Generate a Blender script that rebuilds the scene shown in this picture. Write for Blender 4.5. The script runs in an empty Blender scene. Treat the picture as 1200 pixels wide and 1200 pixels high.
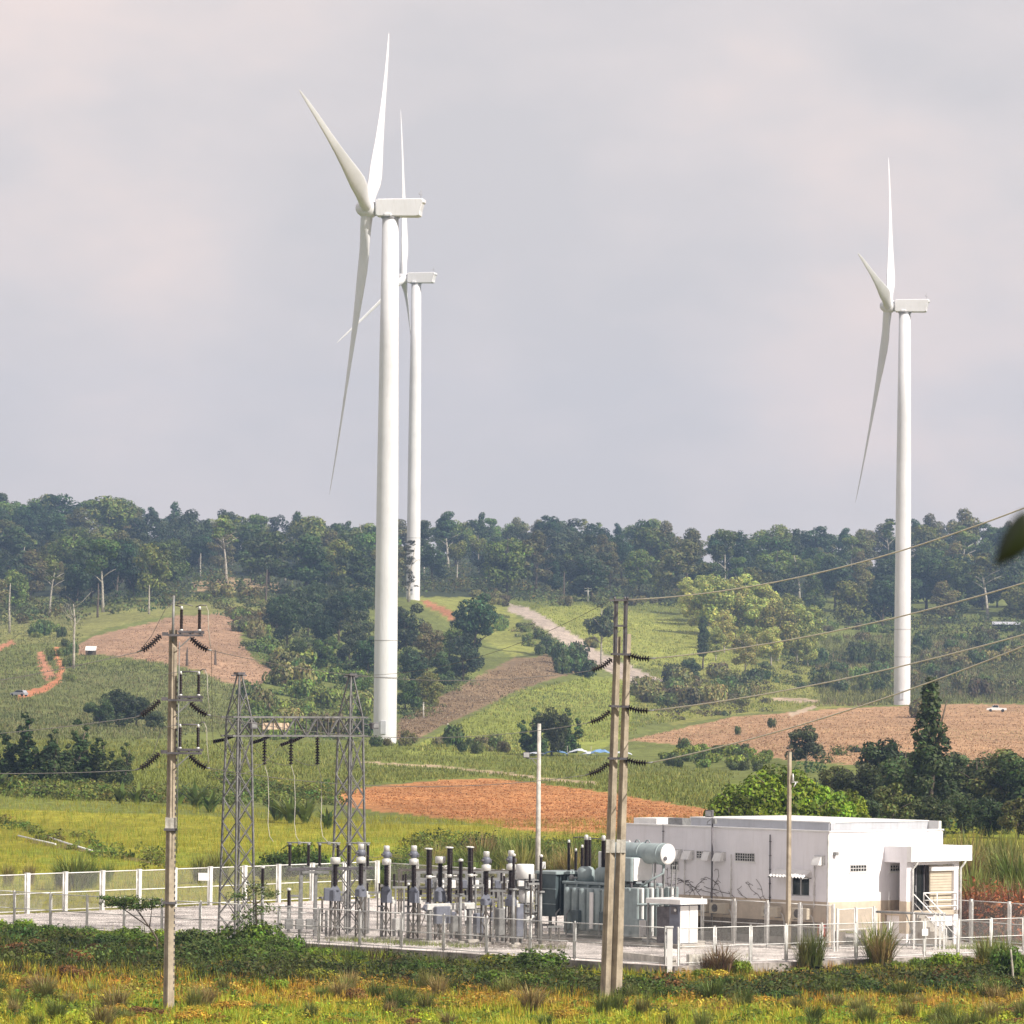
import bpy, math, random
import numpy as np
from mathutils import Vector, Matrix
R = math.radians
random.seed(7)
S = bpy.context.scene
C = S.collection

# ------------------------------------------------------------------ camera
F = 6000.0                    # focal length in pixels of the 1200 px photograph
HC = 12.4                     # lens height above the switchyard
ROLL = 0.010
cam_d = bpy.data.cameras.new('camera'); cam = bpy.data.objects.new('camera', cam_d); C.objects.link(cam)
cam_d.sensor_width = 36; cam_d.lens = 36 * F / 1200
cam_d.clip_start = 0.5; cam_d.clip_end = 30000
PITCH = math.atan(200 / F)
M3 = Matrix.Rotation(math.pi/2 + PITCH, 3, 'X') @ Matrix.Rotation(ROLL, 3, 'Z')
cam.matrix_world = Matrix.Translation((0, 0, HC)) @ M3.to_4x4()
cam_d.dof.use_dof = True; cam_d.dof.focus_distance = 300; cam_d.dof.aperture_fstop = 5.6
S.camera = cam

# ------------------------------------------------------------------ sun and sky
SUN_EL = R(39)
sdir = Vector((0.80 * math.cos(SUN_EL), -0.60 * math.cos(SUN_EL), math.sin(SUN_EL))).normalized()
sl = bpy.data.lights.new('sun', 'SUN'); sl.energy = 5.0; sl.angle = R(0.6); sl.color = (1.0, 0.94, 0.85)
sun = bpy.data.objects.new('sun', sl); C.objects.link(sun)
sun.rotation_euler = sdir.to_track_quat('Z', 'Y').to_euler()
W = bpy.data.worlds.new('World'); S.world = W; W.use_nodes = True
wn = W.node_tree; wn.nodes.clear()
def N(t, kind, **kw):
    n = t.nodes.new(kind)
    for k, v in kw.items(): setattr(n, k, v)
    return n
sky = N(wn, 'ShaderNodeTexSky', sky_type='NISHITA', sun_disc=False)
sky.sun_elevation = SUN_EL; sky.sun_rotation = math.atan2(sdir.x, sdir.y); sky.dust_density = 3; sky.air_density = 1.3
tc = N(wn, 'ShaderNodeTexCoord')
mp = N(wn, 'ShaderNodeMapping'); mp.inputs['Scale'].default_value = (1, 1, 1.9); mp.inputs['Location'].default_value = (0.31, 0.2, 0.13)
wn.links.new(tc.outputs['Generated'], mp.inputs['Vector'])
n1 = N(wn, 'ShaderNodeTexNoise'); n1.inputs['Scale'].default_value = 11; n1.inputs['Detail'].default_value = 5; n1.inputs['Roughness'].default_value = 0.5
wn.links.new(mp.outputs['Vector'], n1.inputs['Vector'])
cr = N(wn, 'ShaderNodeValToRGB')
e = cr.color_ramp.elements
e[0].position = 0.38; e[0].color = (0.605, 0.565, 0.565, 1)
e[1].position = 0.64; e[1].color = (0.800, 0.675, 0.630, 1)
k = e.new(0.5); k.color = (0.675, 0.612, 0.600, 1)
wn.links.new(n1.outputs['Fac'], cr.inputs['Fac'])
b1 = N(wn, 'ShaderNodeBackground'); b1.inputs['Strength'].default_value = 0.10
b2 = N(wn, 'ShaderNodeBackground'); b2.inputs['Strength'].default_value = 0.98
wn.links.new(sky.outputs['Color'], b1.inputs['Color']); wn.links.new(cr.outputs['Color'], b2.inputs['Color'])
mx = N(wn, 'ShaderNodeMixShader'); mx.inputs['Fac'].default_value = 0.93
wn.links.new(b1.outputs[0], mx.inputs[1]); wn.links.new(b2.outputs[0], mx.inputs[2])
wo = N(wn, 'ShaderNodeOutputWorld'); wn.links.new(mx.outputs[0], wo.inputs['Surface'])
S.view_settings.view_transform = 'Standard'; S.view_settings.look = 'None'
S.view_settings.exposure = 0.32; S.view_settings.gamma = 1.0
S.render.engine = 'CYCLES'; S.cycles.volume_bounces = 0; S.cycles.max_bounces = 6
S.cycles.transparent_max_bounces = 8

# ------------------------------------------------------------------ helpers: pixels of the survey photograph -> metres
def ray(u, v): return M3 @ Vector(((u-600)/F, -(v-600)/F, -1))
def P(u, v, Y):
    d = ray(u, v); return Vector((0, 0, HC)) + d * (Y / d.y)
def PG(u, v, z=0.0):
    d = ray(u, v); return Vector((0, 0, HC)) + d * ((z - HC) / d.z)
M3i = np.array(M3.transposed())
def proj(x, y, z):
    p = M3i @ np.stack([np.asarray(x, float), np.asarray(y, float), np.asarray(z, float) - HC]).reshape(3, -1)
    w = np.where(p[2] > -0.1, -0.1, p[2])
    return 600 + F * p[0] / -w, 600 - F * p[1] / -w

def tag(o, label=None, cat=None, group=None, kind=None):
    if label: o['label'] = label
    if cat: o['category'] = cat
    if group: o['group'] = group
    if kind: o['kind'] = kind
    return o
def thing(name, label, cat, loc=(0, 0, 0), rz=0.0, group=None):
    o = bpy.data.objects.new(name, None); C.objects.link(o)
    o.empty_display_size = 0.3
    o.location = loc; o.rotation_euler = (0, 0, rz)
    return tag(o, label, cat, group)
def link_mesh(name, me, parent=None):
    o = bpy.data.objects.new(name, me); C.objects.link(o)
    if parent: o.parent = parent
    return o
def copy_thing(root, loc, rz=None, label=None, group=None, sc=None):
    r = root.copy(); C.objects.link(r); r.location = loc
    if rz is not None: r.rotation_euler = (0, 0, rz)
    if sc is not None: r.scale = (sc, sc, sc) if not hasattr(sc, '__len__') else sc
    if label: r['label'] = label
    if group: r['group'] = group
    for ch in root.children:
        c = ch.copy(); C.objects.link(c); c.parent = r
        for g in ch.children:
            d = g.copy(); C.objects.link(d); d.parent = c
    return r

class MB:
    """collects boxes, bars, tubes, lathes and prisms and links them as one mesh object"""
    def __init__(s): s.v = []; s.f = []; s.sm = []
    def add(s, vs, fs, smooth=False):
        b = len(s.v); s.v += [tuple(p) for p in vs]
        for f in fs: s.f.append(tuple(i + b for i in f)); s.sm.append(smooth)
        return s
    def box(s, x0, x1, y0, y1, z0, z1):
        vs = [(x0,y0,z0),(x1,y0,z0),(x1,y1,z0),(x0,y1,z0),(x0,y0,z1),(x1,y0,z1),(x1,y1,z1),(x0,y1,z1)]
        return s.add(vs, [(0,3,2,1),(4,5,6,7),(0,1,5,4),(1,2,6,5),(2,3,7,6),(3,0,4,7)])
    def bbox(s, x0, x1, y0, y1, z0, z1, c):
        """box with chamfered vertical and top edges"""
        c = min(c, (x1-x0)/2.2, (y1-y0)/2.2, (z1-z0)/2.2)
        def ring(z, k):
            return [(x0+k+c,y0+k,z),(x1-k-c,y0+k,z),(x1-k,y0+k+c,z),(x1-k,y1-k-c,z),(x1-k-c,y1-k,z),(x0+k+c,y1-k,z),(x0+k,y1-k-c,z),(x0+k,y0+k+c,z)]
        vs = ring(z0, 0) + ring(z1-c, 0) + ring(z1, c*0.8)
        fs = [tuple(range(7,-1,-1)), tuple(range(16,24))]
        for r in range(2):
            for i in range(8):
                j = (i+1) % 8; fs.append((r*8+i, r*8+j, (r+1)*8+j, (r+1)*8+i))
        return s.add(vs, fs)
    def frame(s, p, q):
        p = Vector(p); q = Vector(q); d = (q-p).normalized()
        a = Vector((0,0,1)) if abs(d.z) < 0.95 else Vector((1,0,0))
        x = d.cross(a).normalized(); y = x.cross(d).normalized()
        return p, q, x, y
    def bar(s, p, q, w, h=None):
        h = h or w; p, q, x, y = s.frame(p, q)
        vs = []
        for c in (p, q):
            for a, b in ((-1,-1),(1,-1),(1,1),(-1,1)): vs.append(c + x*a*w/2 + y*b*h/2)
        return s.add(vs, [(0,3,2,1),(4,5,6,7),(0,1,5,4),(1,2,6,5),(2,3,7,6),(3,0,4,7)])
    def tube(s, p, q, r0, r1=None, n=10, cap=True):
        r1 = r0 if r1 is None else r1; p, q, x, y = s.frame(p, q)
        vs = []
        for c, r in ((p, r0), (q, r1)):
            for i in range(n):
                a = 2*math.pi*i/n; vs.append(c + x*math.cos(a)*r + y*math.sin(a)*r)
        b = len(s.v); s.v += [tuple(v) for v in vs]
        for i in range(n):
            j = (i+1) % n; s.f.append((b+i, b+n+i, b+n+j, b+j)); s.sm.append(True)
        if cap:
            s.f.append(tuple(b+i for i in range(n))); s.sm.append(False)
            s.f.append(tuple(b+n+i for i in range(n-1,-1,-1))); s.sm.append(False)
        return s
    def path(s, pts, r, n=6):
        pts = [Vector(p) for p in pts]; b = len(s.v); m = len(pts)
        px = None
        for k, p in enumerate(pts):
            d = (pts[min(k+1, m-1)] - pts[max(k-1, 0)]).normalized()
            a = px if px is not None else (Vector((0,0,1)) if abs(d.z) < 0.95 else Vector((1,0,0))).cross(d).normalized()
            x = (a - d*a.dot(d)).normalized(); px = x; y = d.cross(x)
            rr = r[k] if hasattr(r, '__len__') else r
            for i in range(n):
                t = 2*math.pi*i/n; s.v.append(tuple(p + x*math.cos(t)*rr + y*math.sin(t)*rr))
        for k in range(m-1):
            for i in range(n):
                j = (i+1) % n; s.f.append((b+k*n+i, b+k*n+j, b+(k+1)*n+j, b+(k+1)*n+i)); s.sm.append(True)
        s.f.append(tuple(b+i for i in range(n-1,-1,-1))); s.sm.append(False)
        s.f.append(tuple(b+(m-1)*n+i for i in range(n))); s.sm.append(False)
        return s
    def lathe(s, prof, n=12, p=(0,0,0), d=(0,0,1), smooth=True):
        """profile [(r, h)] revolved about the axis d through p"""
        p = Vector(p); _, _, x, y = s.frame(p, p + Vector(d)); d = Vector(d).normalized()
        b = len(s.v); m = len(prof)
        for r, h in prof:
            for i in range(n):
                t = 2*math.pi*i/n; s.v.append(tuple(p + d*h + x*math.cos(t)*r + y*math.sin(t)*r))
        for k in range(m-1):
            for i in range(n):
                j = (i+1) % n; s.f.append((b+k*n+i, b+(k+1)*n+i, b+(k+1)*n+j, b+k*n+j)); s.sm.append(smooth)
        s.f.append(tuple(b+i for i in range(n))); s.sm.append(False)
        s.f.append(tuple(b+(m-1)*n+i for i in range(n-1,-1,-1))); s.sm.append(False)
        return s
    def prism(s, poly, axis, a0, a1):
        """poly: list of 2-D points; axis: extrusion axis"""
        def mk(p, a):
            return {'x': (a, p[0], p[1]), 'y': (p[0], a, p[1]), 'z': (p[0], p[1], a)}[axis]
        n = len(poly); vs = [mk(p, a0) for p in poly] + [mk(p, a1) for p in poly]
        fs = [tuple(range(n-1,-1,-1)), tuple(range(n, 2*n))] + [(i, (i+1)%n, n+(i+1)%n, n+i) for i in range(n)]
        return s.add(vs, fs)
    def mesh(s, name, mat):
        me = bpy.data.meshes.new(name); me.from_pydata(s.v, [], s.f)
        me.polygons.foreach_set('use_smooth', s.sm)
        if mat: me.materials.append(mat)
        return me
    def build(s, name, mat, parent=None, loc=None):
        """world coordinates when loc is given: the mesh is made relative to it"""
        if loc is not None:
            l = Vector(loc); s.v = [tuple(Vector(p) - l) for p in s.v]
        me = s.mesh(name, mat)
        import_fix(me)
        o = link_mesh(name, me, parent)
        if loc is not None and parent is None: o.location = loc
        return o
import bmesh
def import_fix(me):
    bm = bmesh.new(); bm.from_mesh(me); bmesh.ops.recalc_face_normals(bm, faces=bm.faces); bm.to_mesh(me); bm.free()

# ------------------------------------------------------------------ materials
def mat(name, col, rough=0.7, metal=0.0, nscale=3.0, namt=0.15, col2=None, bump=0.0, bscale=None, streak=0.0, spec=0.4, coat=0.0):
    m = bpy.data.materials.new(name); m.use_nodes = True; t = m.node_tree
    b = t.nodes['Principled BSDF']; b.inputs['Roughness'].default_value = rough; b.inputs['Metallic'].default_value = metal
    b.inputs['Specular IOR Level'].default_value = spec
    g = N(t, 'ShaderNodeNewGeometry')
    nz = N(t, 'ShaderNodeTexNoise'); nz.inputs['Scale'].default_value = nscale; nz.inputs['Detail'].default_value = 6; nz.inputs['Roughness'].default_value = 0.65
    t.links.new(g.outputs['Position'], nz.inputs['Vector'])
    c2 = col2 or tuple(c*(1-namt*1.6) for c in col)
    rp = N(t, 'ShaderNodeValToRGB'); rp.color_ramp.elements[0].position = 0.36; rp.color_ramp.elements[1].position = 0.62
    rp.color_ramp.elements[0].color = (*c2, 1); rp.color_ramp.elements[1].color = (*[min(1, c*(1+namt*0.3)) for c in col], 1)
    t.links.new(nz.outputs['Fac'], rp.inputs['Fac'])
    out = rp.outputs['Color']
    if streak:
        mpn = N(t, 'ShaderNodeMapping'); mpn.inputs['Scale'].default_value = (2.2, 2.2, 0.22)
        t.links.new(g.outputs['Position'], mpn.inputs['Vector'])
        n2 = N(t, 'ShaderNodeTexNoise'); n2.inputs['Scale'].default_value = 2.4; n2.inputs['Detail'].default_value = 5
        t.links.new(mpn.outputs['Vector'], n2.inputs['Vector'])
        r2 = N(t, 'ShaderNodeValToRGB'); r2.color_ramp.elements[0].position = 0.5; r2.color_ramp.elements[1].position = 0.75
        r2.color_ramp.elements[0].color = (1,1,1,1); r2.color_ramp.elements[1].color = (1-streak, 1-streak*1.1, 1-streak*1.25, 1)
        t.links.new(n2.outputs['Fac'], r2.inputs['Fac'])
        mm = N(t, 'ShaderNodeMix', data_type='RGBA', blend_type='MULTIPLY'); mm.inputs[0].default_value = 1
        t.links.new(out, mm.inputs[6]); t.links.new(r2.outputs['Color'], mm.inputs[7]); out = mm.outputs[2]
    t.links.new(out, b.inputs['Base Color'])
    if bump:
        n3 = N(t, 'ShaderNodeTexNoise'); n3.inputs['Scale'].default_value = bscale or nscale*6; n3.inputs['Detail'].default_value = 4
        t.links.new(g.outputs['Position'], n3.inputs['Vector'])
        bp = N(t, 'ShaderNodeBump'); bp.inputs['Strength'].default_value = bump; bp.inputs['Distance'].default_value = 0.05
        t.links.new(n3.outputs['Fac'], bp.inputs['Height']); t.links.new(bp.outputs['Normal'], b.inputs['Normal'])
    return m
def veg_mat(name, transl=0.3, rough=0.55, vary=0.35):
    """leaf material: colour comes from each leaf (attribute Col), varied from plant to plant"""
    m = bpy.data.materials.new(name); m.use_nodes = True; t = m.node_tree
    b = t.nodes['Principled BSDF']; b.inputs['Roughness'].default_value = rough; b.inputs['Specular IOR Level'].default_value = 0.25
    at = N(t, 'ShaderNodeAttribute', attribute_name='Col')
    oi = N(t, 'ShaderNodeObjectInfo')
    hs = N(t, 'ShaderNodeHueSaturation')
    mr = N(t, 'ShaderNodeMapRange'); mr.inputs['To Min'].default_value = 0.5-0.045*vary; mr.inputs['To Max'].default_value = 0.5+0.10*vary
    t.links.new(oi.outputs['Random'], mr.inputs['Value']); t.links.new(mr.outputs[0], hs.inputs['Hue'])
    ml = N(t, 'ShaderNodeMath', operation='MULTIPLY'); ml.inputs[1].default_value = 7.31
    fr = N(t, 'ShaderNodeMath', operation='FRACT')
    t.links.new(oi.outputs['Random'], ml.inputs[0]); t.links.new(ml.outputs[0], fr.inputs[0])
    m2 = N(t, 'ShaderNodeMapRange'); m2.inputs['To Min'].default_value = 1-vary; m2.inputs['To Max'].default_value = 1+vary
    t.links.new(fr.outputs[0], m2.inputs['Value']); t.links.new(m2.outputs[0], hs.inputs['Value'])
    t.links.new(at.outputs['Color'], hs.inputs['Color'])
    t.links.new(hs.outputs['Color'], b.inputs['Base Color'])
    tr = N(t, 'ShaderNodeBsdfTranslucent'); t.links.new(hs.outputs['Color'], tr.inputs['Color'])
    ms = N(t, 'ShaderNodeMixShader'); ms.inputs['Fac'].default_value = transl
    t.links.new(b.outputs[0], ms.inputs[1]); t.links.new(tr.outputs[0], ms.inputs[2])
    t.links.new(ms.outputs[0], t.nodes['Material Output'].inputs['Surface'])
    return m
def ground_mat():
    m = bpy.data.materials.new('field_ground'); m.use_nodes = True; t = m.node_tree
    b = t.nodes['Principled BSDF']; b.inputs['Roughness'].default_value = 0.95; b.inputs['Specular IOR Level'].default_value = 0.1
    at = N(t, 'ShaderNodeAttribute', attribute_name='Col'); g = N(t, 'ShaderNodeNewGeometry')
    out = at.outputs['Color']
    for sc, lo, hi, sx in ((0.035, 0.72, 1.22, 1), (0.35, 0.70, 1.22, 1), (2.2, 0.62, 1.28, 0.6)):
        mpn = N(t, 'ShaderNodeMapping'); mpn.inputs['Scale'].default_value = (sx, 0.5*sx, 1)
        t.links.new(g.outputs['Position'], mpn.inputs['Vector'])
        nz = N(t, 'ShaderNodeTexNoise'); nz.inputs['Scale'].default_value = sc; nz.inputs['Detail'].default_value = 5; nz.inputs['Roughness'].default_value = 0.7
        t.links.new(mpn.outputs['Vector'], nz.inputs['Vector'])
        mr = N(t, 'ShaderNodeMapRange'); mr.inputs['From Min'].default_value = 0.3; mr.inputs['From Max'].default_value = 0.7
        mr.inputs['To Min'].default_value = lo; mr.inputs['To Max'].default_value = hi
        t.links.new(nz.outputs['Fac'], mr.inputs['Value'])
        vm = N(t, 'ShaderNodeVectorMath', operation='SCALE'); t.links.new(out, vm.inputs[0]); t.links.new(mr.outputs[0], vm.inputs['Scale'])
        out = vm.outputs[0]
    t.links.new(out, b.inputs['Base Color'])
    n3 = N(t, 'ShaderNodeTexNoise'); n3.inputs['Scale'].default_value = 0.9; n3.inputs['Detail'].default_value = 6
    t.links.new(g.outputs['Position'], n3.inputs['Vector'])
    bp = N(t, 'ShaderNodeBump'); bp.inputs['Strength'].default_value = 0.8; bp.inputs['Distance'].default_value = 0.5
    t.links.new(n3.outputs['Fac'], bp.inputs['Height']); t.links.new(bp.outputs['Normal'], b.inputs['Normal'])
    return m

MT = dict(
    turbine = mat('turbine_paint', (0.70, 0.695, 0.71), 0.45, nscale=0.12, namt=0.06, streak=0.10),
    turbine_dark = mat('turbine_joint', (0.35, 0.34, 0.34), 0.6),
    concrete = mat('pole_concrete', (0.40, 0.335, 0.25), 0.9, nscale=1.6, namt=0.22, streak=0.22, bump=0.3),
    concrete_pale = mat('pale_concrete', (0.58, 0.55, 0.49), 0.9, nscale=2.2, namt=0.25, streak=0.3, bump=0.3),
    slab = mat('slab_concrete', (0.50, 0.46, 0.41), 0.92, nscale=0.8, namt=0.3, streak=0.25, bump=0.3),
    kerb = mat('stained_concrete', (0.40, 0.36, 0.33), 0.95, nscale=1.3, namt=0.35, streak=0.35, bump=0.4),
    galv = mat('galvanised_steel', (0.27, 0.27, 0.265), 0.5, 0.2, nscale=4, namt=0.2),
    gsteel = mat('gantry_steel', (0.20, 0.195, 0.19), 0.55, 0.2, nscale=3, namt=0.3),
    steel = mat('brown_grey_steel', (0.13, 0.115, 0.10), 0.6, 0.1, nscale=3, namt=0.3),
    galv_dark = mat('weathered_steel', (0.15, 0.14, 0.15), 0.55, 0.3, nscale=4, namt=0.25),
    post = mat('fence_post_steel', (0.76, 0.75, 0.72), 0.5, 0.1, nscale=3, namt=0.15),
    wire = mat('wire_mesh_steel', (0.34, 0.33, 0.31), 0.5, 0.3, nscale=5, namt=0.1),
    conductor = mat('aluminium_conductor', (0.80, 0.74, 0.60), 0.7, 0.0, nscale=2, namt=0.1),
    conductor_dark = mat('weathered_conductor', (0.13, 0.12, 0.11), 0.6, 0.1, nscale=2, namt=0.1),
    porcelain = mat('brown_porcelain', (0.014, 0.006, 0.006), 0.35, nscale=6, namt=0.2, spec=0.25),
    cap = mat('cast_aluminium', (0.66, 0.65, 0.62), 0.4, 0.2, nscale=5, namt=0.12),
    equip = mat('equipment_grey', (0.17, 0.18, 0.22), 0.45, 0.05, nscale=2.5, namt=0.15, streak=0.12),
    tx = mat('transformer_grey', (0.30, 0.36, 0.365), 0.45, nscale=2, namt=0.12, streak=0.15),
    tx_dark = mat('radiator_grey', (0.085, 0.115, 0.125), 0.5, nscale=2, namt=0.15, streak=0.15),
    black = mat('void_black', (0.012, 0.012, 0.014), 0.6),  # black of the sheets that stand for unlit openings
    rubber = mat('tyre_rubber', (0.02, 0.02, 0.02), 0.8),
    wall = mat('white_wall_paint', (0.84, 0.82, 0.845), 0.8, nscale=0.5, namt=0.05, streak=0.07, bump=0.06),
    tan = mat('tan_wall_paint', (0.58, 0.485, 0.38), 0.85, nscale=0.9, namt=0.12, streak=0.16, bump=0.08),
    under = mat('underfloor_dark', (0.16, 0.12, 0.09), 0.95, nscale=1.2, namt=0.35, bump=0.3),  # dark tone carries the shade of the void under the floor
    fascia = mat('roof_edge_grey', (0.50, 0.51, 0.54), 0.7, nscale=0.7, namt=0.08, streak=0.12),
    white = mat('white_enamel', (0.80, 0.79, 0.77), 0.4, nscale=2, namt=0.06, streak=0.06),
    glass = mat('dark_window_glass', (0.015, 0.018, 0.02), 0.08, spec=0.8, nscale=1.5, namt=0.3),
    alu = mat('window_aluminium', (0.62, 0.61, 0.60), 0.4, 0.3),
    shutter = mat('shutter_cream', (0.58, 0.51, 0.40), 0.6, nscale=1.5, namt=0.08, streak=0.08),
    pipe = mat('downpipe_plastic', (0.70, 0.69, 0.66), 0.5),
    vine = mat('dry_vine_stem', (0.10, 0.075, 0.055), 0.9),
    bark = mat('tree_bark', (0.13, 0.10, 0.075), 0.95, nscale=3, namt=0.3, bump=0.5),
    bark_pale = mat('pale_bark', (0.42, 0.38, 0.31), 0.95, nscale=2, namt=0.35, bump=0.4),
    leaf = veg_mat('tree_leaves', 0.22),
    leaf_near = veg_mat('shrub_leaves', 0.30, vary=0.22),
    grass = veg_mat('grass_blades', 0.35, vary=0.0),
    ground = ground_mat(),
    gravel = mat('crushed_stone', (0.66, 0.60, 0.56), 0.95, nscale=0.55, namt=0.38, bump=0.7, bscale=9),
    cable = mat('cable_grey', (0.46, 0.43, 0.37), 0.7, nscale=2, namt=0.1),
    tarp_blue = mat('blue_tarpaulin', (0.16, 0.30, 0.52), 0.5, nscale=0.3, namt=0.2),
    tarp_white = mat('white_sheet', (0.62, 0.66, 0.72), 0.5, nscale=0.3, namt=0.15),
    red = mat('red_enamel', (0.45, 0.04, 0.03), 0.5),
    rust = mat('zinc_roof_sheet', (0.55, 0.56, 0.60), 0.5, 0.2, nscale=0.4, namt=0.2),
    car_white = mat('white_car_paint', (0.78, 0.78, 0.77), 0.25, nscale=1, namt=0.04, spec=0.6),
    car_silver = mat('silver_car_paint', (0.45, 0.46, 0.50), 0.3, 0.3, nscale=1, namt=0.05, spec=0.6),
    car_dark = mat('dark_car_paint', (0.05, 0.06, 0.08), 0.25, nscale=1, namt=0.05, spec=0.6),
)

# ------------------------------------------------------------------ terrain
YARD = [(7.1, 225.5), (27.4, 242.2), (-7.5, 293.8), (-30.65, 262.8)]
TU = [-600, 0, 200, 450, 620, 800, 1000, 1200, 1800]
NEAR = [(-6000, 30), (-600, 14), (-60, 11.2), (0, 10.6), (20, 9.2), (60, 5.4), (110, 1.2), (150, -0.4), (185, -0.9), (205, -0.95), (218, -0.9), (226, -0.6), (240, -0.2), (300, -0.05), (345, 0.0)]
FAR = [
 (400,  [982, 982, 982, 985, 985, 985, 985, 985, 985]),
 (480,  [928, 930, 938, 952, 958, 955, 950, 950, 950]),
 (600,  [883, 886, 893, 915, 917, 918, 918, 918, 918]),
 (700,  [860, 866, 875, 893, 899, 900, 898, 900, 900]),
 (800,  [840, 846, 858, 879, 885, 883, 878, 880, 880]),
 (888,  [822, 830, 845, 868, 872, 868, 862, 862, 862]),
 (1000, [795, 805, 815, 846, 850, 848, 845, 845, 845]),
 (1100, [770, 778, 778, 815, 828, 835, 834, 836, 836]),
 (1250, [738, 745, 738, 765, 785, 812, 824, 822, 822]),
 (1400, [728, 730, 712, 728, 745, 772, 800, 795, 795]),
 (1508, [718, 718, 692, 701, 715, 738, 768, 768, 768]),
 (1600, [705, 705, 684, 692, 702, 712, 745, 748, 748]),
 (1800, [670, 670, 668, 676, 680, 684, 702, 700, 700]),
 (2000, [640, 637, 651, 661, 660, 667, 675, 664, 664]),
 (2150, [630, 627, 643, 655, 652, 660, 668, 655, 655]),
]
_Y = [a for a, _ in NEAR] + [a for a, _ in FAR] + [2400, 3000, 5000, 9000]
_Z = [[z]*len(TU) for _, z in NEAR]
for Y, vs in FAR: _Z.append([HC + (800 + ROLL*(u-600) - v) * Y / F for u, v in zip(TU, vs)])
last = _Z[-1]
_Z += [[z-12 for z in last], [z-45 for z in last], [10]*len(TU), [0]*len(TU)]
_Y = np.array(_Y, float); _Z = np.array(_Z, float); _U = np.array(TU, float)
def pchip_slopes(x, y):
    h = np.diff(x); d = np.diff(y, axis=0) / h[:, None]
    m = np.zeros_like(y)
    w1 = (2*h[1:] + h[:-1])[:, None]; w2 = (h[1:] + 2*h[:-1])[:, None]
    ok = d[:-1]*d[1:] > 0
    with np.errstate(divide='ignore', invalid='ignore'):
        mm = (w1+w2) / (w1/d[:-1] + w2/d[1:])
    m[1:-1] = np.where(ok, np.nan_to_num(mm), 0)
    m[0] = d[0]; m[-1] = d[-1]
    return m
_MZ = pchip_slopes(_Y, _Z)
def in_poly(px, py, poly):
    px = np.asarray(px, float); py = np.asarray(py, float); r = np.zeros(px.shape, bool); n = len(poly)
    for i in range(n):
        x0, y0 = poly[i]; x1, y1 = poly[(i+1) % n]
        if y0 == y1: continue
        c = ((y0 > py) != (y1 > py)) & (px < (x1-x0)*(py-y0)/(y1-y0)+x0)
        r ^= c
    return r
def poly_dist(px, py, poly):
    best = np.full(np.shape(px), 1e9)
    for i in range(len(poly)):
        x0, y0 = poly[i]; x1, y1 = poly[(i+1) % len(poly)]
        dx, dy = x1-x0, y1-y0; t = np.clip(((px-x0)*dx+(py-y0)*dy)/(dx*dx+dy*dy), 0, 1)
        best = np.minimum(best, np.hypot(px-x0-t*dx, py-y0-t*dy))
    return best
def wob(x, y, s, k):
    return (np.sin(x*s+k)*np.cos(y*s*0.8+k*2.1) + 0.5*np.sin(x*s*2.3+y*s*1.7+k*3) + 0.25*np.cos(x*s*4.9-y*s*3.7+k)) / 1.75
def terrain_z(x, y):
    x = np.atleast_1d(np.asarray(x, float)); y = np.atleast_1d(np.asarray(y, float))
    u = 600 + F * x / np.sqrt(y*y + 900)
    i = np.clip(np.searchsorted(_Y, y) - 1, 0, len(_Y)-2)
    h = _Y[i+1]-_Y[i]; t = np.clip((y-_Y[i])/h, 0, 1)
    uc = np.clip(u, TU[0], TU[-1]); j = np.clip(np.searchsorted(_U, uc)-1, 0, len(_U)-2)
    s = (uc-_U[j])/(_U[j+1]-_U[j]); s = s*s*(3-2*s)
    def col(jj):
        z0, z1, m0, m1 = _Z[i, jj], _Z[i+1, jj], _MZ[i, jj], _MZ[i+1, jj]
        return (2*t**3-3*t**2+1)*z0 + (t**3-2*t**2+t)*h*m0 + (-2*t**3+3*t**2)*z1 + (t**3-t**2)*h*m1
    z = col(j)*(1-s) + col(j+1)*s
    amp = np.clip((y-320)/900, 0, 1)*1.1
    z = z + wob(x, y, 0.035, 1.3)*amp + wob(x, y, 0.3, 0.4)*0.12*np.clip((y-150)/100, 0, 1)
    d = poly_dist(x, y, YARD); ins = in_poly(x, y, YARD)
    w = np.where(ins, 0, np.clip((d-0.4)/2.5, 0, 1))
    front = (y < 262)
    flat = np.where(ins, -0.12, np.where(front, -0.5, -0.06))
    return flat*(1-w) + z*w
def tz(x, y): return float(terrain_z(x, y)[0])
_YS = np.concatenate([np.arange(292, 700, 3.0), np.arange(700, 2150, 6.0)])
def T(u, v):
    """the point of the terrain seen at photo pixel (u, v), from behind the yard up to the ridge"""
    x = (u-600)/F*_YS; z = terrain_z(x, _YS); pu, pv = proj(x, _YS, z)
    k = np.argmax(pv <= v)
    if pv[k] > v: k = len(_YS)-1
    y = _YS[k]; x = (u-600)/F*y + (-(v-800)*ROLL)/F*y
    return Vector((x, y, tz(x, y)))
def TY(u, Y):
    x = (u-600)/F*Y; return Vector((x, Y, tz(x, Y)))

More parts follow.
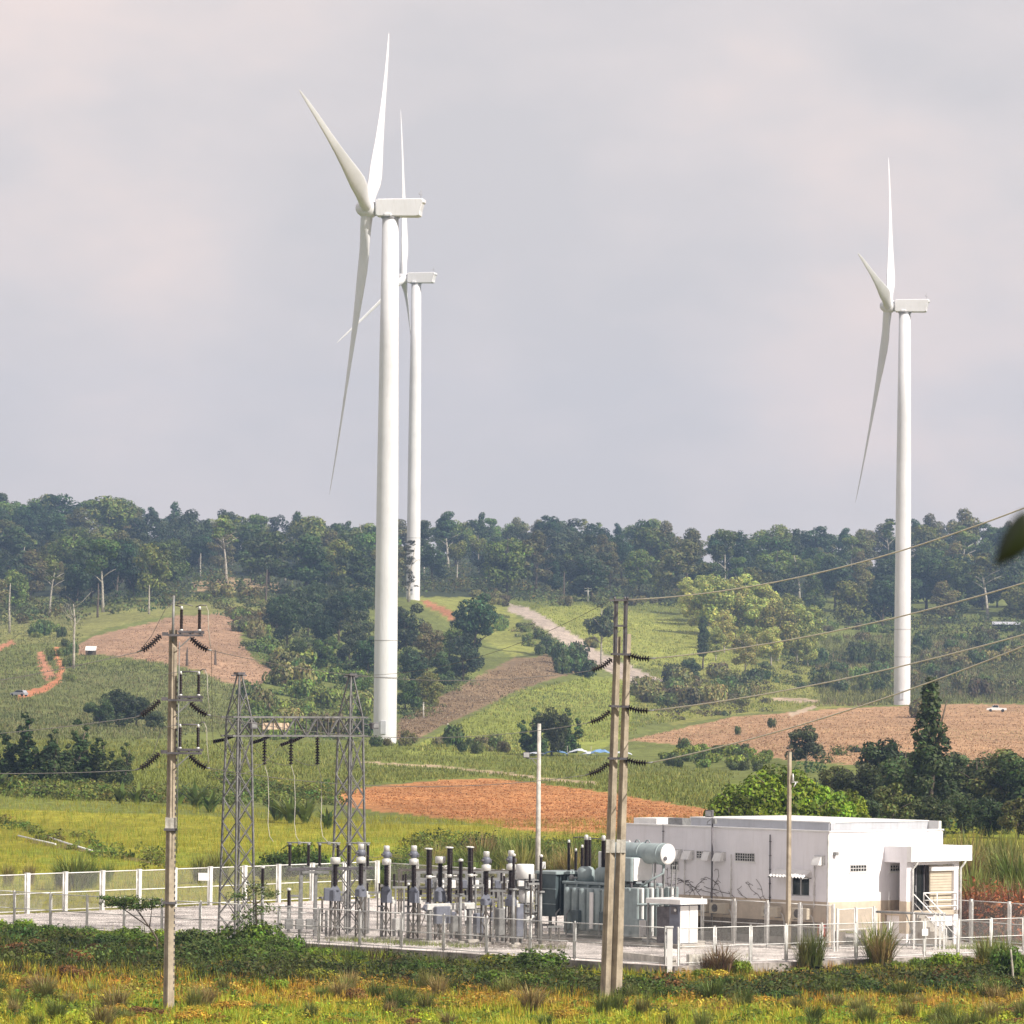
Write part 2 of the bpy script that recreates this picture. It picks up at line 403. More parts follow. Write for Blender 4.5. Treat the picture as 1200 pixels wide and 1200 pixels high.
# land cover: outlines surveyed from the photograph, laid on the hillside
def stroke(pts, w0, w1=None):
    w1 = w1 or w0; L = []; Rr = []
    for i, (x, y) in enumerate(pts):
        a = pts[max(i-1, 0)]; b = pts[min(i+1, len(pts)-1)]; dx, dy = b[0]-a[0], b[1]-a[1]; l = math.hypot(dx, dy)
        w = (w0 + (w1-w0)*i/(len(pts)-1))/2
        L.append((x-dy/l*w, y+dx/l*w)); Rr.append((x+dy/l*w, y-dx/l*w))
    return L + Rr[::-1]
REG = [ # name, colour, outline
 ('green_field', (0.165, 0.190, 0.038), [(-100,880),(430,868),(640,880),(700,905),(860,912),(880,925),(835,948),(700,928),(570,912),(440,918),(380,925),(-100,905)]),
 ('grass_field', (0.245, 0.275, 0.055), [(470,884),(510,862),(560,836),(610,812),(690,792),(745,796),(760,803),(745,828),(735,862),(700,880),(640,884),(560,886)]),
 ('grass_field', (0.270, 0.285, 0.062), [(625,712),(700,708),(770,722),(860,742),(900,748),(870,780),(800,790),(740,778),(690,755),(650,735)]),
 ('grass_field', (0.250, 0.250, 0.065), [(740,800),(850,775),(960,770),(1060,800),(1060,824),(960,830),(860,838),(790,850),(750,836)]),
 ('grass_field', (0.160, 0.175, 0.055), [(-100,800),(60,790),(100,780),(180,782),(260,792),(290,812),(260,830),(280,850),(200,862),(-100,870)]),
 ('grass_field', (0.240, 0.250, 0.060), [(480,700),(560,700),(600,710),(610,730),(640,760),(600,770),(560,745),(500,715)]),
 ('grass_field', (0.225, 0.225, 0.070), [(-100,722),(100,718),(200,706),(290,704),(300,716),(190,722),(120,738),(90,752),(-100,762)]),
 ('cleared_field', (0.355, 0.225, 0.140), [(90,757),(110,745),(150,736),(205,722),(268,718),(285,730),(282,752),(300,775),(325,785),(300,806),(268,802),(235,786),(190,776),(130,768),(92,766)]),
 ('cleared_field', (0.330, 0.235, 0.130), [(225,682),(270,676),(325,683),(330,694),(270,692),(228,692)]),
 ('cleared_slope', (0.245, 0.170, 0.095), [(462,868),(470,842),(520,814),(565,790),(600,772),(640,768),(672,775),(676,788),(640,798),(600,812),(560,832),(515,852),(490,866)]),
 ('ploughed_field', (0.450, 0.212, 0.084), [(400,928),(440,921),(520,914),(575,912),(640,919),(700,927),(760,937),(850,952),(850,985),(760,982),(700,976),(640,976),(600,971),(540,962),(480,955),(420,948),(395,940)]),
 ('stubble_field', (0.410, 0.250, 0.138), [(735,868),(800,853),(860,840),(960,832),(1060,827),(1130,825),(1300,826),(1300,915),(1200,912),(1120,905),(1040,900),(980,895),(900,888),(850,878),(790,872)]),
 ('dirt_road', (0.430, 0.355, 0.290), stroke([(596,712),(612,716),(625,722),(643,734),(662,746),(700,770),(735,789),(776,808)], 9, 20)),
 ('dirt_track', (0.500, 0.205, 0.100), stroke([(66,758),(68,772),(73,785),(68,797),(52,808),(20,816)], 6, 8)),
 ('dirt_track', (0.440, 0.210, 0.120), stroke([(46,764),(52,780),(60,795)], 7, 14)),
 ('dirt_track', (0.440, 0.200, 0.110), stroke([(-20,768),(16,752)], 5, 6)),
 ('dirt_track', (0.420, 0.190, 0.095), stroke([(496,704),(512,712),(532,724)], 6, 9)),
 ('dirt_track', (0.430, 0.330, 0.210), stroke([(420,893),(470,896),(520,899),(580,905),(640,913),(700,918)], 3, 3)),
 ('dirt_track', (0.500, 0.380, 0.270), stroke([(905,819),(960,822),(955,828),(925,838)], 4, 4)),
 ('footpath', (0.190, 0.140, 0.070), stroke([(30,985),(90,994),(140,1004),(190,1012)], 5, 5)),
]
BASE = ('hillside', (0.155, 0.175, 0.045))
def base_colour(u, v, x, y):
    c = np.empty((len(u), 3)); c[:] = BASE[1]
    near = (y < 450)
    m = near; c[m] = (0.28, 0.265, 0.03)                           # ripening yellow grass behind the yard
    w = (wob(x, y, 0.05, 2.0) > 0.35) & m; c[w] = (0.23, 0.26, 0.03)
    m = (y < 262); c[m] = (0.10, 0.085, 0.03)
    m = (y > 1250) & (v < 700); c[m] = (0.045, 0.055, 0.025)
    m = (y < 180); c[m] = (0.14, 0.13, 0.04)
    return c
def make_terrain():
    us = np.unique(np.concatenate([np.linspace(-5400, -250, 24), np.arange(-250, 1451, 3.2), np.linspace(1450, 6600, 24)]))
    ys = [-400, -300, -200, -100, -50, -20, 0, 15, 30, 50, 80, 110, 140, 160, 180]
    ys += list(np.arange(190, 300, 1.5)) + list(np.arange(300, 400, 2.2)) + list(np.arange(400, 720, 3.2)) + list(np.arange(720, 1300, 5.0)) + list(np.arange(1300, 2200, 9.0)) + [2300, 2400, 2600, 3000]
    ys = np.array(ys, float)
    s = (us-600)/F
    X = s[None, :]*np.sqrt(ys*ys+900)[:, None]; Y = np.repeat(ys[:, None], len(us), 1)
    Z = terrain_z(X.ravel(), Y.ravel())
    X = X.ravel(); Y = Y.ravel()
    u, v = proj(X, Y, Z)
    un = u + wob(X, Y, 0.6, 5)*3.0*np.clip(Y/1500, 0.3, 1); vn = v + wob(X, Y, 0.5, 9)*1.2
    reg = np.zeros(len(u), int)
    col = base_colour(u, v, X, Y)
    ok = (Y > 295)
    for k, (n, c, poly) in enumerate(REG):
        m = in_poly(un, vn, poly) & ok; reg[m] = k+1; col[m] = c
    nr, nc = len(ys), len(us)
    idx = np.arange(nr*nc).reshape(nr, nc)
    q = np.stack([idx[:-1, :-1], idx[:-1, 1:], idx[1:, 1:], idx[1:, :-1]], -1).reshape(-1, 4)
    fr = reg[q]; r = fr.max(axis=1)
    names = {}
    co = np.stack([X, Y, Z], 1)
    lab = {0: 'ground'}
    for k, (n, c, p) in enumerate(REG): lab[k+1] = n
    for k in range(len(REG)+1):
        m = r == k
        if not m.any(): continue
        f = q[m]; used, inv = np.unique(f, return_inverse=True)
        me = fast_mesh(lab[k], co[used], inv.reshape(-1, 4), col[used], MT['ground'], smooth=True)
        o = link_mesh(lab[k], me); o['kind'] = 'structure'

def fast_mesh(name, co, faces, col=None, m=None, smooth=False):
    me = bpy.data.meshes.new(name); n = len(co); k = faces.shape[1]; nf = len(faces)
    me.vertices.add(n); me.vertices.foreach_set('co', np.ascontiguousarray(co, np.float32).ravel())
    me.loops.add(nf*k); me.loops.foreach_set('vertex_index', np.ascontiguousarray(faces, np.int32).ravel())
    me.polygons.add(nf); me.polygons.foreach_set('loop_start', np.arange(0, nf*k, k, dtype=np.int32))
    try: me.polygons.foreach_set('loop_total', np.full(nf, k, np.int32))
    except Exception: pass
    if smooth: me.polygons.foreach_set('use_smooth', np.ones(nf, bool))
    me.update(calc_edges=True)
    if col is not None:
        a = me.color_attributes.new('Col', 'FLOAT_COLOR', 'POINT')
        c4 = np.ones((n, 4), np.float32); c4[:, :3] = col; a.data.foreach_set('color', c4.ravel())
    if m: me.materials.append(m)
    return me
make_terrain()

# ------------------------------------------------------------------ vegetation builders
def leaf_arrays(rng, lobes, n, size, col, cj=0.28, jit=0.75, aspect=0.6, shell=0.35):
    lob = np.array(lobes, float); w = (lob[:, 3]*lob[:, 4] + lob[:, 4]*lob[:, 5] + lob[:, 3]*lob[:, 5]); w /= w.sum()
    k = rng.choice(len(lob), n, p=w); d = rng.normal(size=(n, 3)); d /= np.linalg.norm(d, axis=1)[:, None]
    r = 1 - shell*rng.random(n)**1.6
    pos = lob[k, :3] + d*lob[k, 3:6]*r[:, None]
    nn = d + rng.normal(size=(n, 3))*jit*0.6 + np.array([0, 0, 0.25]); nn /= np.linalg.norm(nn, axis=1)[:, None]
    t = np.cross(nn, rng.normal(size=(n, 3))); t /= np.linalg.norm(t, axis=1)[:, None]; b = np.cross(nn, t)
    s = (size*(0.6+0.8*rng.random(n)))[:, None]
    co = np.stack([pos+t*s, pos+b*s*aspect, pos-t*s, pos-b*s*aspect], 1).reshape(-1, 3)
    lc = np.array(col)[None, :]*(1 + cj*rng.normal(size=(n, 1))*0.8)
    lc = lc*(1+0.10*rng.normal(size=(n, 3)))
    lv = (1 + 0.22*rng.normal(size=(len(lob), 1)))[k]                 # clumps of older and younger leaves
    lc = np.clip(lc*lv, 0.008, 0.8)
    return co, np.repeat(lc, 4, 0), np.arange(4*n).reshape(-1, 4)
def ribbons(rng, base, az, length, width, droop, lean, seg=3, col=(0.2, 0.2, 0.05), cj=0.25, tipcol=None):
    """arching blades: base (n,3), az, length, width, droop, lean arrays"""
    n = len(base); ts = np.linspace(0, 1, seg+1); h = np.stack([np.cos(az), np.sin(az), np.zeros(n)], 1); sd = np.stack([-np.sin(az), np.cos(az), np.zeros(n)], 1)
    rows = []
    for t in ts:
        c = base + h*(length*(lean*t + droop*t*t))[:, None] + np.array([0, 0, 1.0])*(length*(t - droop*0.75*t*t))[:, None]
        w = (width*(1.0 - t**1.5)*0.5*(0.55+0.9*min(t*3, 0.5)))[:, None]
        rows.append((c - sd*w, c + sd*w))
    co = np.stack([p for r in rows for p in r], 1)
    k = 2*(seg+1); i0 = np.arange(n)*k
    fs = []
    for s in range(seg): fs.append(np.stack([i0+2*s, i0+2*s+1, i0+2*s+3, i0+2*s+2], 1))
    f = np.concatenate(fs)
    c = np.array(col)[None, :]*(1 + cj*rng.normal(size=(n, 1)))*(1+0.08*rng.normal(size=(n, 3))) if np.ndim(col) == 1 else np.asarray(col)*(1+cj*rng.normal(size=(n, 1)))
    c = np.clip(c, 0.01, 0.8)
    return co.reshape(-1, 3), np.repeat(c, k, 0), f
def join(parts):
    co = []; cl = []; fs = []; b = 0
    for c, l, f in parts:
        co.append(c); cl.append(l); fs.append(f+b); b += len(c)
    return np.concatenate(co), np.concatenate(cl), np.concatenate(fs)

def trunk_mb(rng, H, r, crown_lo, spread, n=5, bend=0.06):
    mb = MB(); top = H*0.86; pts = []
    bx, by = rng.normal()*bend*H, rng.normal()*bend*H
    for k in range(6):
        t = k/5; pts.append((bx*t*t, by*t*t, -0.6 + (top+0.6)*t))
    mb.path(pts, [r*(1.25 if k == 0 else 1-0.8*k/5) for k in range(6)], 7)
    for i in range(n):
        t = crown_lo/H + (0.75-crown_lo/H)*(i+0.5)/n; a = 2.4*i + rng.random()
        p = Vector((bx*t*t, by*t*t, top*t)); q = p + Vector((math.cos(a)*spread*0.8, math.sin(a)*spread*0.8, spread*0.55))
        m = (p+q)/2 + Vector((0, 0, spread*0.06)); mb.path([p, m, q], [r*0.42, r*0.28, r*0.1], 5)
    return mb
KIND = {}
def tree_kind(key, seed, H, Rw, lo, nl, lr, nleaf, size, col, style='dome', bark='bark', r=None, cj=0.28):
    rng = np.random.default_rng(seed); lobes = []
    for i in range(nl):
        f = (i+0.5)/nl
        if style == 'dome':
            a = rng.random()*6.283; q = math.sqrt(rng.random())*Rw*0.72
            hh = lo + (H-lo)*(0.25+0.75*rng.random()); cap = math.sqrt(max(0.05, 1-(q/Rw)**2)); z = lo + (hh-lo)*cap
            s = lr*(0.7+0.6*rng.random()); lobes.append((math.cos(a)*q, math.sin(a)*q, z-s*0.35, s, s, s*0.72))
        elif style == 'cone':
            z = lo + (H-lo)*f; q = Rw*(1-f)**0.8*(0.45+0.55*rng.random()); a = rng.random()*6.283
            s = lr*(1.15-0.75*f)*(0.8+0.4*rng.random()); lobes.append((math.cos(a)*q*0.7, math.sin(a)*q*0.7, z-s*0.2, s, s, s*0.9))
        elif style == 'column':
            z = lo + (H-lo)*f; a = rng.random()*6.283; q = Rw*0.5*rng.random()*(1 if 0.1 < f < 0.8 else 0.5)
            s = lr*(0.75+0.5*rng.random())*(0.65 if f > 0.85 else 1); lobes.append((math.cos(a)*q, math.sin(a)*q, z, s, s, s*0.9))
        elif style == 'spire':
            q0 = Rw*(1-f)**1.25*0.95+0.25; z = lo + (H-lo)*f; a = i*2.4+rng.random(); q = q0*(0.35+0.5*rng.random())
            s = lr*(1.15-0.55*f)*(0.8+0.45*rng.random()); lobes.append((math.cos(a)*q+0.35*math.sin(f*5), math.sin(a)*q, z, s, s, s*0.95))
        elif style == 'ragged':                       # a few ragged upright shoots from one foot
            sh = i % 4; a = sh*1.57+0.5; f = (i//4+0.5)/(nl/4); top = H*(1.0, 0.72, 0.86, 0.6)[sh]; z = lo + (top-lo)*f
            q = Rw*0.42*(0.5+f)*(0 if sh == 0 else 1); s = lr*(1.3-0.7*f)*(0.75+0.5*rng.random()); lobes.append((math.cos(a)*q+rng.normal()*0.25, math.sin(a)*q+rng.normal()*0.25, z, s, s, s))
        elif style == 'layer':
            a = rng.random()*6.283; q = Rw*(0.25+0.7*rng.random())*(1.05-0.6*f); z = lo + (H-lo)*(0.05+0.95*f)
            s = lr*(0.7+0.5*rng.random()); lobes.append((math.cos(a)*q, math.sin(a)*q, z+0.25*rng.normal(), s, s, s*0.38))
    co, cl, fs = leaf_arrays(rng, lobes, nleaf, size, col, cj)
    cm = fast_mesh('crown', co, fs, cl, MT['leaf'])
    tm = trunk_mb(rng, H, r or H*0.018+0.05, max(lo*0.9, 0.5), Rw*(0.35 if style in ('spire', 'ragged') else 1), 5 if style != 'column' else 3).mesh('trunk', MT[bark])
    KIND[key] = (cm, tm, H)
GREENS = [(0.060, 0.088, 0.022), (0.100, 0.135, 0.026), (0.038, 0.064, 0.022), (0.145, 0.160, 0.034), (0.052, 0.070, 0.028), (0.130, 0.118, 0.042)]
for i in range(6):
    tree_kind('dome%d' % i, 11+i, 15+1.5*(i % 3), 5.6+0.5*(i % 2), 1.2, 26, 2.15, 4600, 0.36, GREENS[i])
for i in range(2):
    tree_kind('cone%d' % i, 31+i, 18, 4.0, 3.0, 20, 2.3, 3200, 0.36, GREENS[2*i], 'cone')
for i in range(2):
    tree_kind('open%d' % i, 41+i, 21, 5.2, 12, 11, 1.7, 1500, 0.34, GREENS[3+i], 'layer', 'bark_pale')
for i in range(3):
    tree_kind('tall%d' % i, 51+i, 21, 4.6, 9.5, 15, 2.1, 3000, 0.36, GREENS[i+1], 'dome', 'bark_pale')
tree_kind('column', 61, 15, 1.7, 4.5, 14, 1.5, 2400, 0.32, (0.055, 0.078, 0.026), 'column')
for i in range(3):
    tree_kind('gum%d' % i, 65+i, 17, 6.0, 1.4, 40, 1.8, 7500, 0.30, (0.340, 0.325, 0.085), 'dome', 'bark_pale')
for i in range(3):
    tree_kind('pine%d' % i, 71+i, 7.2, 3.0, 0.2, 46, 0.52, 4600, 0.17, (0.055, 0.078, 0.022), 'ragged')
tree_kind('darkspire', 81, 14.0, 4.6, 0.8, 40, 1.0, 7500, 0.21, (0.055, 0.080, 0.024), 'spire')
for i in range(3):
    tree_kind('wood%d' % i, 85+i, 7.5, 3.3, 0.3, 26, 1.2, 5200, 0.21, [(0.070, 0.090, 0.026), (0.115, 0.122, 0.030), (0.055, 0.075, 0.024)][i], 'dome')
for i in range(2):
    tree_kind('bright%d' % i, 91+i, 5.0, 3.1, 0.2, 60, 0.62, 14000, 0.10, (0.165, 0.235, 0.016), 'dome', cj=0.35)
tree_kind('round', 97, 9.0, 3.6, 2.2, 24, 1.15, 3600, 0.24, (0.075, 0.085, 0.035), 'dome', 'bark_pale')
tree_kind('airy', 95, 12.0, 4.0, 4.0, 24, 1.1, 2600, 0.26, (0.085, 0.095, 0.040), 'dome', 'bark_pale')
tree_kind('tiered', 96, 19.0, 2.8, 3.0, 30, 1.0, 2200, 0.20, (0.085, 0.085, 0.040), 'layer', 'bark_pale')
def plant_tree(kind, p, height, label, group=None, name='tree', cat='tree', wide=1.0, rz=None):
    cm, tm, H = KIND[kind]; s = height/H
    r = thing(name, label, cat, p, random.random()*6.28 if rz is None else rz, group); r.scale = (s*wide, s*wide, s)
    link_mesh('crown', cm, r); link_mesh('trunk', tm, r)
    return r

# ------------------------------------------------------------------ the wood on the ridge
EDGE = [(-60, 728), (0, 726), (100, 722), (200, 706), (230, 684), (330, 700), (450, 706), (462, 688), (520, 688), (560, 692), (640, 704), (700, 706), (760, 702), (800, 712), (850, 720), (960, 732), (1000, 738), (1100, 744), (1260, 744)]
eu = [a for a, b in EDGE]; ev = [b for a, b in EDGE]
SKY_U = [-60, 0, 40, 95, 130, 190, 245, 300, 345, 430, 500, 550, 600, 632, 665, 700, 752, 785, 810, 880, 930, 985, 1000, 1015, 1080, 1120, 1160, 1240]
SKY_V = [585, 583, 584, 578, 594, 590, 602, 604, 608, 616, 616, 607, 614, 606, 612, 606, 614, 610, 626, 628, 622, 618, 632, 616, 612, 603, 612, 608]
def zone(u):
    for lim, t in ((90, 'at the left frame edge'), (190, 'above the pinkish field'), (250, 'above the single pole'), (340, 'above the gantry'), (442, 'left of the nearest tower'), (520, 'around the rear left tower'),
                   (600, 'right of the rear left tower'), (690, 'above the dirt road'), (780, 'above the twin pole'), (880, 'above the yellow-green stand'), (960, 'right of the yellow-green stand'), (1050, 'left of the right turbine'), (1120, 'right of the right turbine')):
        if u < lim: return t
    return 'at the right frame edge'
rg = random.Random(5)
forest = []
row = 0; v = 628.0
while v < 742:
    u = -40 + (row % 2)*16
    while u < 1245:
        uu = u + rg.uniform(-9, 9); vv = v + rg.uniform(-4, 4); lim = np.interp(uu, eu, ev)
        ridge = np.interp(uu, SKY_U, SKY_V) + 40
        if vv < lim and vv > ridge - 2: forest.append((uu, vv, lim))
        elif vv <= ridge - 2 and vv > ridge - 14: forest.append((uu, ridge, lim))
        u += 33
    v += 11.5; row += 1
print('forest trees', len(forest))
cnt = {'broadleaf_tree': 0, 'slender_tree': 0}
for uu, vv, lim in forest:
    p = T(uu, vv); pxm = F/p.y
    top = np.interp(uu, SKY_U, SKY_V)
    hmax = (vv - top)/pxm
    q = rg.random()
    kd = 'dome%d' % rg.randrange(6) if q < 0.74 else ('cone%d' % rg.randrange(2) if q < 0.83 else ('tall%d' % rg.randrange(3) if q < 0.95 else 'open%d' % rg.randrange(2)))
    h = rg.uniform(12.0, 21.0)*(1.12 if kd[:4] in ('tall', 'open') else 1)
    if vv - top < 62: h = max(9, hmax*rg.uniform(0.98, 1.22))
    slender = kd[:4] in ('tall', 'open', 'cone')
    if not slender and cnt['broadleaf_tree'] >= 290: slender = True; kd = 'tall%d' % rg.randrange(3)
    nm = 'slender_tree' if slender else 'broadleaf_tree'; cnt[nm] += 1
    if vv - top < 46: lb = ('pale-trunked tree' if slender else 'round-crowned tree') + ' on the skyline of the ridge wood ' + zone(uu)
    elif lim - vv < 14: lb = ('pale-trunked tree' if slender else 'bushy dark tree') + ' at the lower edge of the ridge wood ' + zone(uu)
    else: lb = ('slim tree' if slender else 'dark green broadleaf tree') + ' inside the wood ' + zone(uu)
    look = {'dome0': 'mid green', 'dome1': 'fresh green', 'dome2': 'dark green', 'dome3': 'light olive', 'dome4': 'dull green', 'dome5': 'yellowish olive'}.get(kd, '')
    grp = lb.split(' ', 1)[1]
    if look: lb = look + ' ' + lb.replace('dark green broadleaf ', 'broadleaf ').replace('bushy dark', 'bushy').replace('round-crowned', 'round')
    lb = lb.replace('ridge wood', 'wood').replace('lower edge of the wood', 'wood foot').replace('on the skyline of the wood', 'on the skyline')
    plant_tree(kd, p, h, lb, grp.replace('tree', 'trees', 1), nm, 'tree', rg.uniform(0.85, 1.35))
print(cnt)
# undergrowth closing the foot of the wood
def scrub_mass(name, label, pts, n_per, r, size, col, seed, kind='stuff', hgt=1.0):
    rng = np.random.default_rng(seed); parts = []
    for p in pts:
        rr = r*(0.6+0.8*rng.random()); lobes = [(p[0]+rng.normal()*rr*0.5, p[1]+rng.normal()*rr*0.5, p[2]+rr*0.35*hgt*rng.random(), rr*0.7, rr*0.7, rr*0.55*hgt) for _ in range(3)]
        cc = np.array(col)*(1+0.25*rng.normal())*np.array([1+0.15*rng.normal(), 1, 1])
        parts.append(leaf_arrays(rng, lobes, n_per, size, np.clip(cc, 0.01, 0.5)))
    co, cl, fs = join(parts)
    o = link_mesh(name, fast_mesh(name, co, fs, cl, MT['grass'])); tag(o, label, 'undergrowth', kind=kind)
    return o
rg2 = random.Random(9); pts = []
for i in range(420):
    u = rg2.uniform(-40, 1240); lim = np.interp(u, eu, ev); pts.append(T(u, lim + rg2.uniform(-16, 7)))
for i in range(380):
    u = rg2.uniform(-40, 1240); rd = np.interp(u, SKY_U, SKY_V) + 40; pts.append(T(u, rd + rg2.uniform(-3, 40)))
scrub_mass('undergrowth', 'tangled low undergrowth along the foot of the ridge wood', pts, 110, 3.2, 0.42, (0.100, 0.115, 0.036), 3, hgt=1.5)

# ------------------------------------------------------------------ single trees and clumps on the slopes
def tr(kind, u, v, hpx, label, group=None, name='tree', wide=1.0, Y=None):
    p = TY(u, Y) if Y else T(u, v)
    return plant_tree(kind, p, hpx*p.y/F, label, group, name, 'tree', wide)
tr('tiered', 479, 706, 74, 'sparse tiered tree standing in front of the rear left turbine', wide=1.1)
tr('dome2', 556, 778, 92, 'big dark spreading tree right of the nearest turbine', wide=1.0)
tr('dome4', 545, 800, 62, 'dark bushy tree at the foot of the big spreading tree', wide=1.1)
for i, (u, v, h, k) in enumerate([(338,757,66,'dome2'),(362,748,60,'dome4'),(398,752,66,'dome2'),(418,770,62,'dome4'),(352,790,44,'dome0'),(385,790,50,'dome1'),(432,800,60,'dome2')]):
    tr(k, u, v, h, ['leftmost dark tree of the clump left of the nearest turbine','second dark tree of the clump left of the nearest turbine','tallest dark tree of the clump left of the nearest turbine','dark tree of the clump closest to the nearest tower','low tree in front of the clump left of the nearest tower','mid green tree below the dark clump','dark tree half hidden by the nearest tower'][i], 'dark clump left of the nearest turbine')
for i, (u, v, h, k) in enumerate([(325,742,50,'dome2'),(345,728,44,'dome4'),(372,722,46,'dome2'),(400,726,50,'dome4'),(424,735,52,'dome2'),(380,768,56,'dome2'),(410,792,50,'dome4'),(430,830,44,'dome1')]):
    tr(k, u, v, h, 'dark tree in the shady copse left of the nearest tower, ' + ['far left', 'upper left', 'upper middle', 'upper right', 'right, beside the tower', 'centre', 'lower right', 'lowest'][i], 'shady copse left of the nearest turbine')
for i, (u, v, h, k) in enumerate([(478,770,68,'dome4'),(502,790,60,'dome5'),(486,812,58,'dome2'),(518,812,52,'dome0'),(528,780,50,'dome1'),(478,838,50,'dome1'),(505,834,46,'dome3')]):
    tr(k, u, v, h, ['upper dark tree just right of the nearest tower','olive tree right of the nearest tower','dark tree against the right edge of the nearest tower','green tree in the middle of the slope copse','green tree between copse and big spreading tree','lower tree of the copse beside the nearest tower','small green tree at the bottom of the copse'][i], 'copse right of the nearest turbine')
for i, (u, v, h, k) in enumerate([(120,852,36,'wood0'),(143,852,46,'wood2'),(163,852,42,'wood0'),(185,856,24,'wood2')]):
    tr(k, u, v, h, ['leftmost blue-green tree of the small stand','tallest blue-green tree of the small stand','rounded blue-green tree of the stand','low blue-green bush-like tree right of the stand'][i], 'blue-green stand left of the single pole', wide=1.15)
for i, (u, v, h, k) in enumerate([(36,918,80,'pine0'),(68,920,62,'pine1'),(95,920,72,'pine2'),(124,921,54,'pine0'),(151,922,48,'pine1'),(14,916,40,'pine2')]):
    tr(k, u, v, h, ['tallest dark ragged tree at the left of the hedge','dark ragged tree second from the tallest','dark forked tree in the middle of the hedge row','small dark tree right of the forked one','smallest dark tree nearest the concrete pole','stunted dark tree at the frame edge'][i], 'dark ragged trees in the hedge', wide=1.35)
for i, (u, v, h, k, wd) in enumerate([(630,884,52,'pine1',1.3),(650,886,62,'wood0',0.8),(668,884,50,'pine2',1.3)]):
    tr(k, u, v, h, ['left dark tree of the three before the blue sheets','middle dark tree of the three before the blue sheets','right dark tree of the three before the blue sheets'][i], 'dark trees behind the lamp pole', wide=wd)
tr('airy', 706, 779, 76, 'airy tree with forked pale trunk beside the dirt road', wide=0.85)
tr('column', 825, 786, 60, 'dark columnar tree on a bare trunk in the green hillside', wide=0.9)
tr('wood2', 810, 799, 28, 'round dark bush beside the columnar tree', wide=1.1)
gums = [(812,735,48),(838,748,80),(862,752,74),(888,760,66),(912,776,76),(935,776,66),(952,764,56),(875,790,50),(850,768,50),(828,730,60),(822,745,50),(872,740,66),(898,745,64),(925,752,60),(840,775,40),(905,782,50),(948,782,42),(806,722,44)]
gl = ['leftmost small yellow-green tree of the stand','tallest yellow-green tree of the stand, upper left','yellow-green tree right of the tallest','yellow-green tree in the middle of the stand','yellow-green tree with a pale trunk showing','yellow-green tree on the right slope of the stand','rightmost yellow-green tree of the stand','low yellow-green tree at the foot of the stand','front left yellow-green tree of the stand','back left yellow-green tree of the stand','left slope yellow-green tree of the stand','upper middle yellow-green tree of the stand','yellow-green tree filling the upper right of the stand','yellow-green tree on the right shoulder of the stand','lowest left yellow-green tree of the stand','lowest middle yellow-green tree of the stand','lowest right yellow-green tree of the stand','outermost left yellow-green tree against the dark wood']
for i, (u, v, h) in enumerate(gums): tr('gum%d' % (i % 3), u, v, h, gl[i], 'yellow-green stand on the right hillside', wide=1.0)
tr('round', 948, 905, 54, 'dark round-headed tree standing on the brown stubble field', wide=1.15)
KIND_dark = KIND['darkspire']
tr('darkspire', 1094, 965, 166, 'tall dark spire-like tree rising before the right turbine', wide=1.05)
dk = [(1012,955,66,'wood0'),(1040,945,82,'wood2'),(1066,958,90,'wood0'),(1120,955,76,'wood2'),(1150,955,72,'wood0'),(1178,958,80,'wood1'),(1205,960,84,'wood0'),(985,950,52,'wood1'),(1052,975,56,'wood1'),(1132,978,50,'wood0'),(1164,982,50,'wood2'),(1095,985,56,'wood2'),(1198,985,48,'wood1'),(1018,985,50,'wood2')]
dl = ['low dark tree left of the spire tree group','dark spreading tree left of the spire tree','dark tree touching the spire tree on its left','dark tree touching the spire tree on its right','dark round tree between spire tree and frame edge','olive tree near the right frame edge','tree cut by the right frame edge','olive tree behind the bright green tree','olive tree below the spire tree','lower dark tree right of the spire tree','lower round dark tree near the reeds','lower dark tree under the spire tree','lower olive tree at the frame edge','lower dark tree beside the bright green one']
for i, (u, v, h, k) in enumerate(dk): tr(k, u, v, h, dl[i], 'dark trees behind the white building', wide=1.1)
br = [(862,1004,76,1.0),(893,1006,104,1.0),(925,1006,112,1.0),(958,1008,96,0.95),(985,1008,84,0.95),(845,1002,50,0.9)]
bl = ['bright green tree left of the bushy row behind the white building','bright green tree second from the left behind the building','tallest bright green tree behind the white building roof','bright green tree right of the slim pole','rightmost bright green tree behind the building','smallest bright green tree at the left end of the building']
for i, (u, v, h, w) in enumerate(br):
    p = TY(u, 318+i*2); plant_tree('bright%d' % (i % 2), p, (P(u, v-h, p.y).z - p.z)*0.97, bl[i], 'bright green trees behind the building', 'tree', 'tree', w*0.95)
# bare trunks
def bare(u, v, hpx, label, crown=False, dark=False):
    p = T(u, v); h = hpx*p.y/F; rng = random.Random(int(u)); mb = MB()
    pts = [(rng.uniform(-.02, .02)*h*k/4, rng.uniform(-.02, .02)*h*k/4, -0.5+(h+0.5)*k/4) for k in range(5)]
    mb.path(pts, [0.34, 0.28, 0.24, 0.2, 0.1], 7)
    th = thing('bare_tree', label, 'tree', p)
    mb.build('trunk', MT['bark' if dark else 'bark_pale'], th)
    if crown:
        b = MB()
        for k in range(9):
            z = h*(0.62+0.36*rng.random()); a = rng.random()*6.28; l = h*rng.uniform(0.12, 0.26)
            q = Vector((math.cos(a)*l, math.sin(a)*l, z+l*0.9)); b.path([(0, 0, z), (q.x*.5, q.y*.5, z+l*.35), tuple(q)], [0.09, 0.06, 0.03], 5)
            for s in (-1, 1):
                b.path([tuple(q*0.999), (q.x+rng.uniform(-1, 1), q.y+s*0.8, q.z+rng.uniform(.3, 1))], [0.035, 0.015], 4)
        b.build('branches', MT['bark_pale'], th)
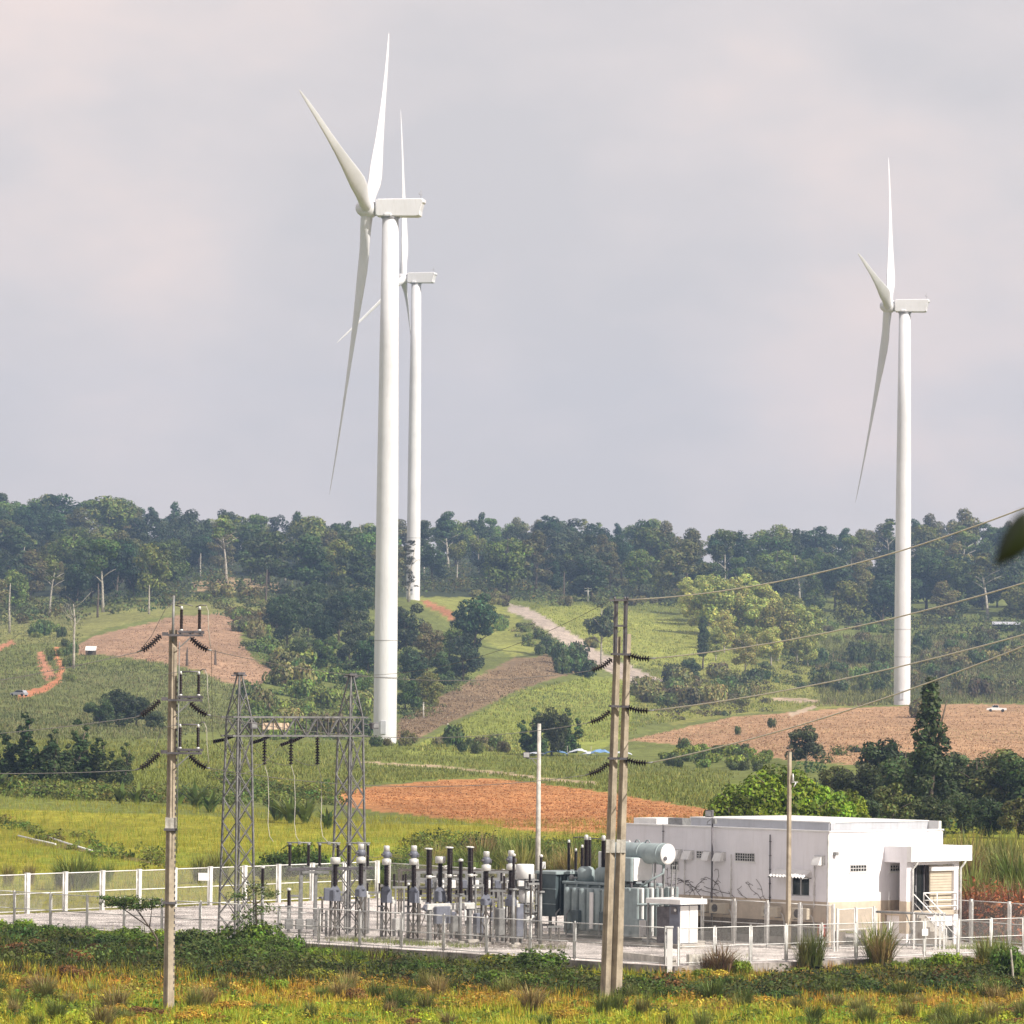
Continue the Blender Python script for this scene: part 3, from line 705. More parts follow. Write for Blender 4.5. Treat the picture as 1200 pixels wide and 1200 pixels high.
for u, v, h, c, lb, dk_ in [(12,742,58,0,'tall bare pale trunk at the left wood edge',0),(88,784,76,1,'dead tree with bare branches left of the pinkish field',0),(175,722,34,0,'straight pale trunk at the wood edge above the pinkish field',0),
        (262,674,26,0,'short pale trunk beside the tan patch on the ridge',0),(234,676,28,0,'thin pale trunk left of the tan patch',0),(221,782,22,0,'dark charred stump on the pinkish field, left one',1),(254,780,18,0,'dark charred stump on the pinkish field, right one',1),
        (115,724,40,0,'bare dark trunk inside the left wood edge',1),(661,706,34,0,'bare trunk at the wood edge above the dirt road',1),(419,690,26,0,'pale trunk just left of the nearest tower',0),(1005,712,26,0,'pale leafless tree in the right wood',0),(312,712,44,0,'thin dark trunk above the hillside shrubs',1)]:
    bare(u, v, h, lb, bool(c), bool(dk_))

# shrubs: a few shapes copied over the slopes
SHR = []
for i in range(5):
    rng = np.random.default_rng(200+i); lobes = [(rng.normal()*0.5, rng.normal()*0.5, 0.45+0.3*rng.random(), 0.7+0.2*rng.random(), 0.7, 0.55+0.15*rng.random()) for _ in range(7)]
    co, cl, fs = leaf_arrays(rng, lobes, 900, 0.15, [(0.13,0.16,0.035),(0.19,0.22,0.04),(0.085,0.11,0.03),(0.20,0.18,0.06),(0.15,0.125,0.055)][i], 0.3)
    SHR.append(fast_mesh('shrub', co, fs, cl, MT['leaf']))
def shrub(k, p, w, h, label, group=None, name='shrub', me=None):
    o = link_mesh(name, me or SHR[k]); o.location = p; o.rotation_euler = (0, 0, random.random()*6.28); o.scale = (w/2.6, w/2.6, h/1.3)
    return tag(o, label, 'bush', group)
rs = random.Random(21)
SADJ = ['mid green', 'light green', 'dark green', 'olive', 'brownish']
def scrub_zone(poly, n, n_per, r, size, col, seed, label):
    u, v = area_pts_(poly, n, seed); scrub_mass('undergrowth', label, [T(a, b) for a, b in zip(u, v)], n_per, r, size, col, seed)
def area_pts_(poly, n, seed):
    rng = np.random.default_rng(seed); xs = [a for a, b in poly]; ys = [b for a, b in poly]
    u = rng.uniform(min(xs), max(xs), n*3); v = rng.uniform(min(ys), max(ys), n*3); m = in_poly(u, v, poly); return u[m][:n], v[m][:n]
scrub_zone([(300,765),(430,780),(436,868),(290,868),(282,835),(335,800)], 130, 150, 1.9, 0.24, (0.12, 0.155, 0.04), 51, 'bright tangled scrub on the slope behind the gantry')
scrub_zone([(225,700),(320,690),(440,700),(430,770),(330,770),(290,765),(262,720)], 130, 120, 2.2, 0.30, (0.105, 0.12, 0.04), 52, 'olive scrub between pinkish field and the nearest tower')
scrub_zone([(470,750),(540,750),(560,790),(500,850),(468,850)], 70, 130, 2.0, 0.26, (0.11, 0.13, 0.035), 53, 'scrub under the copse right of the nearest tower')
scrub_zone([(0,921),(250,934),(250,946),(0,934)], 90, 150, 1.3, 0.16, (0.13, 0.16, 0.03), 54, 'low green growth along the foot of the left hedge')
scrub_zone([(0,958),(60,972),(130,992),(195,1004),(195,1018),(120,1006),(40,984),(0,970)], 46, 110, 0.75, 0.12, (0.14, 0.17, 0.03), 61, 'weedy dark green line crossing the yellow meadow')
scrub_zone([(500,984),(560,988),(700,994),(740,998),(740,1014),(470,1010)], 100, 150, 1.1, 0.12, (0.13, 0.16, 0.028), 62, 'green thicket below the ploughed field')
scrub_zone([(255,915),(400,925),(400,946),(255,944)], 70, 150, 1.3, 0.16, (0.12, 0.15, 0.03), 55, 'low green growth under the gantry beam')
scrub_zone([(860,770),(1055,765),(1055,815),(985,816),(900,800)], 90, 130, 2.0, 0.28, (0.10, 0.12, 0.035), 56, 'scrub on the slope left of the right turbine')
scrub_zone([(1070,748),(1220,745),(1220,822),(1070,822)], 130, 120, 2.0, 0.28, (0.12, 0.125, 0.045), 57, 'scrub on the slope right of the right turbine')
scrub_zone([(990,880),(1220,895),(1220,985),(1000,985),(850,975)], 150, 160, 1.5, 0.2, (0.075, 0.095, 0.025), 58, 'dark undergrowth among the trees behind the building')
scrub_zone([(575,722),(600,722),(700,775),(690,800),(640,775)], 40, 120, 1.6, 0.24, (0.13, 0.14, 0.05), 59, 'scrub on the left bank of the dirt road')
scrub_zone([(760,800),(900,795),(900,835),(800,845),(750,825)], 60, 120, 1.7, 0.24, (0.13, 0.12, 0.055), 60, 'brownish scrub between dirt road and stubble field')
def shrub_zone(poly, n, wpx, ratio, label, ks=(0, 1, 2, 3, 4)):
    xs = [a for a, b in poly]; ys = [b for a, b in poly]; k = 0; tries = 0
    while k < n and tries < n*30:
        tries += 1; u = rs.uniform(min(xs), max(xs)); v = rs.uniform(min(ys), max(ys))
        if not in_poly(np.array([u]), np.array([v]), poly)[0]: continue
        if any(n_.startswith('dirt') and in_poly(np.array([u]), np.array([v-3.0]), pl_)[0] for n_, c_, pl_ in REG): continue
        p = T(u, v); w = rs.uniform(*wpx)*p.y/F
        kk = rs.choice(ks); shrub(kk, p, w, w*ratio*rs.uniform(0.7, 1.3), SADJ[kk] + ' ' + label.replace('leafy ', '').replace('olive ', '').replace('dark ', '').replace('bright ', '').replace('dull bushy ', ''), 'shrubs, ' + label.split(' ', 2)[2], 'crop_plant' if 'crop' in label else 'shrub'); k += 1
shrub_zone([(300,760),(430,790),(435,868),(290,868),(282,830),(330,800)], 50, (18, 38), 0.75, 'bright leafy shrub on the slope behind the gantry', (0, 1, 2, 3))
shrub_zone([(215,700),(330,690),(330,760),(290,770),(262,720)], 34, (14, 26), 0.7, 'olive hillside shrub between pinkish field and wood', (0, 3, 4))
shrub_zone([(425,868),(600,874),(600,886),(425,878)], 18, (9, 18), 0.75, 'low bush in the row at the nearest tower base', (2, 3, 4))
shrub_zone([(760,800),(900,790),(900,826),(800,838),(755,822)], 36, (16, 32), 0.7, 'dull bushy shrub between dirt road and stubble field', (3, 4, 2))
shrub_zone([(900,755),(1045,770),(1045,812),(985,815),(930,790)], 26, (12, 26), 0.85, 'dark bush on the slope left of the right turbine', (0, 2, 2))
shrub_zone([(1070,760),(1220,750),(1220,820),(1070,818)], 32, (12, 28), 0.8, 'bush on the scrubby slope right of the right turbine', (0, 2, 3, 4))
shrub_zone([(960,728),(1220,742),(1220,756),(960,752)], 14, (8, 18), 0.7, 'small bush on the ledge below the right wood', (0, 1, 4))
shrub_zone([(575,725),(610,735),(690,775),(660,775),(600,760)], 14, (9, 18), 0.8, 'leafy shrub on the left bank of the dirt road', (2, 0))
shrub_zone([(640,775),(690,775),(690,796),(650,790)], 6, (20, 30), 0.9, 'large dark shrub below the dirt road bend', (2,))
shrub_zone([(630,700),(780,700),(780,712),(630,710)], 10, (8, 16), 0.7, 'pale scrubby bush at the top of the grassy hill', (3, 4))
shrub_zone([(640,728),(700,760),(690,765),(640,738)], 8, (7, 13), 0.8, 'straw-coloured bush on the right bank of the dirt road', (3, 4))
shrub_zone([(0,732),(90,742),(90,760),(0,752)], 8, (10, 20), 0.8, 'dark shrub at the wood foot by the red track', (2, 0))
shrub_zone([(50,762),(95,766),(92,800),(76,800)], 8, (7, 14), 1.0, 'small shrub lining the red dirt track', (0, 2))
shrub_zone([(770,876),(905,888),(905,906),(790,902)], 40, (12, 20), 0.7, 'leafy crop plant in the row below the stubble field', (1, 2))
shrub_zone([(540,696),(600,696),(600,712),(540,704)], 8, (9, 16), 0.7, 'olive shrub on the knoll beside the rear left turbine', (3, 4))
for u, v, w, h, k, lb in [(868,861,6,8,2,'tiny dark bush alone on the stubble field, left one'),(908,853,8,9,2,'tiny dark bush alone on the stubble field, right one'),(1080,842,30,17,3,'pale tufted bush at the foot of the right tower'),(533,876,26,20,2,'dark bush right of the nearest tower base'),(584,880,17,15,2,'dark spiky bush on the field edge'),(940,808,10,6,2,'dark low bush by the field track'),(325,868,10,10,1,'small green bush behind the gantry beam')]:
    p = T(u, v); shrub(k, p, w*p.y/F*1.2, h*p.y/F*1.3, lb)

# ------------------------------------------------------------------ grasses as ground cover (nobody could count them)
def area_pts(poly, n, seed, uv=True):
    rng = np.random.default_rng(seed); xs = [a for a, b in poly]; ys = [b for a, b in poly]
    u = rng.uniform(min(xs), max(xs), n*2); v = rng.uniform(min(ys), max(ys), n*2); m = in_poly(u, v, poly); u = u[m][:n]; v = v[m][:n]
    return u, v
def grass_world(name, label, polyw, n, blades, hgt, wid, cols, seed, lean=0.35, droop=0.25, seg=2, avoid_yard=True, clump=0.12, patch=0.05):
    rng = np.random.default_rng(seed); x, y = area_pts(polyw, n, seed)
    if avoid_yard:
        m = ~(in_poly(x, y, YARD) | (poly_dist(x, y, YARD) < 0.35)); x = x[m]; y = y[m]
    z = terrain_z(x, y)
    sel = wob(x, y, patch, seed*0.37) + 0.5*wob(x, y, patch*5, seed*0.11) + 0.45*rng.normal(size=len(x))
    cols = np.array(cols); q = np.argsort(np.argsort(sel)); ci = np.minimum((q/len(q)*len(cols)).astype(int), len(cols)-1); col = cols[ci]
    hs = hgt*(0.55+0.9*rng.random(len(x)))*(1+0.35*wob(x, y, patch*3, 1.0))
    b = np.repeat(np.stack([x, y, z-0.03], 1), blades, 0); m = len(b)
    b[:, :2] += rng.normal(size=(m, 2))*clump
    co, cl, fs = ribbons(rng, b, rng.random(m)*6.283, np.repeat(hs, blades)*(0.6+0.6*rng.random(m)), wid*(0.7+0.6*rng.random(m)), droop*rng.random(m)*1.5, lean*rng.random(m), seg, np.repeat(col, blades, 0), 0.22)
    o = link_mesh(name, fast_mesh(name, co, fs, cl, MT['grass'])); tag(o, label, 'grass', kind='stuff'); return o
YG = [(0.50,0.42,0.04),(0.36,0.44,0.03),(0.22,0.32,0.025),(0.44,0.46,0.04),(0.58,0.42,0.05),(0.30,0.40,0.03)]
ORANGE = [(0.56,0.32,0.035),(0.44,0.23,0.035),(0.26,0.32,0.03),(0.56,0.40,0.04),(0.24,0.16,0.04),(0.44,0.44,0.04),(0.60,0.38,0.045)]
DARKW = [(0.05,0.07,0.018),(0.10,0.13,0.02),(0.07,0.045,0.022),(0.15,0.19,0.02),(0.06,0.085,0.018)]  # dark weeds, with the shade of their band put into the colours
grass_world('grass', 'bright yellow-green rough grass at the very front', [(-26,186),(26,186),(29,211),(-27,212)], 11000, 9, 0.42, 0.04, YG, 1, patch=0.25)
grass_world('grass', 'orange and rusty dry weeds behind the front grass', [(-27,208),(29,208),(30,226),(-29,228)], 9000, 9, 0.42, 0.045, ORANGE, 21, patch=0.3)
grass_world('grass', 'dark tangled weeds between the orange weeds and the fence', [(-30,225),(-34,262),(6,222.5),(20,230),(26,236),(26,228),(5,214),(-8,220)], 7000, 9, 0.60, 0.05, DARKW, 10, patch=0.3)
grass_world('grass', 'bright green weeds along the foot of the near fence', [(-27,238),(5,218),(8,223),(7,225.2),(-33,265),(-35,255)], 6500, 9, 0.42, 0.045, [(0.17,0.25,0.02),(0.28,0.34,0.025),(0.36,0.36,0.03),(0.12,0.18,0.02)], 2, patch=0.2)
grass_world('grass', 'green and rusty grass below the right hand near fence', [(7,217),(27,225),(30,243.5),(7.4,224.8)], 4500, 9, 0.45, 0.04, [(0.17,0.25,0.02),(0.30,0.34,0.03),(0.46,0.32,0.045),(0.30,0.16,0.05)], 3, patch=0.25)
MEADOW = [(-34,268),(-8,297),(-5,345),(0,470),(-52,470),(-40,330)]
grass_world('grass', 'ripening yellow-green meadow grass behind the left fence', MEADOW, 15000, 4, 0.55, 0.05, [(0.33,0.30,0.03),(0.28,0.30,0.03),(0.20,0.26,0.03),(0.37,0.30,0.03),(0.24,0.29,0.03)], 4, seg=1, patch=0.035)
grass_world('grass', 'yellow-green rough grass behind the switchyard', [(-8,297),(25,262),(60,300),(70,470),(0,470),(-5,345)], 11000, 4, 0.6, 0.05, [(0.25,0.24,0.03),(0.19,0.23,0.03),(0.13,0.18,0.025),(0.28,0.26,0.03)], 5, seg=1, patch=0.05)
def tuft_field(name, label, polyuv, n, blades, hgt, wid, cols, seed):
    rng = np.random.default_rng(seed); u, v = area_pts(polyuv, n, seed); pts = []
    yy = np.concatenate([np.arange(440, 700, 8.0), np.arange(700, 1620, 16.0)])
    us = np.linspace(min(a for a, b in polyuv), max(a for a, b in polyuv), 40)
    tab = np.array([proj((q-600)/F*yy, yy, terrain_z((q-600)/F*yy, yy))[1] for q in us])
    tab = np.minimum.accumulate(tab, axis=1) - np.arange(len(yy))*1e-4
    k = np.clip(((u-us[0])/(us[1]-us[0])).astype(int), 0, 39)
    y = np.array([np.interp(-vv, -tab[kk], yy) for vv, kk in zip(v, k)]); y += rng.normal(size=len(y))*3
    x = (u-600)/F*y; z = terrain_z(x, y)
    pu, pv_ = proj(x, y, z); keep = np.ones(len(x), bool)
    for nm_, c_, poly in REG:
        if nm_.startswith('dirt') or (nm_ in ('cleared_field', 'ploughed_field', 'stubble_field', 'cleared_slope') and name == 'grass'): keep &= ~in_poly(pu, pv_, poly)
    x, y, z = x[keep], y[keep], z[keep]
    cols = np.array(cols); ci = (np.clip((wob(x, y, 0.03, seed)+0.4*rng.normal(size=len(x))+1)/2, 0, 0.999)*len(cols)).astype(int); col = cols[ci]
    b = np.repeat(np.stack([x, y, z], 1), blades, 0); m = len(b); b[:, :2] += rng.normal(size=(m, 2))*0.5
    co, cl, fs = ribbons(rng, b, rng.random(m)*6.283, hgt*(0.5+rng.random(m)), wid*(0.6+0.8*rng.random(m)), 0.3*rng.random(m), 0.5*rng.random(m), 1, np.repeat(col, blades, 0), 0.22)
    o = link_mesh(name, fast_mesh(name, co, fs, cl, MT['grass'])); tag(o, label, 'grass', kind='stuff'); return o
GR = [(0.20,0.22,0.04),(0.165,0.19,0.035),(0.25,0.24,0.05),(0.13,0.155,0.03)]
tuft_field('grass', 'rough green grass on the fields beyond the meadow', [(-20,930),(-20,868),(430,868),(640,882),(860,905),(830,950),(700,926),(570,910),(440,918),(380,938)], 15000, 3, 0.42, 0.26, GR, 6)
CL = [(0.38,0.175,0.07),(0.45,0.21,0.085),(0.42,0.19,0.075),(0.48,0.25,0.11)]
tuft_field('soil_clods', 'clods of orange earth on the ploughed field', [(405,930),(520,916),(600,914),(700,929),(835,953),(830,975),(700,974),(600,969),(480,953)], 7000, 2, 0.11, 0.40, CL, 16)
tuft_field('soil_clods', 'stubble and clods on the brown field', [(740,868),(860,842),(1060,829),(1215,828),(1215,912),(1040,898),(900,886),(800,871)], 9000, 2, 0.22, 0.5, [(0.34,0.21,0.11),(0.42,0.28,0.16),(0.36,0.22,0.12),(0.48,0.36,0.20)], 17)
tuft_field('soil_clods', 'stubble and clods on the pinkish field', [(95,757),(205,724),(270,722),(282,752),(322,786),(298,804),(235,785),(95,765)], 3000, 2, 0.22, 0.5, [(0.28,0.17,0.11),(0.40,0.26,0.16),(0.33,0.21,0.13),(0.30,0.22,0.11)], 18)
tuft_field('soil_clods', 'clods and debris on the dark cleared slope', [(466,866),(475,842),(565,792),(640,770),(672,778),(640,796),(560,830),(490,864)], 5000, 2, 0.30, 0.5, [(0.15,0.10,0.06),(0.27,0.19,0.11),(0.21,0.14,0.08),(0.38,0.30,0.20)], 19)
tuft_field('grass', 'short grass on the left hillside pasture', [(-20,868),(-20,728),(100,722),(90,766),(200,778),(270,800),(300,812),(280,850),(200,866)], 11000, 3, 0.5, 0.36, [(0.17,0.18,0.055),(0.14,0.16,0.05),(0.21,0.19,0.08),(0.11,0.13,0.04)], 7)
tuft_field('grass', 'rough grass and weeds on the grassy hillside right of the road', [(600,706),(770,704),(960,745),(1060,775),(1060,822),(860,836),(760,850),(735,862),(640,880),(490,880),(600,812),(690,792),(770,806),(700,768),(640,730)], 15000, 3, 0.55, 0.40, [(0.27,0.29,0.055),(0.21,0.25,0.045),(0.31,0.29,0.07),(0.15,0.18,0.04)], 8)
tuft_field('grass', 'scrubby weeds around and beyond the right turbine base', [(960,745),(1220,748),(1220,824),(960,828)], 7000, 3, 1.3, 0.45, [(0.16,0.16,0.05),(0.11,0.12,0.04),(0.20,0.15,0.08)], 9)

# ------------------------------------------------------------------ tall cane clumps, banana plants, weeds
def cane_mesh(seed, n, H, w, col, droop=0.55, spread=0.5, lean=0.35, cj=0.22):
    rng = np.random.default_rng(seed); a = rng.random(n)*6.283; q = np.sqrt(rng.random(n))*spread
    base = np.stack([np.cos(a)*q, np.sin(a)*q, np.zeros(n)-0.05], 1); base[:, 2] += rng.random(n)*H*0.35
    return ribbons(rng, base, a+rng.normal(size=n)*0.6, H*(0.5+0.5*rng.random(n)), w*(0.7+0.6*rng.random(n)), droop*rng.random(n), lean*rng.random(n), 4, col, cj)
BADJ = ['leafy green', 'bright green', 'dark green', 'olive', 'rusty brown', 'dry orange']
def near_zone(u):
    for lim, t in ((90, 'at the left frame edge'), (180, 'left of the single pole foot'), (250, 'right of the single pole foot'), (330, 'below the gantry'), (400, 'below the disconnector'), (470, 'below the first instrument transformers'), (560, 'below the three black columns'),
                   (640, 'below the lamp pole'), (700, 'left of the twin pole foot'), (790, 'right of the twin pole foot'), (880, 'below the kiosk'), (970, 'below the slim pole'), (1060, 'below the bright wall'), (1140, 'below the porch')):
        if u < lim: return t
    return 'at the right frame edge'
CANE = []
for i, c in enumerate([(0.20,0.20,0.055),(0.14,0.17,0.035),(0.28,0.22,0.085),(0.25,0.10,0.05),(0.20,0.13,0.08)]):
    co, cl, fs = cane_mesh(300+i, 260, 2.2, 0.06, c); CANE.append(fast_mesh('cane', co, fs, cl, MT['leaf_near']))
BAN = []
for i in range(2):
    rng = np.random.default_rng(330+i); co, cl, fs = cane_mesh(330+i, 26, 2.6, 0.55, (0.13,0.17,0.04), 0.6, 0.25, 0.5, 0.3); BAN.append(fast_mesh('banana', co, fs, cl, MT['leaf_near']))
def clump(me, p, h, label, group, name, w=1.0, H=2.2, cat='grass clump'):
    o = link_mesh(name, me); s = h/H; o.location = p; o.scale = (s*w, s*w, s); o.rotation_euler = (0, 0, random.random()*6.28); return tag(o, label, cat, group)
rc = random.Random(31)
CADJ = ['yellow-green', 'green', 'straw-coloured', 'rust-red', 'brown']
for i in range(88):
    u = rc.uniform(455, 740); Y = rc.uniform(302, 335); p = TY(u, Y)
    k = rc.choice((0, 1, 1, 1, 2)); clump(CANE[k], p, rc.uniform(1.2, 1.6 + 1.5*min(1, max(0, (u-455)/120))), CADJ[k] + ' cane clump behind the switchgear, ' + near_zone(u).replace('below', 'above').replace(' foot', ''), 'cane thicket behind the switchgear', 'cane_clump', 1.1)
for i in range(16):
    u = rc.uniform(705, 850); p = TY(u, rc.uniform(300, 330))
    clump(CANE[rc.choice((0, 1))], p, rc.uniform(1.4, 2.2), 'cane grass clump behind the left end of the white building', 'cane clumps behind the building', 'cane_clump', 1.1)
for i in range(60):
    u = rc.uniform(1005, 1215); Y = rc.uniform(268, 318); p = TY(u, Y)
    k = rc.choice((0, 0, 1, 2)); clump(CANE[k], p, rc.uniform(2.2, 4.0), 'tall ' + CADJ[k] + ' cane clump ' + ('above the bright wall' if u < 1060 else 'above the porch canopy' if u < 1130 else 'right of the porch' if u < 1165 else 'at the right frame edge'), 'cane thicket behind the porch', 'cane_clump', 1.0)
for i in range(26):
    u = rc.uniform(1142, 1210); Y = rc.uniform(252, 264); p = TY(u, Y)
    rng = np.random.default_rng(400+i)
    k = rc.choice((3, 3, 3, 4, 1)); o = clump(CANE[k], p, rc.uniform(1.6, 3.0), CADJ[k] + ' weedy clump on the bank ' + ('just right of the porch' if u < 1165 else 'cut by the right frame edge' if u > 1190 else 'between porch and frame edge'), 'weeds on the bank right of the porch', 'weed_clump', 1.5)
for i, (u, Y, h) in enumerate([(212,470,2.4),(235,465,2.6),(165,470,2.0),(345,440,2.6),(330,445,2.2),(362,440,2.4),(388,430,1.8),(0,480,2.2),(18,480,1.8),(145,472,1.9),(250,455,1.9)]):
    clump(BAN[i % 2], TY(u, Y), h, ['banana plant just right of the single pole, first','banana plant between pole and gantry','banana plant left of the single pole','dark banana plant under the gantry beam, middle','dark banana plant under the gantry beam, left','dark banana plant under the gantry beam, right','yellowish banana plant beside the right gantry leg','banana plant at the left frame edge','small banana plant near the frame edge','small banana plant among the hedge trees','banana plant by the left gantry leg'][i], 'banana plants in the hedge', 'banana_plant', 1.25, 2.6, 'plant')
for i, (u, v, h, w) in enumerate([(92,1030,2.2,1.3),(80,1032,1.9,1.1),(110,1032,1.8,1.1),(15,1034,1.5,0.8),(40,1034,1.4,0.8),(240,1012,1.9,1.0),(262,1010,2.3,1.0),(132,1028,1.3,0.9)]):
    clump(CANE[(1, 1, 1, 2, 2, 0, 0, 1)[i]], TY(u, 300+i*2), h, ['tall dark green tuft behind the left fence','dark tuft left of the tall one behind the fence','dark tuft right of the tall one behind the fence','thin straw tuft behind the fence at the frame edge','thin straw tuft second from the frame edge','cane tuft left of the gantry','cane tuft touching the left gantry leg','small tuft behind the fifth fence panel'][i], 'tufts behind the left fence', 'cane_clump', w)
# near shrubs and bushes behind the yard
NSH = []
for i in range(6):
    rng = np.random.default_rng(500+i); lobes = [(rng.normal()*0.42, rng.normal()*0.42, 0.45+0.35*rng.random(), 0.5, 0.5, 0.42) for _ in range(9)]
    co, cl, fs = leaf_arrays(rng, lobes, 2600, 0.075, [(0.11,0.16,0.02),(0.18,0.24,0.02),(0.06,0.09,0.018),(0.24,0.25,0.03),(0.24,0.12,0.04),(0.46,0.31,0.04)][i], 0.35, shell=0.6)
    NSH.append(fast_mesh('bush', co, fs, cl, MT['leaf_near']))
def nbush(k, p, w, h, label, group=None):
    o = link_mesh('bush', NSH[k]); o.location = (p[0], p[1], p[2]-0.1); o.rotation_euler = (0, 0, random.random()*6.28); o.scale = (w/2.2, w/2.2, h/1.2); return tag(o, label, 'bush', group)
for i, (u, Y, w, h) in enumerate([(330,320,2.2,1.9),(352,322,2.6,2.5),(372,318,2.2,2.0),(318,316,1.8,1.4),(395,322,2.0,1.6),(440,312,2.4,1.8),(462,315,2.2,1.6),(480,318,2.0,1.5)]):
    nbush((2, 0, 2, 0, 1, 2, 0, 2)[i], TY(u, Y), w, h, ['dark bush behind the disconnector, left','tallest leafy bush between the gantry legs','dark bush by the right gantry leg','low bush behind the post insulators','light bush behind the right gantry leg','dark bush behind the first instrument transformers','bush behind the second instrument transformer','bush behind the third instrument transformer'][i], 'bushes behind the switchgear')
def gz(u, Y):
    x = (u-600)/F*Y; return (x, Y, tz(x, Y))
rb = random.Random(77)
def strip(n, u0, u1, y_of, ks, w, h, what, name='bush'):
    for i in range(n):
        u = rb.uniform(u0, u1); k = rb.choice(ks); o = nbush(k, gz(u, y_of(u)), rb.uniform(*w), rb.uniform(*h), BADJ[k] + ' ' + what + ' ' + near_zone(u), what + 's ' + near_zone(u)); o.name = name
strip(60, -20, 420, lambda u: np.interp(u, [-20, 400], [253, 234]) - rb.uniform(0.5, 9), (0, 1, 2, 0), (1.0, 2.0), (0.5, 1.1), 'bush just under the near fence')
strip(26, 400, 800, lambda u: np.interp(u, [400, 800], [234, 223]) - rb.uniform(0.4, 4), (0, 3, 1, 4), (0.7, 1.4), (0.3, 0.6), 'bush just under the near fence')
strip(26, 800, 1210, lambda u: np.interp(u, [800, 1210], [224, 238]) - rb.uniform(0.5, 5), (1, 3, 0, 4), (0.8, 1.5), (0.4, 0.8), 'bush just under the near fence')
strip(60, -20, 1220, lambda u: np.interp(u, [-20, 400, 800, 1220], [236, 227, 219, 226]) + rb.uniform(-6, 4), (2, 0, 2, 3, 0, 4), (1.0, 2.2), (0.5, 1.0), 'weed bush in the dark weed band', 'weed_bush')
strip(100, -20, 1220, lambda u: rb.uniform(194, 226), (5, 3, 1, 5, 5, 4, 0), (0.8, 2.0), (0.35, 0.75), 'weed bush in the front grass', 'weed_bush')
scrub_mass('undergrowth', 'rust-red leafy growth on the bank right of the porch', [gz(rb.uniform(1140, 1225), rb.uniform(251, 262)) for _ in range(60)], 260, 1.7, 0.10, (0.36, 0.115, 0.045), 48, hgt=1.5)
def fpts(n, y0, y1): return [gz(rb.uniform(-20, 1220), rb.uniform(y0, y1)) for _ in range(n)]
scrub_mass('undergrowth', 'yellow-green leafy weeds among the front grass', fpts(170, 193, 213), 150, 0.62, 0.075, (0.34, 0.38, 0.03), 45, hgt=0.8)
scrub_mass('undergrowth', 'orange-brown dying weeds behind the front grass', fpts(170, 207, 226), 170, 0.75, 0.075, (0.40, 0.27, 0.045), 46, hgt=0.8)
scrub_mass('undergrowth', 'fresh green weeds scattered through the front strip', fpts(130, 194, 224), 150, 0.7, 0.08, (0.13, 0.20, 0.02), 47, hgt=0.8)
pts = []
for i in range(230):
    u = rb.uniform(-20, 1220); Y = rb.uniform(np.interp(u, [-20, 400, 800, 1220], [227, 222, 215, 220]), np.interp(u, [-20, 400, 800, 1220], [244, 231, 221, 231])); pts.append(gz(u, Y))
scrub_mass('undergrowth', 'dark tangled weeds in the band between front weeds and near fence', pts, 360, 1.15, 0.085, (0.072, 0.090, 0.020), 44, hgt=0.85)  # leaf colour darkened to carry the shade inside the weed band
for i in range(70):
    u = rb.uniform(-20, 1220); Y = rb.uniform(194, 218); k = rb.choice((0, 1, 2, 1, 0))
    clump(CANE[k], gz(u, Y), rb.uniform(0.6, 1.2), ['yellow-green', 'green', 'straw-coloured', 'reddish'][k] + ' grass tussock ' + near_zone(u), 'grass tussocks ' + near_zone(u), 'grass_tussock', rb.uniform(0.9, 1.5))
for u, Y, w, h, k, lb in [(628,228.0,3.0,1.2,0,'broad dark green bush before the fence under the lamp pole'),(590,228.5,1.8,1.0,3,'olive bush left of the broad bush at the fence'),(873,226.6,1.2,0.95,1,'round glossy green bush below the right fence'),(1112,230,1.5,1.1,1,'light green leafy bush under the porch fence'),(235,236,2.4,1.4,2,'dark bush right of the single pole foot'),(300,238,2.6,1.6,0,'leafy bush at the foot of the left gantry leg'),(1190,226,1.8,1.8,0,'dark bush cut by the right frame edge')]:
    nbush(k, gz(u, Y), w, h, lb)
for u, Y, h, k, w, lb in [(850,226.4,1.5,4,1.3,'brown dry clump against the fence left of the glossy bush'),(838,226.2,1.1,4,1.1,'low brown dry clump beside the white corner post'),(948,229.5,1.9,0,0.7,'tall green weed clump before the slim pole fence'),(960,229.5,2.2,1,0.6,'tallest thin weed right of the slim pole'),(1034,232,2.3,1,1.0,'tall spiky green clump in front of the porch stairs'),(1038,231,1.9,2,0.9,'straw-coloured clump under the spiky green one'),(1160,233,1.5,0,1.2,'bright grassy clump near the right frame edge'),(1180,231,1.6,1,1.0,'green clump beside the leaning stake')]:
    clump(CANE[k], gz(u, Y), h, lb, None, 'weed_clump', w)
# umbrella-shaped sapling left and the thin sapling by the gantry
def sapling(p, pts, crown, label, n, size, col, seed):
    th = thing('sapling', label, 'tree', p); mb = MB(); mb.path(pts, [0.06, 0.05, 0.04, 0.025][:len(pts)], 6)
    q = Vector(pts[-2]); rng = np.random.default_rng(seed)
    for l in crown: mb.path([q, (q+Vector(l[:3]))/2, l[:3]], [0.03, 0.02, 0.01], 5)
    mb.build('trunk', MT['bark'], th)
    co, cl, fs = leaf_arrays(rng, crown, n, size, col, 0.35, jit=1.2, aspect=0.35, shell=0.9)
    link_mesh('crown', fast_mesh('crown', co, fs, cl, MT['leaf_near']), th)
b = Vector(gz(190, 232))
sapling(b, [(0, 0, 0), (0, 0, 1.0), (-0.35, 0, 1.5), (-0.8, 0, 2.1)], [(-1.0,0,2.45,0.9,0.7,0.22),(-1.9,0.3,2.55,0.8,0.6,0.2),(-0.2,-0.2,2.6,0.6,0.6,0.25),(-1.3,0,2.75,0.8,0.6,0.2),(-2.3,0.2,2.8,0.45,0.4,0.12)], 'small flat-topped sapling leaning left beside the single pole', 1500, 0.085, (0.085,0.12,0.025), 601)
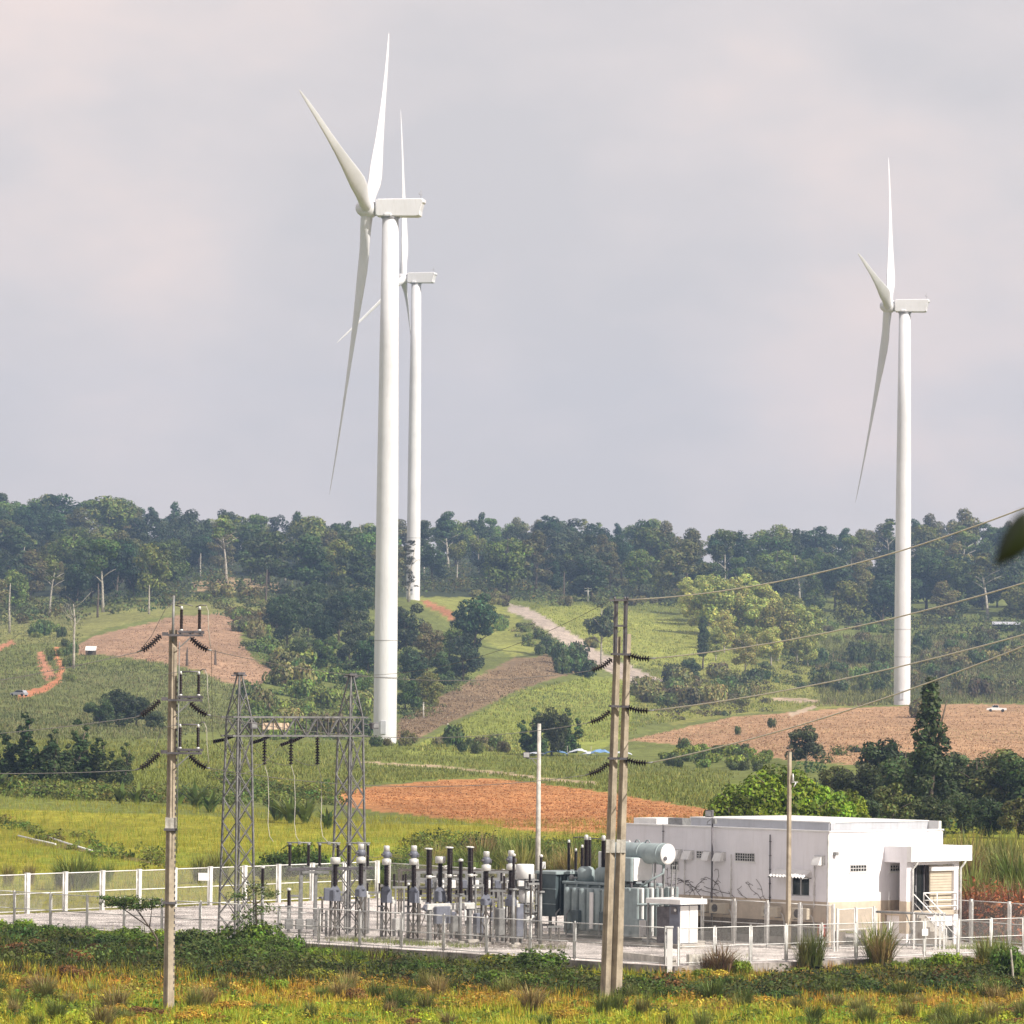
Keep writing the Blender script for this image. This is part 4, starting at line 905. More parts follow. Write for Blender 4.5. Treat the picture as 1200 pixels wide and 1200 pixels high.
b = Vector(gz(305, 238))
sapling(b, [(0, 0, 0), (0.05, 0, 1.2), (0, 0, 2.2), (0, 0, 3.0)], [(-0.7,0,2.6,0.8,0.6,0.25),(0.6,0,2.7,0.7,0.6,0.25),(0,0,3.0,0.7,0.6,0.3),(0.3,0,2.0,0.9,0.6,0.3),(-0.4,0.2,1.6,0.8,0.6,0.4)], 'thin sapling with drooping leaves in front of the left gantry leg', 1100, 0.08, (0.095,0.12,0.035), 602)

# ------------------------------------------------------------------ wind turbines
def turbine(u, v, Y, hub_h, yaw_s, angles, label, tilt, cone, pxm, pitch=25):
    base = P(u, v, Y); base.z = tz(base.x, base.y)
    rz = R(yaw_s)
    th = thing('wind_turbine', label, 'wind turbine', base, rz)
    hz = hub_h - base.z                       # hub height above this base
    zt = hz - 1.45
    secs = [(-3, 2.05), (0, 2.02), (zt*0.19, 2.0), (zt*0.5, 1.86), (zt*0.75, 1.66), (zt, 1.42)]
    mb = MB(); mb.lathe([(r, z) for z, r in secs], 48); mb.build('tower', MT['turbine'], th)
    for z, r in ((zt*0.125, 2.012), (zt*0.195, 2.0)):
        mb = MB(); mb.lathe([(r-0.02, z-0.06), (r+0.03, z-0.06), (r+0.03, z+0.06), (r-0.02, z+0.06)], 48, smooth=False); mb.build('flange', MT['turbine_dark'], th)
    mb = MB(); mb.lathe([(1.3, zt-0.02), (1.62, zt+0.02), (1.62, zt+0.26), (1.3, zt+0.3)], 32, smooth=False); mb.build('yaw_ring', MT['turbine_dark'], th)
    # nacelle: bevelled profile with the cut-back tail
    mb = MB()
    prof = [(-2.5, 0.22), (-2.2, 0.0), (4.7, -0.06), (5.35, 0.1), (5.4, 0.95), (5.75, 2.2), (6.0, 2.45), (5.95, 3.0), (5.6, 3.12), (-2.1, 3.05), (-2.5, 2.8)]
    for sgn in (0,):
        n = len(prof); w = 1.55; ch = 0.22
        cx = sum(p[0] for p in prof)/n; cz = sum(p[1] for p in prof)/n
        def ringp(y, k): return [(cx+(p[0]-cx)*k, y, zt+0.28+cz+(p[1]-cz)*(k if k == 1 else 0.9)) for p in prof]
        vs = ringp(-w, 0.96) + ringp(-w+ch, 1) + ringp(w-ch, 1) + ringp(w, 0.96)
        fs = [tuple(range(n-1, -1, -1)), tuple(range(3*n, 4*n))]
        for r in range(3):
            for i in range(n): j = (i+1) % n; fs.append((r*n+i, r*n+j, (r+1)*n+j, (r+1)*n+i))
        mb.add(vs, fs)
    nac = mb.build('nacelle', MT['turbine'], th)
    mb = MB(); mb.bbox(-0.9, 0.4, -1.85, -1.4, zt+0.35, zt+0.8, 0.12); mb.build('side_hatch', MT['turbine'], nac)
    mb = MB(); mb.tube((5.3, 0, zt+3.3), (5.3, 0, zt+4.9), 0.05, n=6); mb.bar((5.0, 0, zt+4.1), (5.6, 0, zt+4.1), 0.06); mb.tube((5.0, 0, zt+4.1), (5.0, 0, zt+4.5), 0.06, n=6); mb.tube((5.75, -0.4, zt+3.0), (5.75, -0.4, zt+2.6), 0.18, n=8)
    mb.build('weather_mast', MT['turbine_dark'], nac)
    # rotor
    hx = -4.1; hub = Vector((hx, 0, zt+1.75))
    ax = Vector((-math.cos(tilt), 0, math.sin(tilt))); up = Vector((math.sin(tilt), 0, math.cos(tilt))); sd = Vector((0, 1, 0))
    mb = MB(); mb.lathe([(1.15, -1.5), (1.5, -1.2), (1.62, -0.4), (1.6, 0.4), (1.4, 1.1), (1.0, 1.65), (0.5, 1.98), (0.02, 2.1)], 28, hub, ax)
    sp = mb.build('spinner', MT['turbine'], th)
    mb = MB(); mb.lathe([(0.9, -2.0), (1.2, -1.95), (1.2, -1.5), (0.9, -1.45)], 24, hub, ax, smooth=False); mb.build('shaft_collar', MT['turbine_dark'], sp)
    L = 50.3 + 1.0*(pxm > 4)
    for a in angles:
        rad = (up*math.cos(a) + sd*math.sin(a)); cd = (-up*math.sin(a) + sd*math.cos(a))
        span = [0.0, 0.025, 0.05, 0.09, 0.14, 0.2, 0.28, 0.38, 0.5, 0.62, 0.74, 0.85, 0.93, 0.975, 1.0]
        chord = [2.1, 2.1, 2.15, 2.4, 2.85, 3.05, 2.7, 2.15, 1.65, 1.3, 1.05, 0.8, 0.55, 0.34, 0.10]
        thick = [2.1, 2.1, 1.95, 1.5, 1.15, 0.9, 0.7, 0.52, 0.38, 0.28, 0.21, 0.15, 0.1, 0.07, 0.03]
        mb = MB(); n = 18; vs = []
        for s, c, tk in zip(span, chord, thick):
            tw = R(pitch) + R(24)*(1-min(1, s*1.25))**1.3
            ce = hub + rad*(0.9 + (L-0.9)*s) + ax*(L*math.tan(cone)*s + 1.6*s*s)
            cdir = cd*math.cos(tw) - ax*math.sin(tw); nd = ax*math.cos(tw) + cd*math.sin(tw)
            blend = min(1, max(0, (s-0.03)/0.1))
            for i in range(n):
                t = 2*math.pi*i/n; cx_ = math.cos(t); cy_ = math.sin(t)
                yy = cy_*tk/2*(1 - blend*0.55*(0.5-0.5*cx_)); xx = cx_*c/2 - blend*c*0.18
                vs.append(ce + cdir*xx*-1 + nd*yy)
        fs = []
        for k in range(len(span)-1):
            for i in range(n): j = (i+1) % n; fs.append((k*n+i, k*n+j, (k+1)*n+j, (k+1)*n+i))
        mb.add(vs, fs, True); mb.add([vs[(len(span)-1)*n+i] for i in range(n)], [tuple(range(n))])
        bl = mb.build('blade', MT['turbine'], th)
        mb = MB(); mb.lathe([(1.0, 0.75), (1.12, 0.78), (1.12, 1.25), (1.0, 1.28)], 24, hub, (rad + ax*math.tan(cone)).normalized(), smooth=False); mb.build('root_collar', MT['turbine'], bl)
    # door and steps at the foot
    mb = MB(); mb.bbox(-0.5, 0.5, -2.16, -1.9, 1.6, 3.9, 0.06); mb.build('door', MT['fascia'], th)
    return th
def hubz(u, v, Y): return P(u, v, Y).z
# in-plane blade angles: positive = away from the camera
def three(a): return [R(a), R(a-120), R(a+120)]
turbine(451.0, 868, 888, hubz(432, 246, 888), -7.4, three(46.6), 'nearest and tallest white wind turbine, its tower filling the left of centre', R(3.9), R(3.5), 6.76)
turbine(1057, 822, 1250, hubz(1043, 360, 1250), -7.4, three(39.4), 'white wind turbine standing alone on the right behind the stubble field', R(4.4), R(3.9), 4.8)
turbine(484, 699, 1508, hubz(474, 327, 1508), -14.0, three(3.4), 'smallest distant white wind turbine, just right of and behind the nearest one', R(4.0), R(4.6), 3.98, 10)

# ================================================================== the switchyard
YR = R(43)
YM = Matrix.Rotation(YR, 4, 'Z')
# gravel pad and its stained concrete kerb
def sheet(name, poly, z, m, thick=0.1, kind='structure'):
    mb = MB(); mb.prism(poly, 'z', z-thick, z); o = mb.build(name, m); tag(o, kind=kind); return o
def lerp(a, b, t): return (a[0]+(b[0]-a[0])*t, a[1]+(b[1]-a[1])*t)
Cc, Rc, Fc, Lc = YARD
rngg = np.random.default_rng(12)
sheet('gravel_yard', YARD, 0.0, MT['gravel'])
# loose stones on the gravel
sx, sy = area_pts(YARD, 15000, 13); n = len(sx); s = 0.03+0.05*rngg.random(n)
oct_ = np.array([(1,0,0),(-1,0,0),(0,1,0),(0,-1,0),(0,0,1)], float)
co = (np.stack([sx, sy, np.zeros(n)], 1)[:, None, :] + oct_[None]*s[:, None, None]*np.array([1,1,.8])).reshape(-1, 3)
fc = np.array([(0,2,4),(2,1,4),(1,3,4),(3,0,4)]); fs = (np.arange(n)[:, None, None]*5 + fc[None]).reshape(-1, 3)
o = link_mesh('gravel', fast_mesh('gravel', co, fs, None, MT['gravel'])); tag(o, 'pale crushed stone scattered over the switchyard floor', 'gravel', kind='stuff')
def wall_along(name, a, b, z0, z1, t, m, out=1, label=None, cat=None):
    a = Vector((a[0], a[1])); b = Vector((b[0], b[1])); d = (b-a).normalized(); nrm = Vector((d.y, -d.x))*out
    poly = [tuple(a), tuple(b), tuple(b+nrm*t), tuple(a+nrm*t)]
    mb = MB(); mb.prism(poly, 'z', z0, z1); o = mb.build(name, m)
    if cat: tag(o, label, cat)
    else: tag(o, kind='structure')
    return o
wall_along('kerb', Lc, Cc, -1.1, 0.03, 0.28, MT['kerb'], 1)
wall_along('kerb', (Cc[0]+0.05, Cc[1]-0.21), Rc, -1.1, 0.03, 0.28, MT['kerb'], 1)
# stepped concrete plinth near the corner with its openings
P0 = lerp(Cc, Lc, 0.012); P1 = lerp(Cc, Lc, 0.15)

rngp = np.random.default_rng(71); cc = []
for (u0, v0) in ((430, 1104), (455, 1105), (478, 1107), (500, 1108), (405, 1103), (640, 1112), (845, 1122), (1145, 1112), (1160, 1108), (1185, 1106), (1120, 1112), (540, 1110)):
    p_ = PG(u0, v0); m_ = 160; cc.append(np.stack([p_.x+rngp.normal(size=m_)*.55, p_.y+rngp.normal(size=m_)*.35, np.zeros(m_)], 1))
cc = np.concatenate(cc); m_ = len(cc)
co, cl, fs = ribbons(rngp, cc, rngp.random(m_)*6.28, .16+.2*rngp.random(m_), .04+.02*rngp.random(m_), .3*rngp.random(m_), .4*rngp.random(m_), 1, (0.20, 0.24, 0.03), .25)
o = link_mesh('grass', fast_mesh('grass', co, fs, cl, MT['grass'])); tag(o, 'tufts of grass growing through the gravel of the switchyard', 'grass', kind='stuff')
SLAB = [tuple(PG(u_, v_).xy) for u_, v_ in ((470, 1106), (662, 1114), (668, 1092), (480, 1084))]
sheet('equipment_slab', SLAB, 0.02, mat('dirty_slab', (0.30, 0.255, 0.22), 0.95, nscale=1.6, namt=0.45, bump=0.4), 0.06)  # stained slab added to darken the ground, shade included in its tone
sheet('equipment_slab', [tuple(PG(u_, v_).xy) for u_, v_ in ((395, 1104), (440, 1105), (440, 1098), (395, 1097))], 0.02, MT['kerb'], 0.06)
trA, trB = PG(395, 1096), PG(640, 1106); wall_along('cable_trench', trA, trB, -0.04, 0.035, 0.8, MT['kerb'], 1)
trA, trB = PG(455, 1078), PG(640, 1082); wall_along('cable_trench', trA, trB, -0.04, 0.035, 0.9, MT['kerb'], 1)

# ------------------------------------------------------------------ chain link fences
def mesh_wires(w, h, sp=0.055, r=0.0026):
    mb = MB(); k = -h
    while k < w:
        for sgn in (0, 1):
            x0, x1 = max(0, k), min(w, k+h)
            if x1-x0 < 0.05: continue
            z0, z1 = x0-k, x1-k
            if sgn: z0, z1 = h-z0, h-z1
            a, b = Vector((x0, 0.004*sgn, z0)), Vector((x1, 0.004*sgn, z1)); d = (b-a).normalized(); nx = Vector((-d.z, 0, d.x))
            vs = [a+nx*r, a-nx*r, a+Vector((0, r*1.6, 0)), b+nx*r, b-nx*r, b+Vector((0, r*1.6, 0))]
            mb.add(vs, [(0,3,4,1),(1,4,5,2),(2,5,3,0)])
        k += sp
    return mb.mesh('wire_mesh', MT['wire'])
def fence(a, b, bay, h, label, postw=0.09, z0=0.03, railw=0.05, cat='fence', mid=0.5, solidpost=False, name='chain_link_fence', gap=0.13):
    a = Vector((a[0], a[1], z0)); b = Vector((b[0], b[1], z0)); d = b-a; L = d.length; n = max(1, round(L/bay)); bw = L/n
    rz = math.atan2(d.y, d.x)
    th = thing(name, label, cat, a, rz)
    pm = MB(); pm.box(-postw/2, postw/2, -postw/2, postw/2, -0.5, h+0.05); pm.box(-postw/2-0.01, postw/2+0.01, -postw/2-0.01, postw/2+0.01, h+0.05, h+0.08)
    pmesh = pm.mesh('post', MT['post'])
    g = gap
    fm = MB(); r = railw/2
    for z in (0.10, h*mid, h):
        fm.tube((g, 0, z), (bw-g, 0, z), r, n=6)
    for x in (g, bw-g): fm.tube((x, 0, 0.06), (x, 0, h+0.02), r*1.05, n=6)
    for z in (0.3, h*0.75): fm.bar((0.0, 0, z), (g, 0, z), 0.03); fm.bar((bw-g, 0, z), (bw-0.0, 0, z), 0.03)
    fmesh = fm.mesh('panel', MT['post'])
    wm = mesh_wires(bw-2*g, h-0.12)
    for i in range(n+1):
        o = link_mesh('post', pmesh, th); o.location = (i*bw, 0, 0); o.rotation_euler = (random.uniform(-.012, .012), random.uniform(-.012, .012), 0)
    for i in range(n):
        o = link_mesh('panel', fmesh, th); o.location = (i*bw, 0, random.uniform(-.015, .015)); o.rotation_euler = (random.uniform(-.01, .01), 0, 0)
        w = link_mesh('wire_mesh', wm, o); w.location = (g, 0.03, 0.11); w['kind'] = 'stuff'
    return th
fence(lerp(Cc, Lc, 0.004), Lc, 2.75, 1.66, 'near left chain-link fence running from the white corner post to the left frame edge', 0.045, gap=0.07)
FR = lerp(Cc, Rc, 1.0)
fence(lerp(Cc, Rc, 0.02), Rc, 2.15, 1.62, 'near right chain-link fence in front of the white building', 0.055, gap=0.08)
fence(Lc, lerp(Lc, Fc, 1.0), 2.95, 2.03, 'white-posted chain-link fence along the far left side of the gravel yard', 0.22, railw=0.065, gap=0.17)
fence(lerp(Fc, Rc, 0.02), Rc, 2.9, 2.0, 'chain-link fence along the far right side, passing behind the building', 0.12)
# corner post
mb = MB(); mb.box(-0.12, 0.12, -0.12, 0.12, -1.2, 1.72); mb.box(-0.15, 0.15, -0.15, 0.15, 1.72, 1.78)
o = mb.build('corner_post', MT['white'], None); o.location = (Cc[0]+0.02, Cc[1]-0.22, 0); tag(o, 'thick white post at the near corner where both fences meet', 'fence post')
mb = MB(); mb.box(-0.55, 0.05, 0, 0.02, 0, 0.42); o = mb.build('warning_sign', MT['white']); o.location = P(244, 1032, 281.0); tag(o, 'small blank white plate on the far left fence', 'sign')
o = link_mesh('warning_sign', o.data); o.location = (19.3-0.05, 235.25, 1.0); o.rotation_euler = (0, 0, R(40)); o.scale = (0.65, 1, 0.75); tag(o, 'small white plate hanging on the near right fence', 'sign')
# inner fence before the building
A0 = PG(822, 1105); A1 = PG(977, 1115)
fence(A0, A1, 2.05, 2.1, 'taller inner fence between the kiosk and the building wall', 0.07)
fence(A1 + Vector((0.15, 0.1, 0)), PG(1024, 1112), 1.9, 1.9, 'short inner fence by the right building wall', 0.08)
# sliding gate rail right
gp = PG(1026, 1111); gq = PG(1108, 1113)
th = thing('sliding_gate', 'grey sliding gate with slanting stays below the porch', 'gate', gp)
mb = MB(); dd = gq-gp; mb.tube((0, 0, 1.72), (dd.x, dd.y, 1.66), 0.06, n=8); mb.tube((0, 0, 0.2), (dd.x, dd.y, 0.2), 0.05, n=8); mb.build('gate_rail', MT['galv'], th)
for t in (0.0, 0.55, 0.86, 0.92, 0.98):
    mb = MB(); p = dd*t; mb.box(p.x-.05, p.x+.05, p.y-.05, p.y+.05, 0, 1.9 if t < .5 else 1.75); mb.build('gate_post', MT['post'], th)
for t0, t1 in ((0.62, 0.44), (0.44, 0.60)):
    mb = MB(); mb.bar((dd.x*t0, dd.y*t0, 1.6), (dd.x*t1, dd.y*t1, 0.1), 0.05); mb.build('stay', MT['galv'], th)

# ------------------------------------------------------------------ insulators and wires
def post_ins(mb, p, q, r=0.085, core=0.055, pitch=0.06, n=10):
    p = Vector(p); q = Vector(q); L = (q-p).length; k = max(3, int(L/pitch)); prof = [(core, 0)]
    for i in range(k):
        h = L*(i+0.5)/k; s = L/k
        prof += [(core, h-s*0.42), (r, h-s*0.1), (r*0.96, h+s*0.08), (core, h+s*0.38)]
    prof += [(core, L)]
    mb.lathe(prof, n, p, (q-p)); return mb
def string_ins(mb, pts, r=0.125, pitch=0.13):
    """a chain of cap-and-pin discs along a polyline"""
    pts = [Vector(p) for p in pts]; segs = [(pts[i+1]-pts[i]).length for i in range(len(pts)-1)]; L = sum(segs); n = max(3, int(L/pitch))
    def at(s):
        for i, l in enumerate(segs):
            if s <= l or i == len(segs)-1: return pts[i].lerp(pts[i+1], s/l)
            s -= l
    mb.path([at(L*i/12) for i in range(13)], 0.03, 5)
    for i in range(n):
        s = L*(i+0.5)/n; p = at(s-pitch*0.35); d = at(min(L, s+0.02))-at(max(0, s-0.02))
        mb.lathe([(0.045, -0.02), (0.06, pitch*0.1), (r*0.75, pitch*0.18), (r, pitch*0.42), (r, pitch*0.66), (r*0.6, pitch*0.74)], 10, p, d)
    return mb
def arc(p, q, sag, n=14):
    p = Vector(p); q = Vector(q); return [p.lerp(q, i/n) - Vector((0, 0, 4*sag*(i/n)*(1-i/n))) for i in range(n+1)]
def wire(name, label, pts, r, m, group=None):
    o = MB().path(pts, r, 6).build(name, m, None, pts[0]); tag(o, label, 'power line' if name == 'conductor' else 'cable', group); return o

# concrete pole: H section, grooved faces, tapering
def hpole(mb, p, q, w0, w1, rot):
    p = Vector(p); q = Vector(q); c, s = math.cos(rot), math.sin(rot); rings = []
    for t in (0, 0.5, 1):
        w = (w0+(w1-w0)*t)/2; g = w*0.16; e_ = w*0.36
        prof = [(-w,-w),(w,-w),(w,-e_),(w-g,-e_*0.8),(w-g,e_*0.8),(w,e_),(w,w),(-w,w),(-w,e_),(-w+g,e_*0.8),(-w+g,-e_*0.8),(-w,-e_)]
        ce = p.lerp(q, t); rings.append([ce + Vector((x*c-y*s, x*s+y*c, 0)) for x, y in prof])
    n = 12; vs = [v for r in rings for v in r]; fs = [tuple(range(n-1,-1,-1)), tuple(range(2*n, 3*n))]
    for k in range(2):
        for i in range(n): j = (i+1) % n; fs.append((k*n+i, k*n+j, (k+1)*n+j, (k+1)*n+i))
    mb.add(vs, fs)

# ---- single pole left
YP = 205.0; SP = F/YP
def zp(v, u=200, Y=YP): return P(u, v, Y).z
b = P(197.5, 1186, YP); b.z = -1.3
zs = lambda v: zp(v) - b.z
th = thing('utility_pole', 'single concrete power pole at the left with three switch brackets', 'utility pole', b)
mb = MB(); hpole(mb, (0, 0, 0), (0, 0, zs(738)), 0.325, 0.235, R(38)); mb.build('shaft', MT['concrete'], th)
for v in (972, 1058):
    mb = MB(); z = zs(v); mb.box(-0.26, 0.26, -0.24, 0.24, z-0.05, z+0.05); mb.build('steel_band', MT['galv_dark'], th)
mb = MB(); mb.box(-0.21, 0.21, -0.21, 0.21, zs(972), zs(958)); mb.build('collar', MT['concrete_pale'], th)
mb = MB(); mb.tube((0.0, -0.2, zs(752)), (0.02, -0.2, zs(698)), 0.055, 0.045, n=8); mb.build('mast', MT['galv'], th)
mb = MB(); mb.tube((0.27, -0.28, zs(1000)), (0.27, -0.28, zs(752)), 0.022, n=6); mb.build('cable', MT['galv'], th)
mb = MB()
for k in range(52): mb.box(0.17, 0.215, -0.06, 0.0, zs(1160)+k*0.24, zs(1160)+k*0.24+0.11)
o = mb.build('step_hole_row', MT['galv_dark'], th); o['kind'] = 'stuff'
tiers = []
for k, v in enumerate((743, 819, 881)):
    z = zs(v)
    mb = MB(); mb.box(-0.42, -0.17, -0.34, -0.22, z-0.07, z+0.07); mb.box(-0.17, 1.22, -0.36, -0.26, z-0.09, z+0.0); mb.box(0.2, 1.24, -0.36, -0.26, z+0.06, z+0.14); mb.box(0.2, 1.24, 0.06, 0.14, z+0.02, z+0.12)
    for x in (0.3, 0.7, 1.1): mb.box(x-.03, x+.03, -0.3, 0.1, z+0.0, z+0.06)
    br = mb.build('bracket', MT['galv_dark'], th)
    mb = MB(); mb.bar((0.74, -0.3, z-0.12), (0.22, -0.25, z-0.58), 0.045); mb.build('stay', MT['galv'], th)
    for x in (0.34, 1.06):
        mb = MB(); post_ins(mb, (x, -0.2, z+0.2), (x, -0.2, z+0.98), 0.075); mb.build('post_insulator', MT['porcelain'], th)
        mb = MB(); mb.lathe([(0.03, 0), (0.07, 0.01), (0.07, 0.08), (0.03, 0.1)], 8, (x, -0.2, z+0.11)); mb.build('insulator_foot', MT['cap'], th)
        mb = MB(); mb.lathe([(0.03, 0), (0.06, 0.01), (0.05, 0.12), (0.02, 0.14)], 8, (x, -0.2, z+0.98)); mb.build('insulator_cap', MT['cap'], th)
    mb = MB()
    if k == 0: mb.path([(0.06, -0.2, z+1.25), (0.5, -0.2, z+1.2), (0.8, -0.2, z+1.12)], 0.02); mb.path([(0.1, -0.2, z+1.15), (0.34, -0.2, z+1.1)], 0.03); mb.path([(0.9, -0.2, z+1.08), (1.1, -0.2, z+1.17), (1.34, -0.2, z+1.16)], 0.025)
    else: mb.path([(0.3, -0.2, z+1.08), (0.7, -0.2, z+1.1), (1.1, -0.2, z+1.09)], 0.035); mb.path([(1.08, -0.2, z+1.1), (1.2, -0.2, z+1.2), (1.34, -0.2, z+1.18)], 0.025)
    mb.build('switch_arm', MT['galv_dark'], th)
    zl = z - 0.12
    L0 = Vector((-0.48, -0.28, z-0.06)); L1 = Vector((-1.2, -0.28, z-0.66)); Lm = L0.lerp(L1, 0.5) + Vector((0, 0, -0.06))
    R0 = Vector((0.74, -0.28, z-0.16)); R1 = Vector((1.40, -0.28, z-0.62)); Rm = R0.lerp(R1, 0.5) + Vector((0, 0, -0.07))
    mb = MB(); string_ins(mb, [L0, Lm, L1], 0.135, 0.10); mb.build('strain_insulator', MT['porcelain'], th)
    mb = MB(); string_ins(mb, [R0, Rm, R1], 0.135, 0.10); mb.build('strain_insulator', MT['porcelain'], th)
    mb = MB(); mb.tube(L1, L1+Vector((-0.22, 0, -0.08)), 0.035); mb.tube(R1, R1+Vector((0.16, 0, -0.02)), 0.035); mb.build('wire_clamp', MT['galv'], th)
    # jumpers
    mb = MB(); e1 = L1+Vector((-0.1, 0, -0.02))
    if k == 0: mb.path([e1, (-0.85, -0.3, z-0.1), (-0.55, -0.3, z+0.5), (-0.3, -0.3, z+1.0), (0.02, -0.22, z+1.25)], 0.013, 5)
    else: mb.path([e1, (-0.72, -0.3, z-0.1), (-0.52, -0.3, z+0.55), (-0.38, -0.3, z+0.95), (0.3, -0.25, z+1.1)], 0.013, 5)
    mb.build('jumper', MT['conductor_dark'], th)
    mb = MB(); mb.path([(1.3, -0.2, z+1.17), (1.4, -0.22, z+0.95), (1.42, -0.25, z+0.3), tuple(R1+Vector((0.12, 0, 0.06)))], 0.015, 5); mb.build('jumper', MT['cable'], th)
    tiers.append((b + L1 + Vector((-0.2, 0, -0.08)), b + R1 + Vector((0.16, 0, -0.02))))
for k, (v, lb) in enumerate(((794, 'top'), (856, 'middle'), (903, 'bottom'))):
    p = tiers[k][0]; e_ = P(0, v, 202); q = p + (e_-p)*1.7
    wire('conductor', 'thin %s conductor leaving the single pole towards the left frame edge' % lb, arc(p, q, 0.12), 0.016, MT['conductor_dark'])

# ---- twin pole
YT = 215.0; ST = F/YT
def uc(v): return 729.0 - (v-744)*13.2/428
base = P(716, 1172, YT); base.z = -1.4
th = thing('utility_pole', 'twin concrete pole right of centre with strain insulators on both sides', 'utility pole', base)
def lt(u, v, dy=0): return P(u, v, YT) - base + Vector((0, dy, 0))
for u0, u1, v1 in ((709.3, 723.6, 746), (721.8, 735.6, 743)):
    mb = MB(); hpole(mb, lt(u0, 1178), lt(u1, v1), 0.34, 0.20, R(40)); mb.build('shaft', MT['concrete'], th)
    mb = MB(); t = (1178-991)/(1178-v1); c = lt(u0, 1178).lerp(lt(u1, v1), t); mb.box(c.x-.19, c.x+.19, c.y-.19, c.y+.19, c.z-.3, c.z+.25); mb.build('collar', MT['concrete_pale'], th)
for u0, u1 in ((720.5, 722), (732.0, 733.3)):
    mb = MB(); a = lt(u0, 768, -0.24); c = lt(u1, 702, -0.24)
    for s in (-1, 1): mb.bar(a+Vector((s*.045, 0, 0)), c+Vector((s*.045, 0, 0)), 0.018, 0.09)
    mb.bar(a, c, 0.09, 0.02); mb.build('steel_extension', MT['galv_dark'], th)
for v, a_, b_ in ((703.5, 714, 735), (733.5, 720, 734)):
    mb = MB(); mb.bar(lt(a_, v, -0.3), lt(b_, v, -0.3), 0.08); mb.build('crossbar', MT['galv_dark'], th)
mb = MB()
for u in (720, 732, 735): mb.tube(lt(u, 703, -0.3), lt(u+.1, 699.5, -0.3), 0.05, n=6)
mb.build('clamp', MT['galv_dark'], th)
twin = []
for k, v in enumerate((766.5, 827.5, 888.5)):
    c = uc(v); mb = MB(); p = lt(c-11, v, -0.28); q = lt(c+8.5, v+0.5, -0.28)
    mb.bar(p, q, 0.15, 0.09); mb.bar(p+Vector((0, .56, 0)), q+Vector((0, .56, 0)), 0.15, 0.09)
    for s in (p, q): mb.bar(s, s+Vector((0, .56, 0)), 0.12, 0.09)
    mb.build('steel_band', MT['galv_dark'], th)
    L0 = lt(c-11.5, v+6, -0.1); L1 = lt(c-34, v+18.5, -0.1); Lm = L0.lerp(L1, 0.5) + Vector((0, 0, -0.09))
    R0 = lt(c+8.5, v+1, -0.1); R1 = lt(c+32.5, v+5.5, -0.1); Rm = R0.lerp(R1, 0.5) + Vector((0, 0, -0.06))
    for pts in ([L0, Lm, L1], [R0, Rm, R1]):
        mb = MB(); string_ins(mb, pts, 0.135, 0.10); mb.build('strain_insulator', MT['porcelain'], th)
    mb = MB(); mb.tube(R1, R1+Vector((.3, 0, .03)), 0.035, n=6); mb.tube(L1, L1+Vector((-.15, 0, -.05)), 0.035, n=6); mb.build('wire_clamp', MT['galv'], th)
    twin.append((base+L1+Vector((-.15, 0, -.05)), base+R1+Vector((.3, 0, .03))))
nm = ('top', 'middle', 'bottom')
for k in range(3):
    wire('conductor', 'dark %s conductor sagging between the single pole and the twin pole' % nm[k], arc(tiers[k][1], twin[k][0], [0.75, 0.75, 0.6][k], 24), 0.014, MT['conductor_dark'])
def newton(p, u):
    (a, fa), (b_, fb), (c, fc) = p; f1 = (fb-fa)/(b_-a); f2 = ((fc-fb)/(c-b_)-f1)/(c-a); return fa+f1*(u-a)+f2*(u-a)*(u-b_)
for pts, p0, lb in (([(737,703),(900,682),(1200,597)], base+lt(736, 703, -0.3), 'topmost pale earth wire rising right from the twin pole top'),
                    ([(770,771),(900,753),(1200,684)], twin[0][1], 'upper pale conductor rising from the twin pole to the right'),
                    ([(768,831),(900,811),(1200,744)], twin[1][1], 'middle pale conductor rising from the twin pole to the right'),
                    ([(766,890),(900,857),(1200,757)], twin[2][1], 'lowest pale conductor, steepest of those rising to the right')):
    ue = 1420; ve = newton(pts, ue); q = P(ue, ve, 165)
    um = (pts[0][0]+ue)/2; chord = (pts[0][1]+ve)/2; sag = (newton(pts, um)-chord)/F*190
    wire('conductor', lb, arc(p0, q, sag, 30), 0.027, MT['conductor'])
# insulator spacers seen on the lower conductors are left to the wires themselves
wire('conductor', 'thin earth wire from the twin pole top towards the gantry', arc(base+lt(716, 703, -0.3), P(405, 791, 251.8), 0.9, 24), 0.010, MT['conductor_dark'])

# ---- lamp pole and slim pole
b = PG(629.5, 1097); 
th = thing('lamp_pole', 'round pale pole behind the switchgear with a floodlight arm', 'lamp pole', b)
Yb = b.y; h = P(631, 848, Yb).z
mb = MB(); mb.path([(0, 0, 0), (0, 0, h*.5), (0, 0, h)], [0.14, 0.12, 0.09], 14); mb.build('shaft', MT['concrete_pale'], th)
mb = MB(); zz = P(622, 889, Yb).z; mb.bar((0, -0.05, zz), (-0.62, -0.05, zz+0.02), 0.05); mb.bar((0, -0.05, zz-0.4), (-0.35, -0.05, zz), 0.04); mb.build('arm', MT['galv'], th)
mb = MB(); mb.bbox(-0.78, -0.46, -0.25, 0.05, zz+0.04, zz+0.32, 0.04); fl = mb.build('floodlight', MT['galv_dark'], th)
mb = MB(); mb.box(-0.75, -0.49, -0.262, -0.25, zz+0.07, zz+0.29); mb.build('lens', MT['alu'], fl)
mb = MB(); mb.bbox(0.12, 0.38, -0.15, 0.15, P(640, 1018, Yb).z, P(640, 1010, Yb).z, 0.02); mb.build('junction_box', MT['white'], th)
b = PG(923.5, 1112)
th = thing('slim_pole', 'slim square concrete pole standing before the building window', 'pole', b)
Yb = b.y; h = P(923, 881, Yb).z
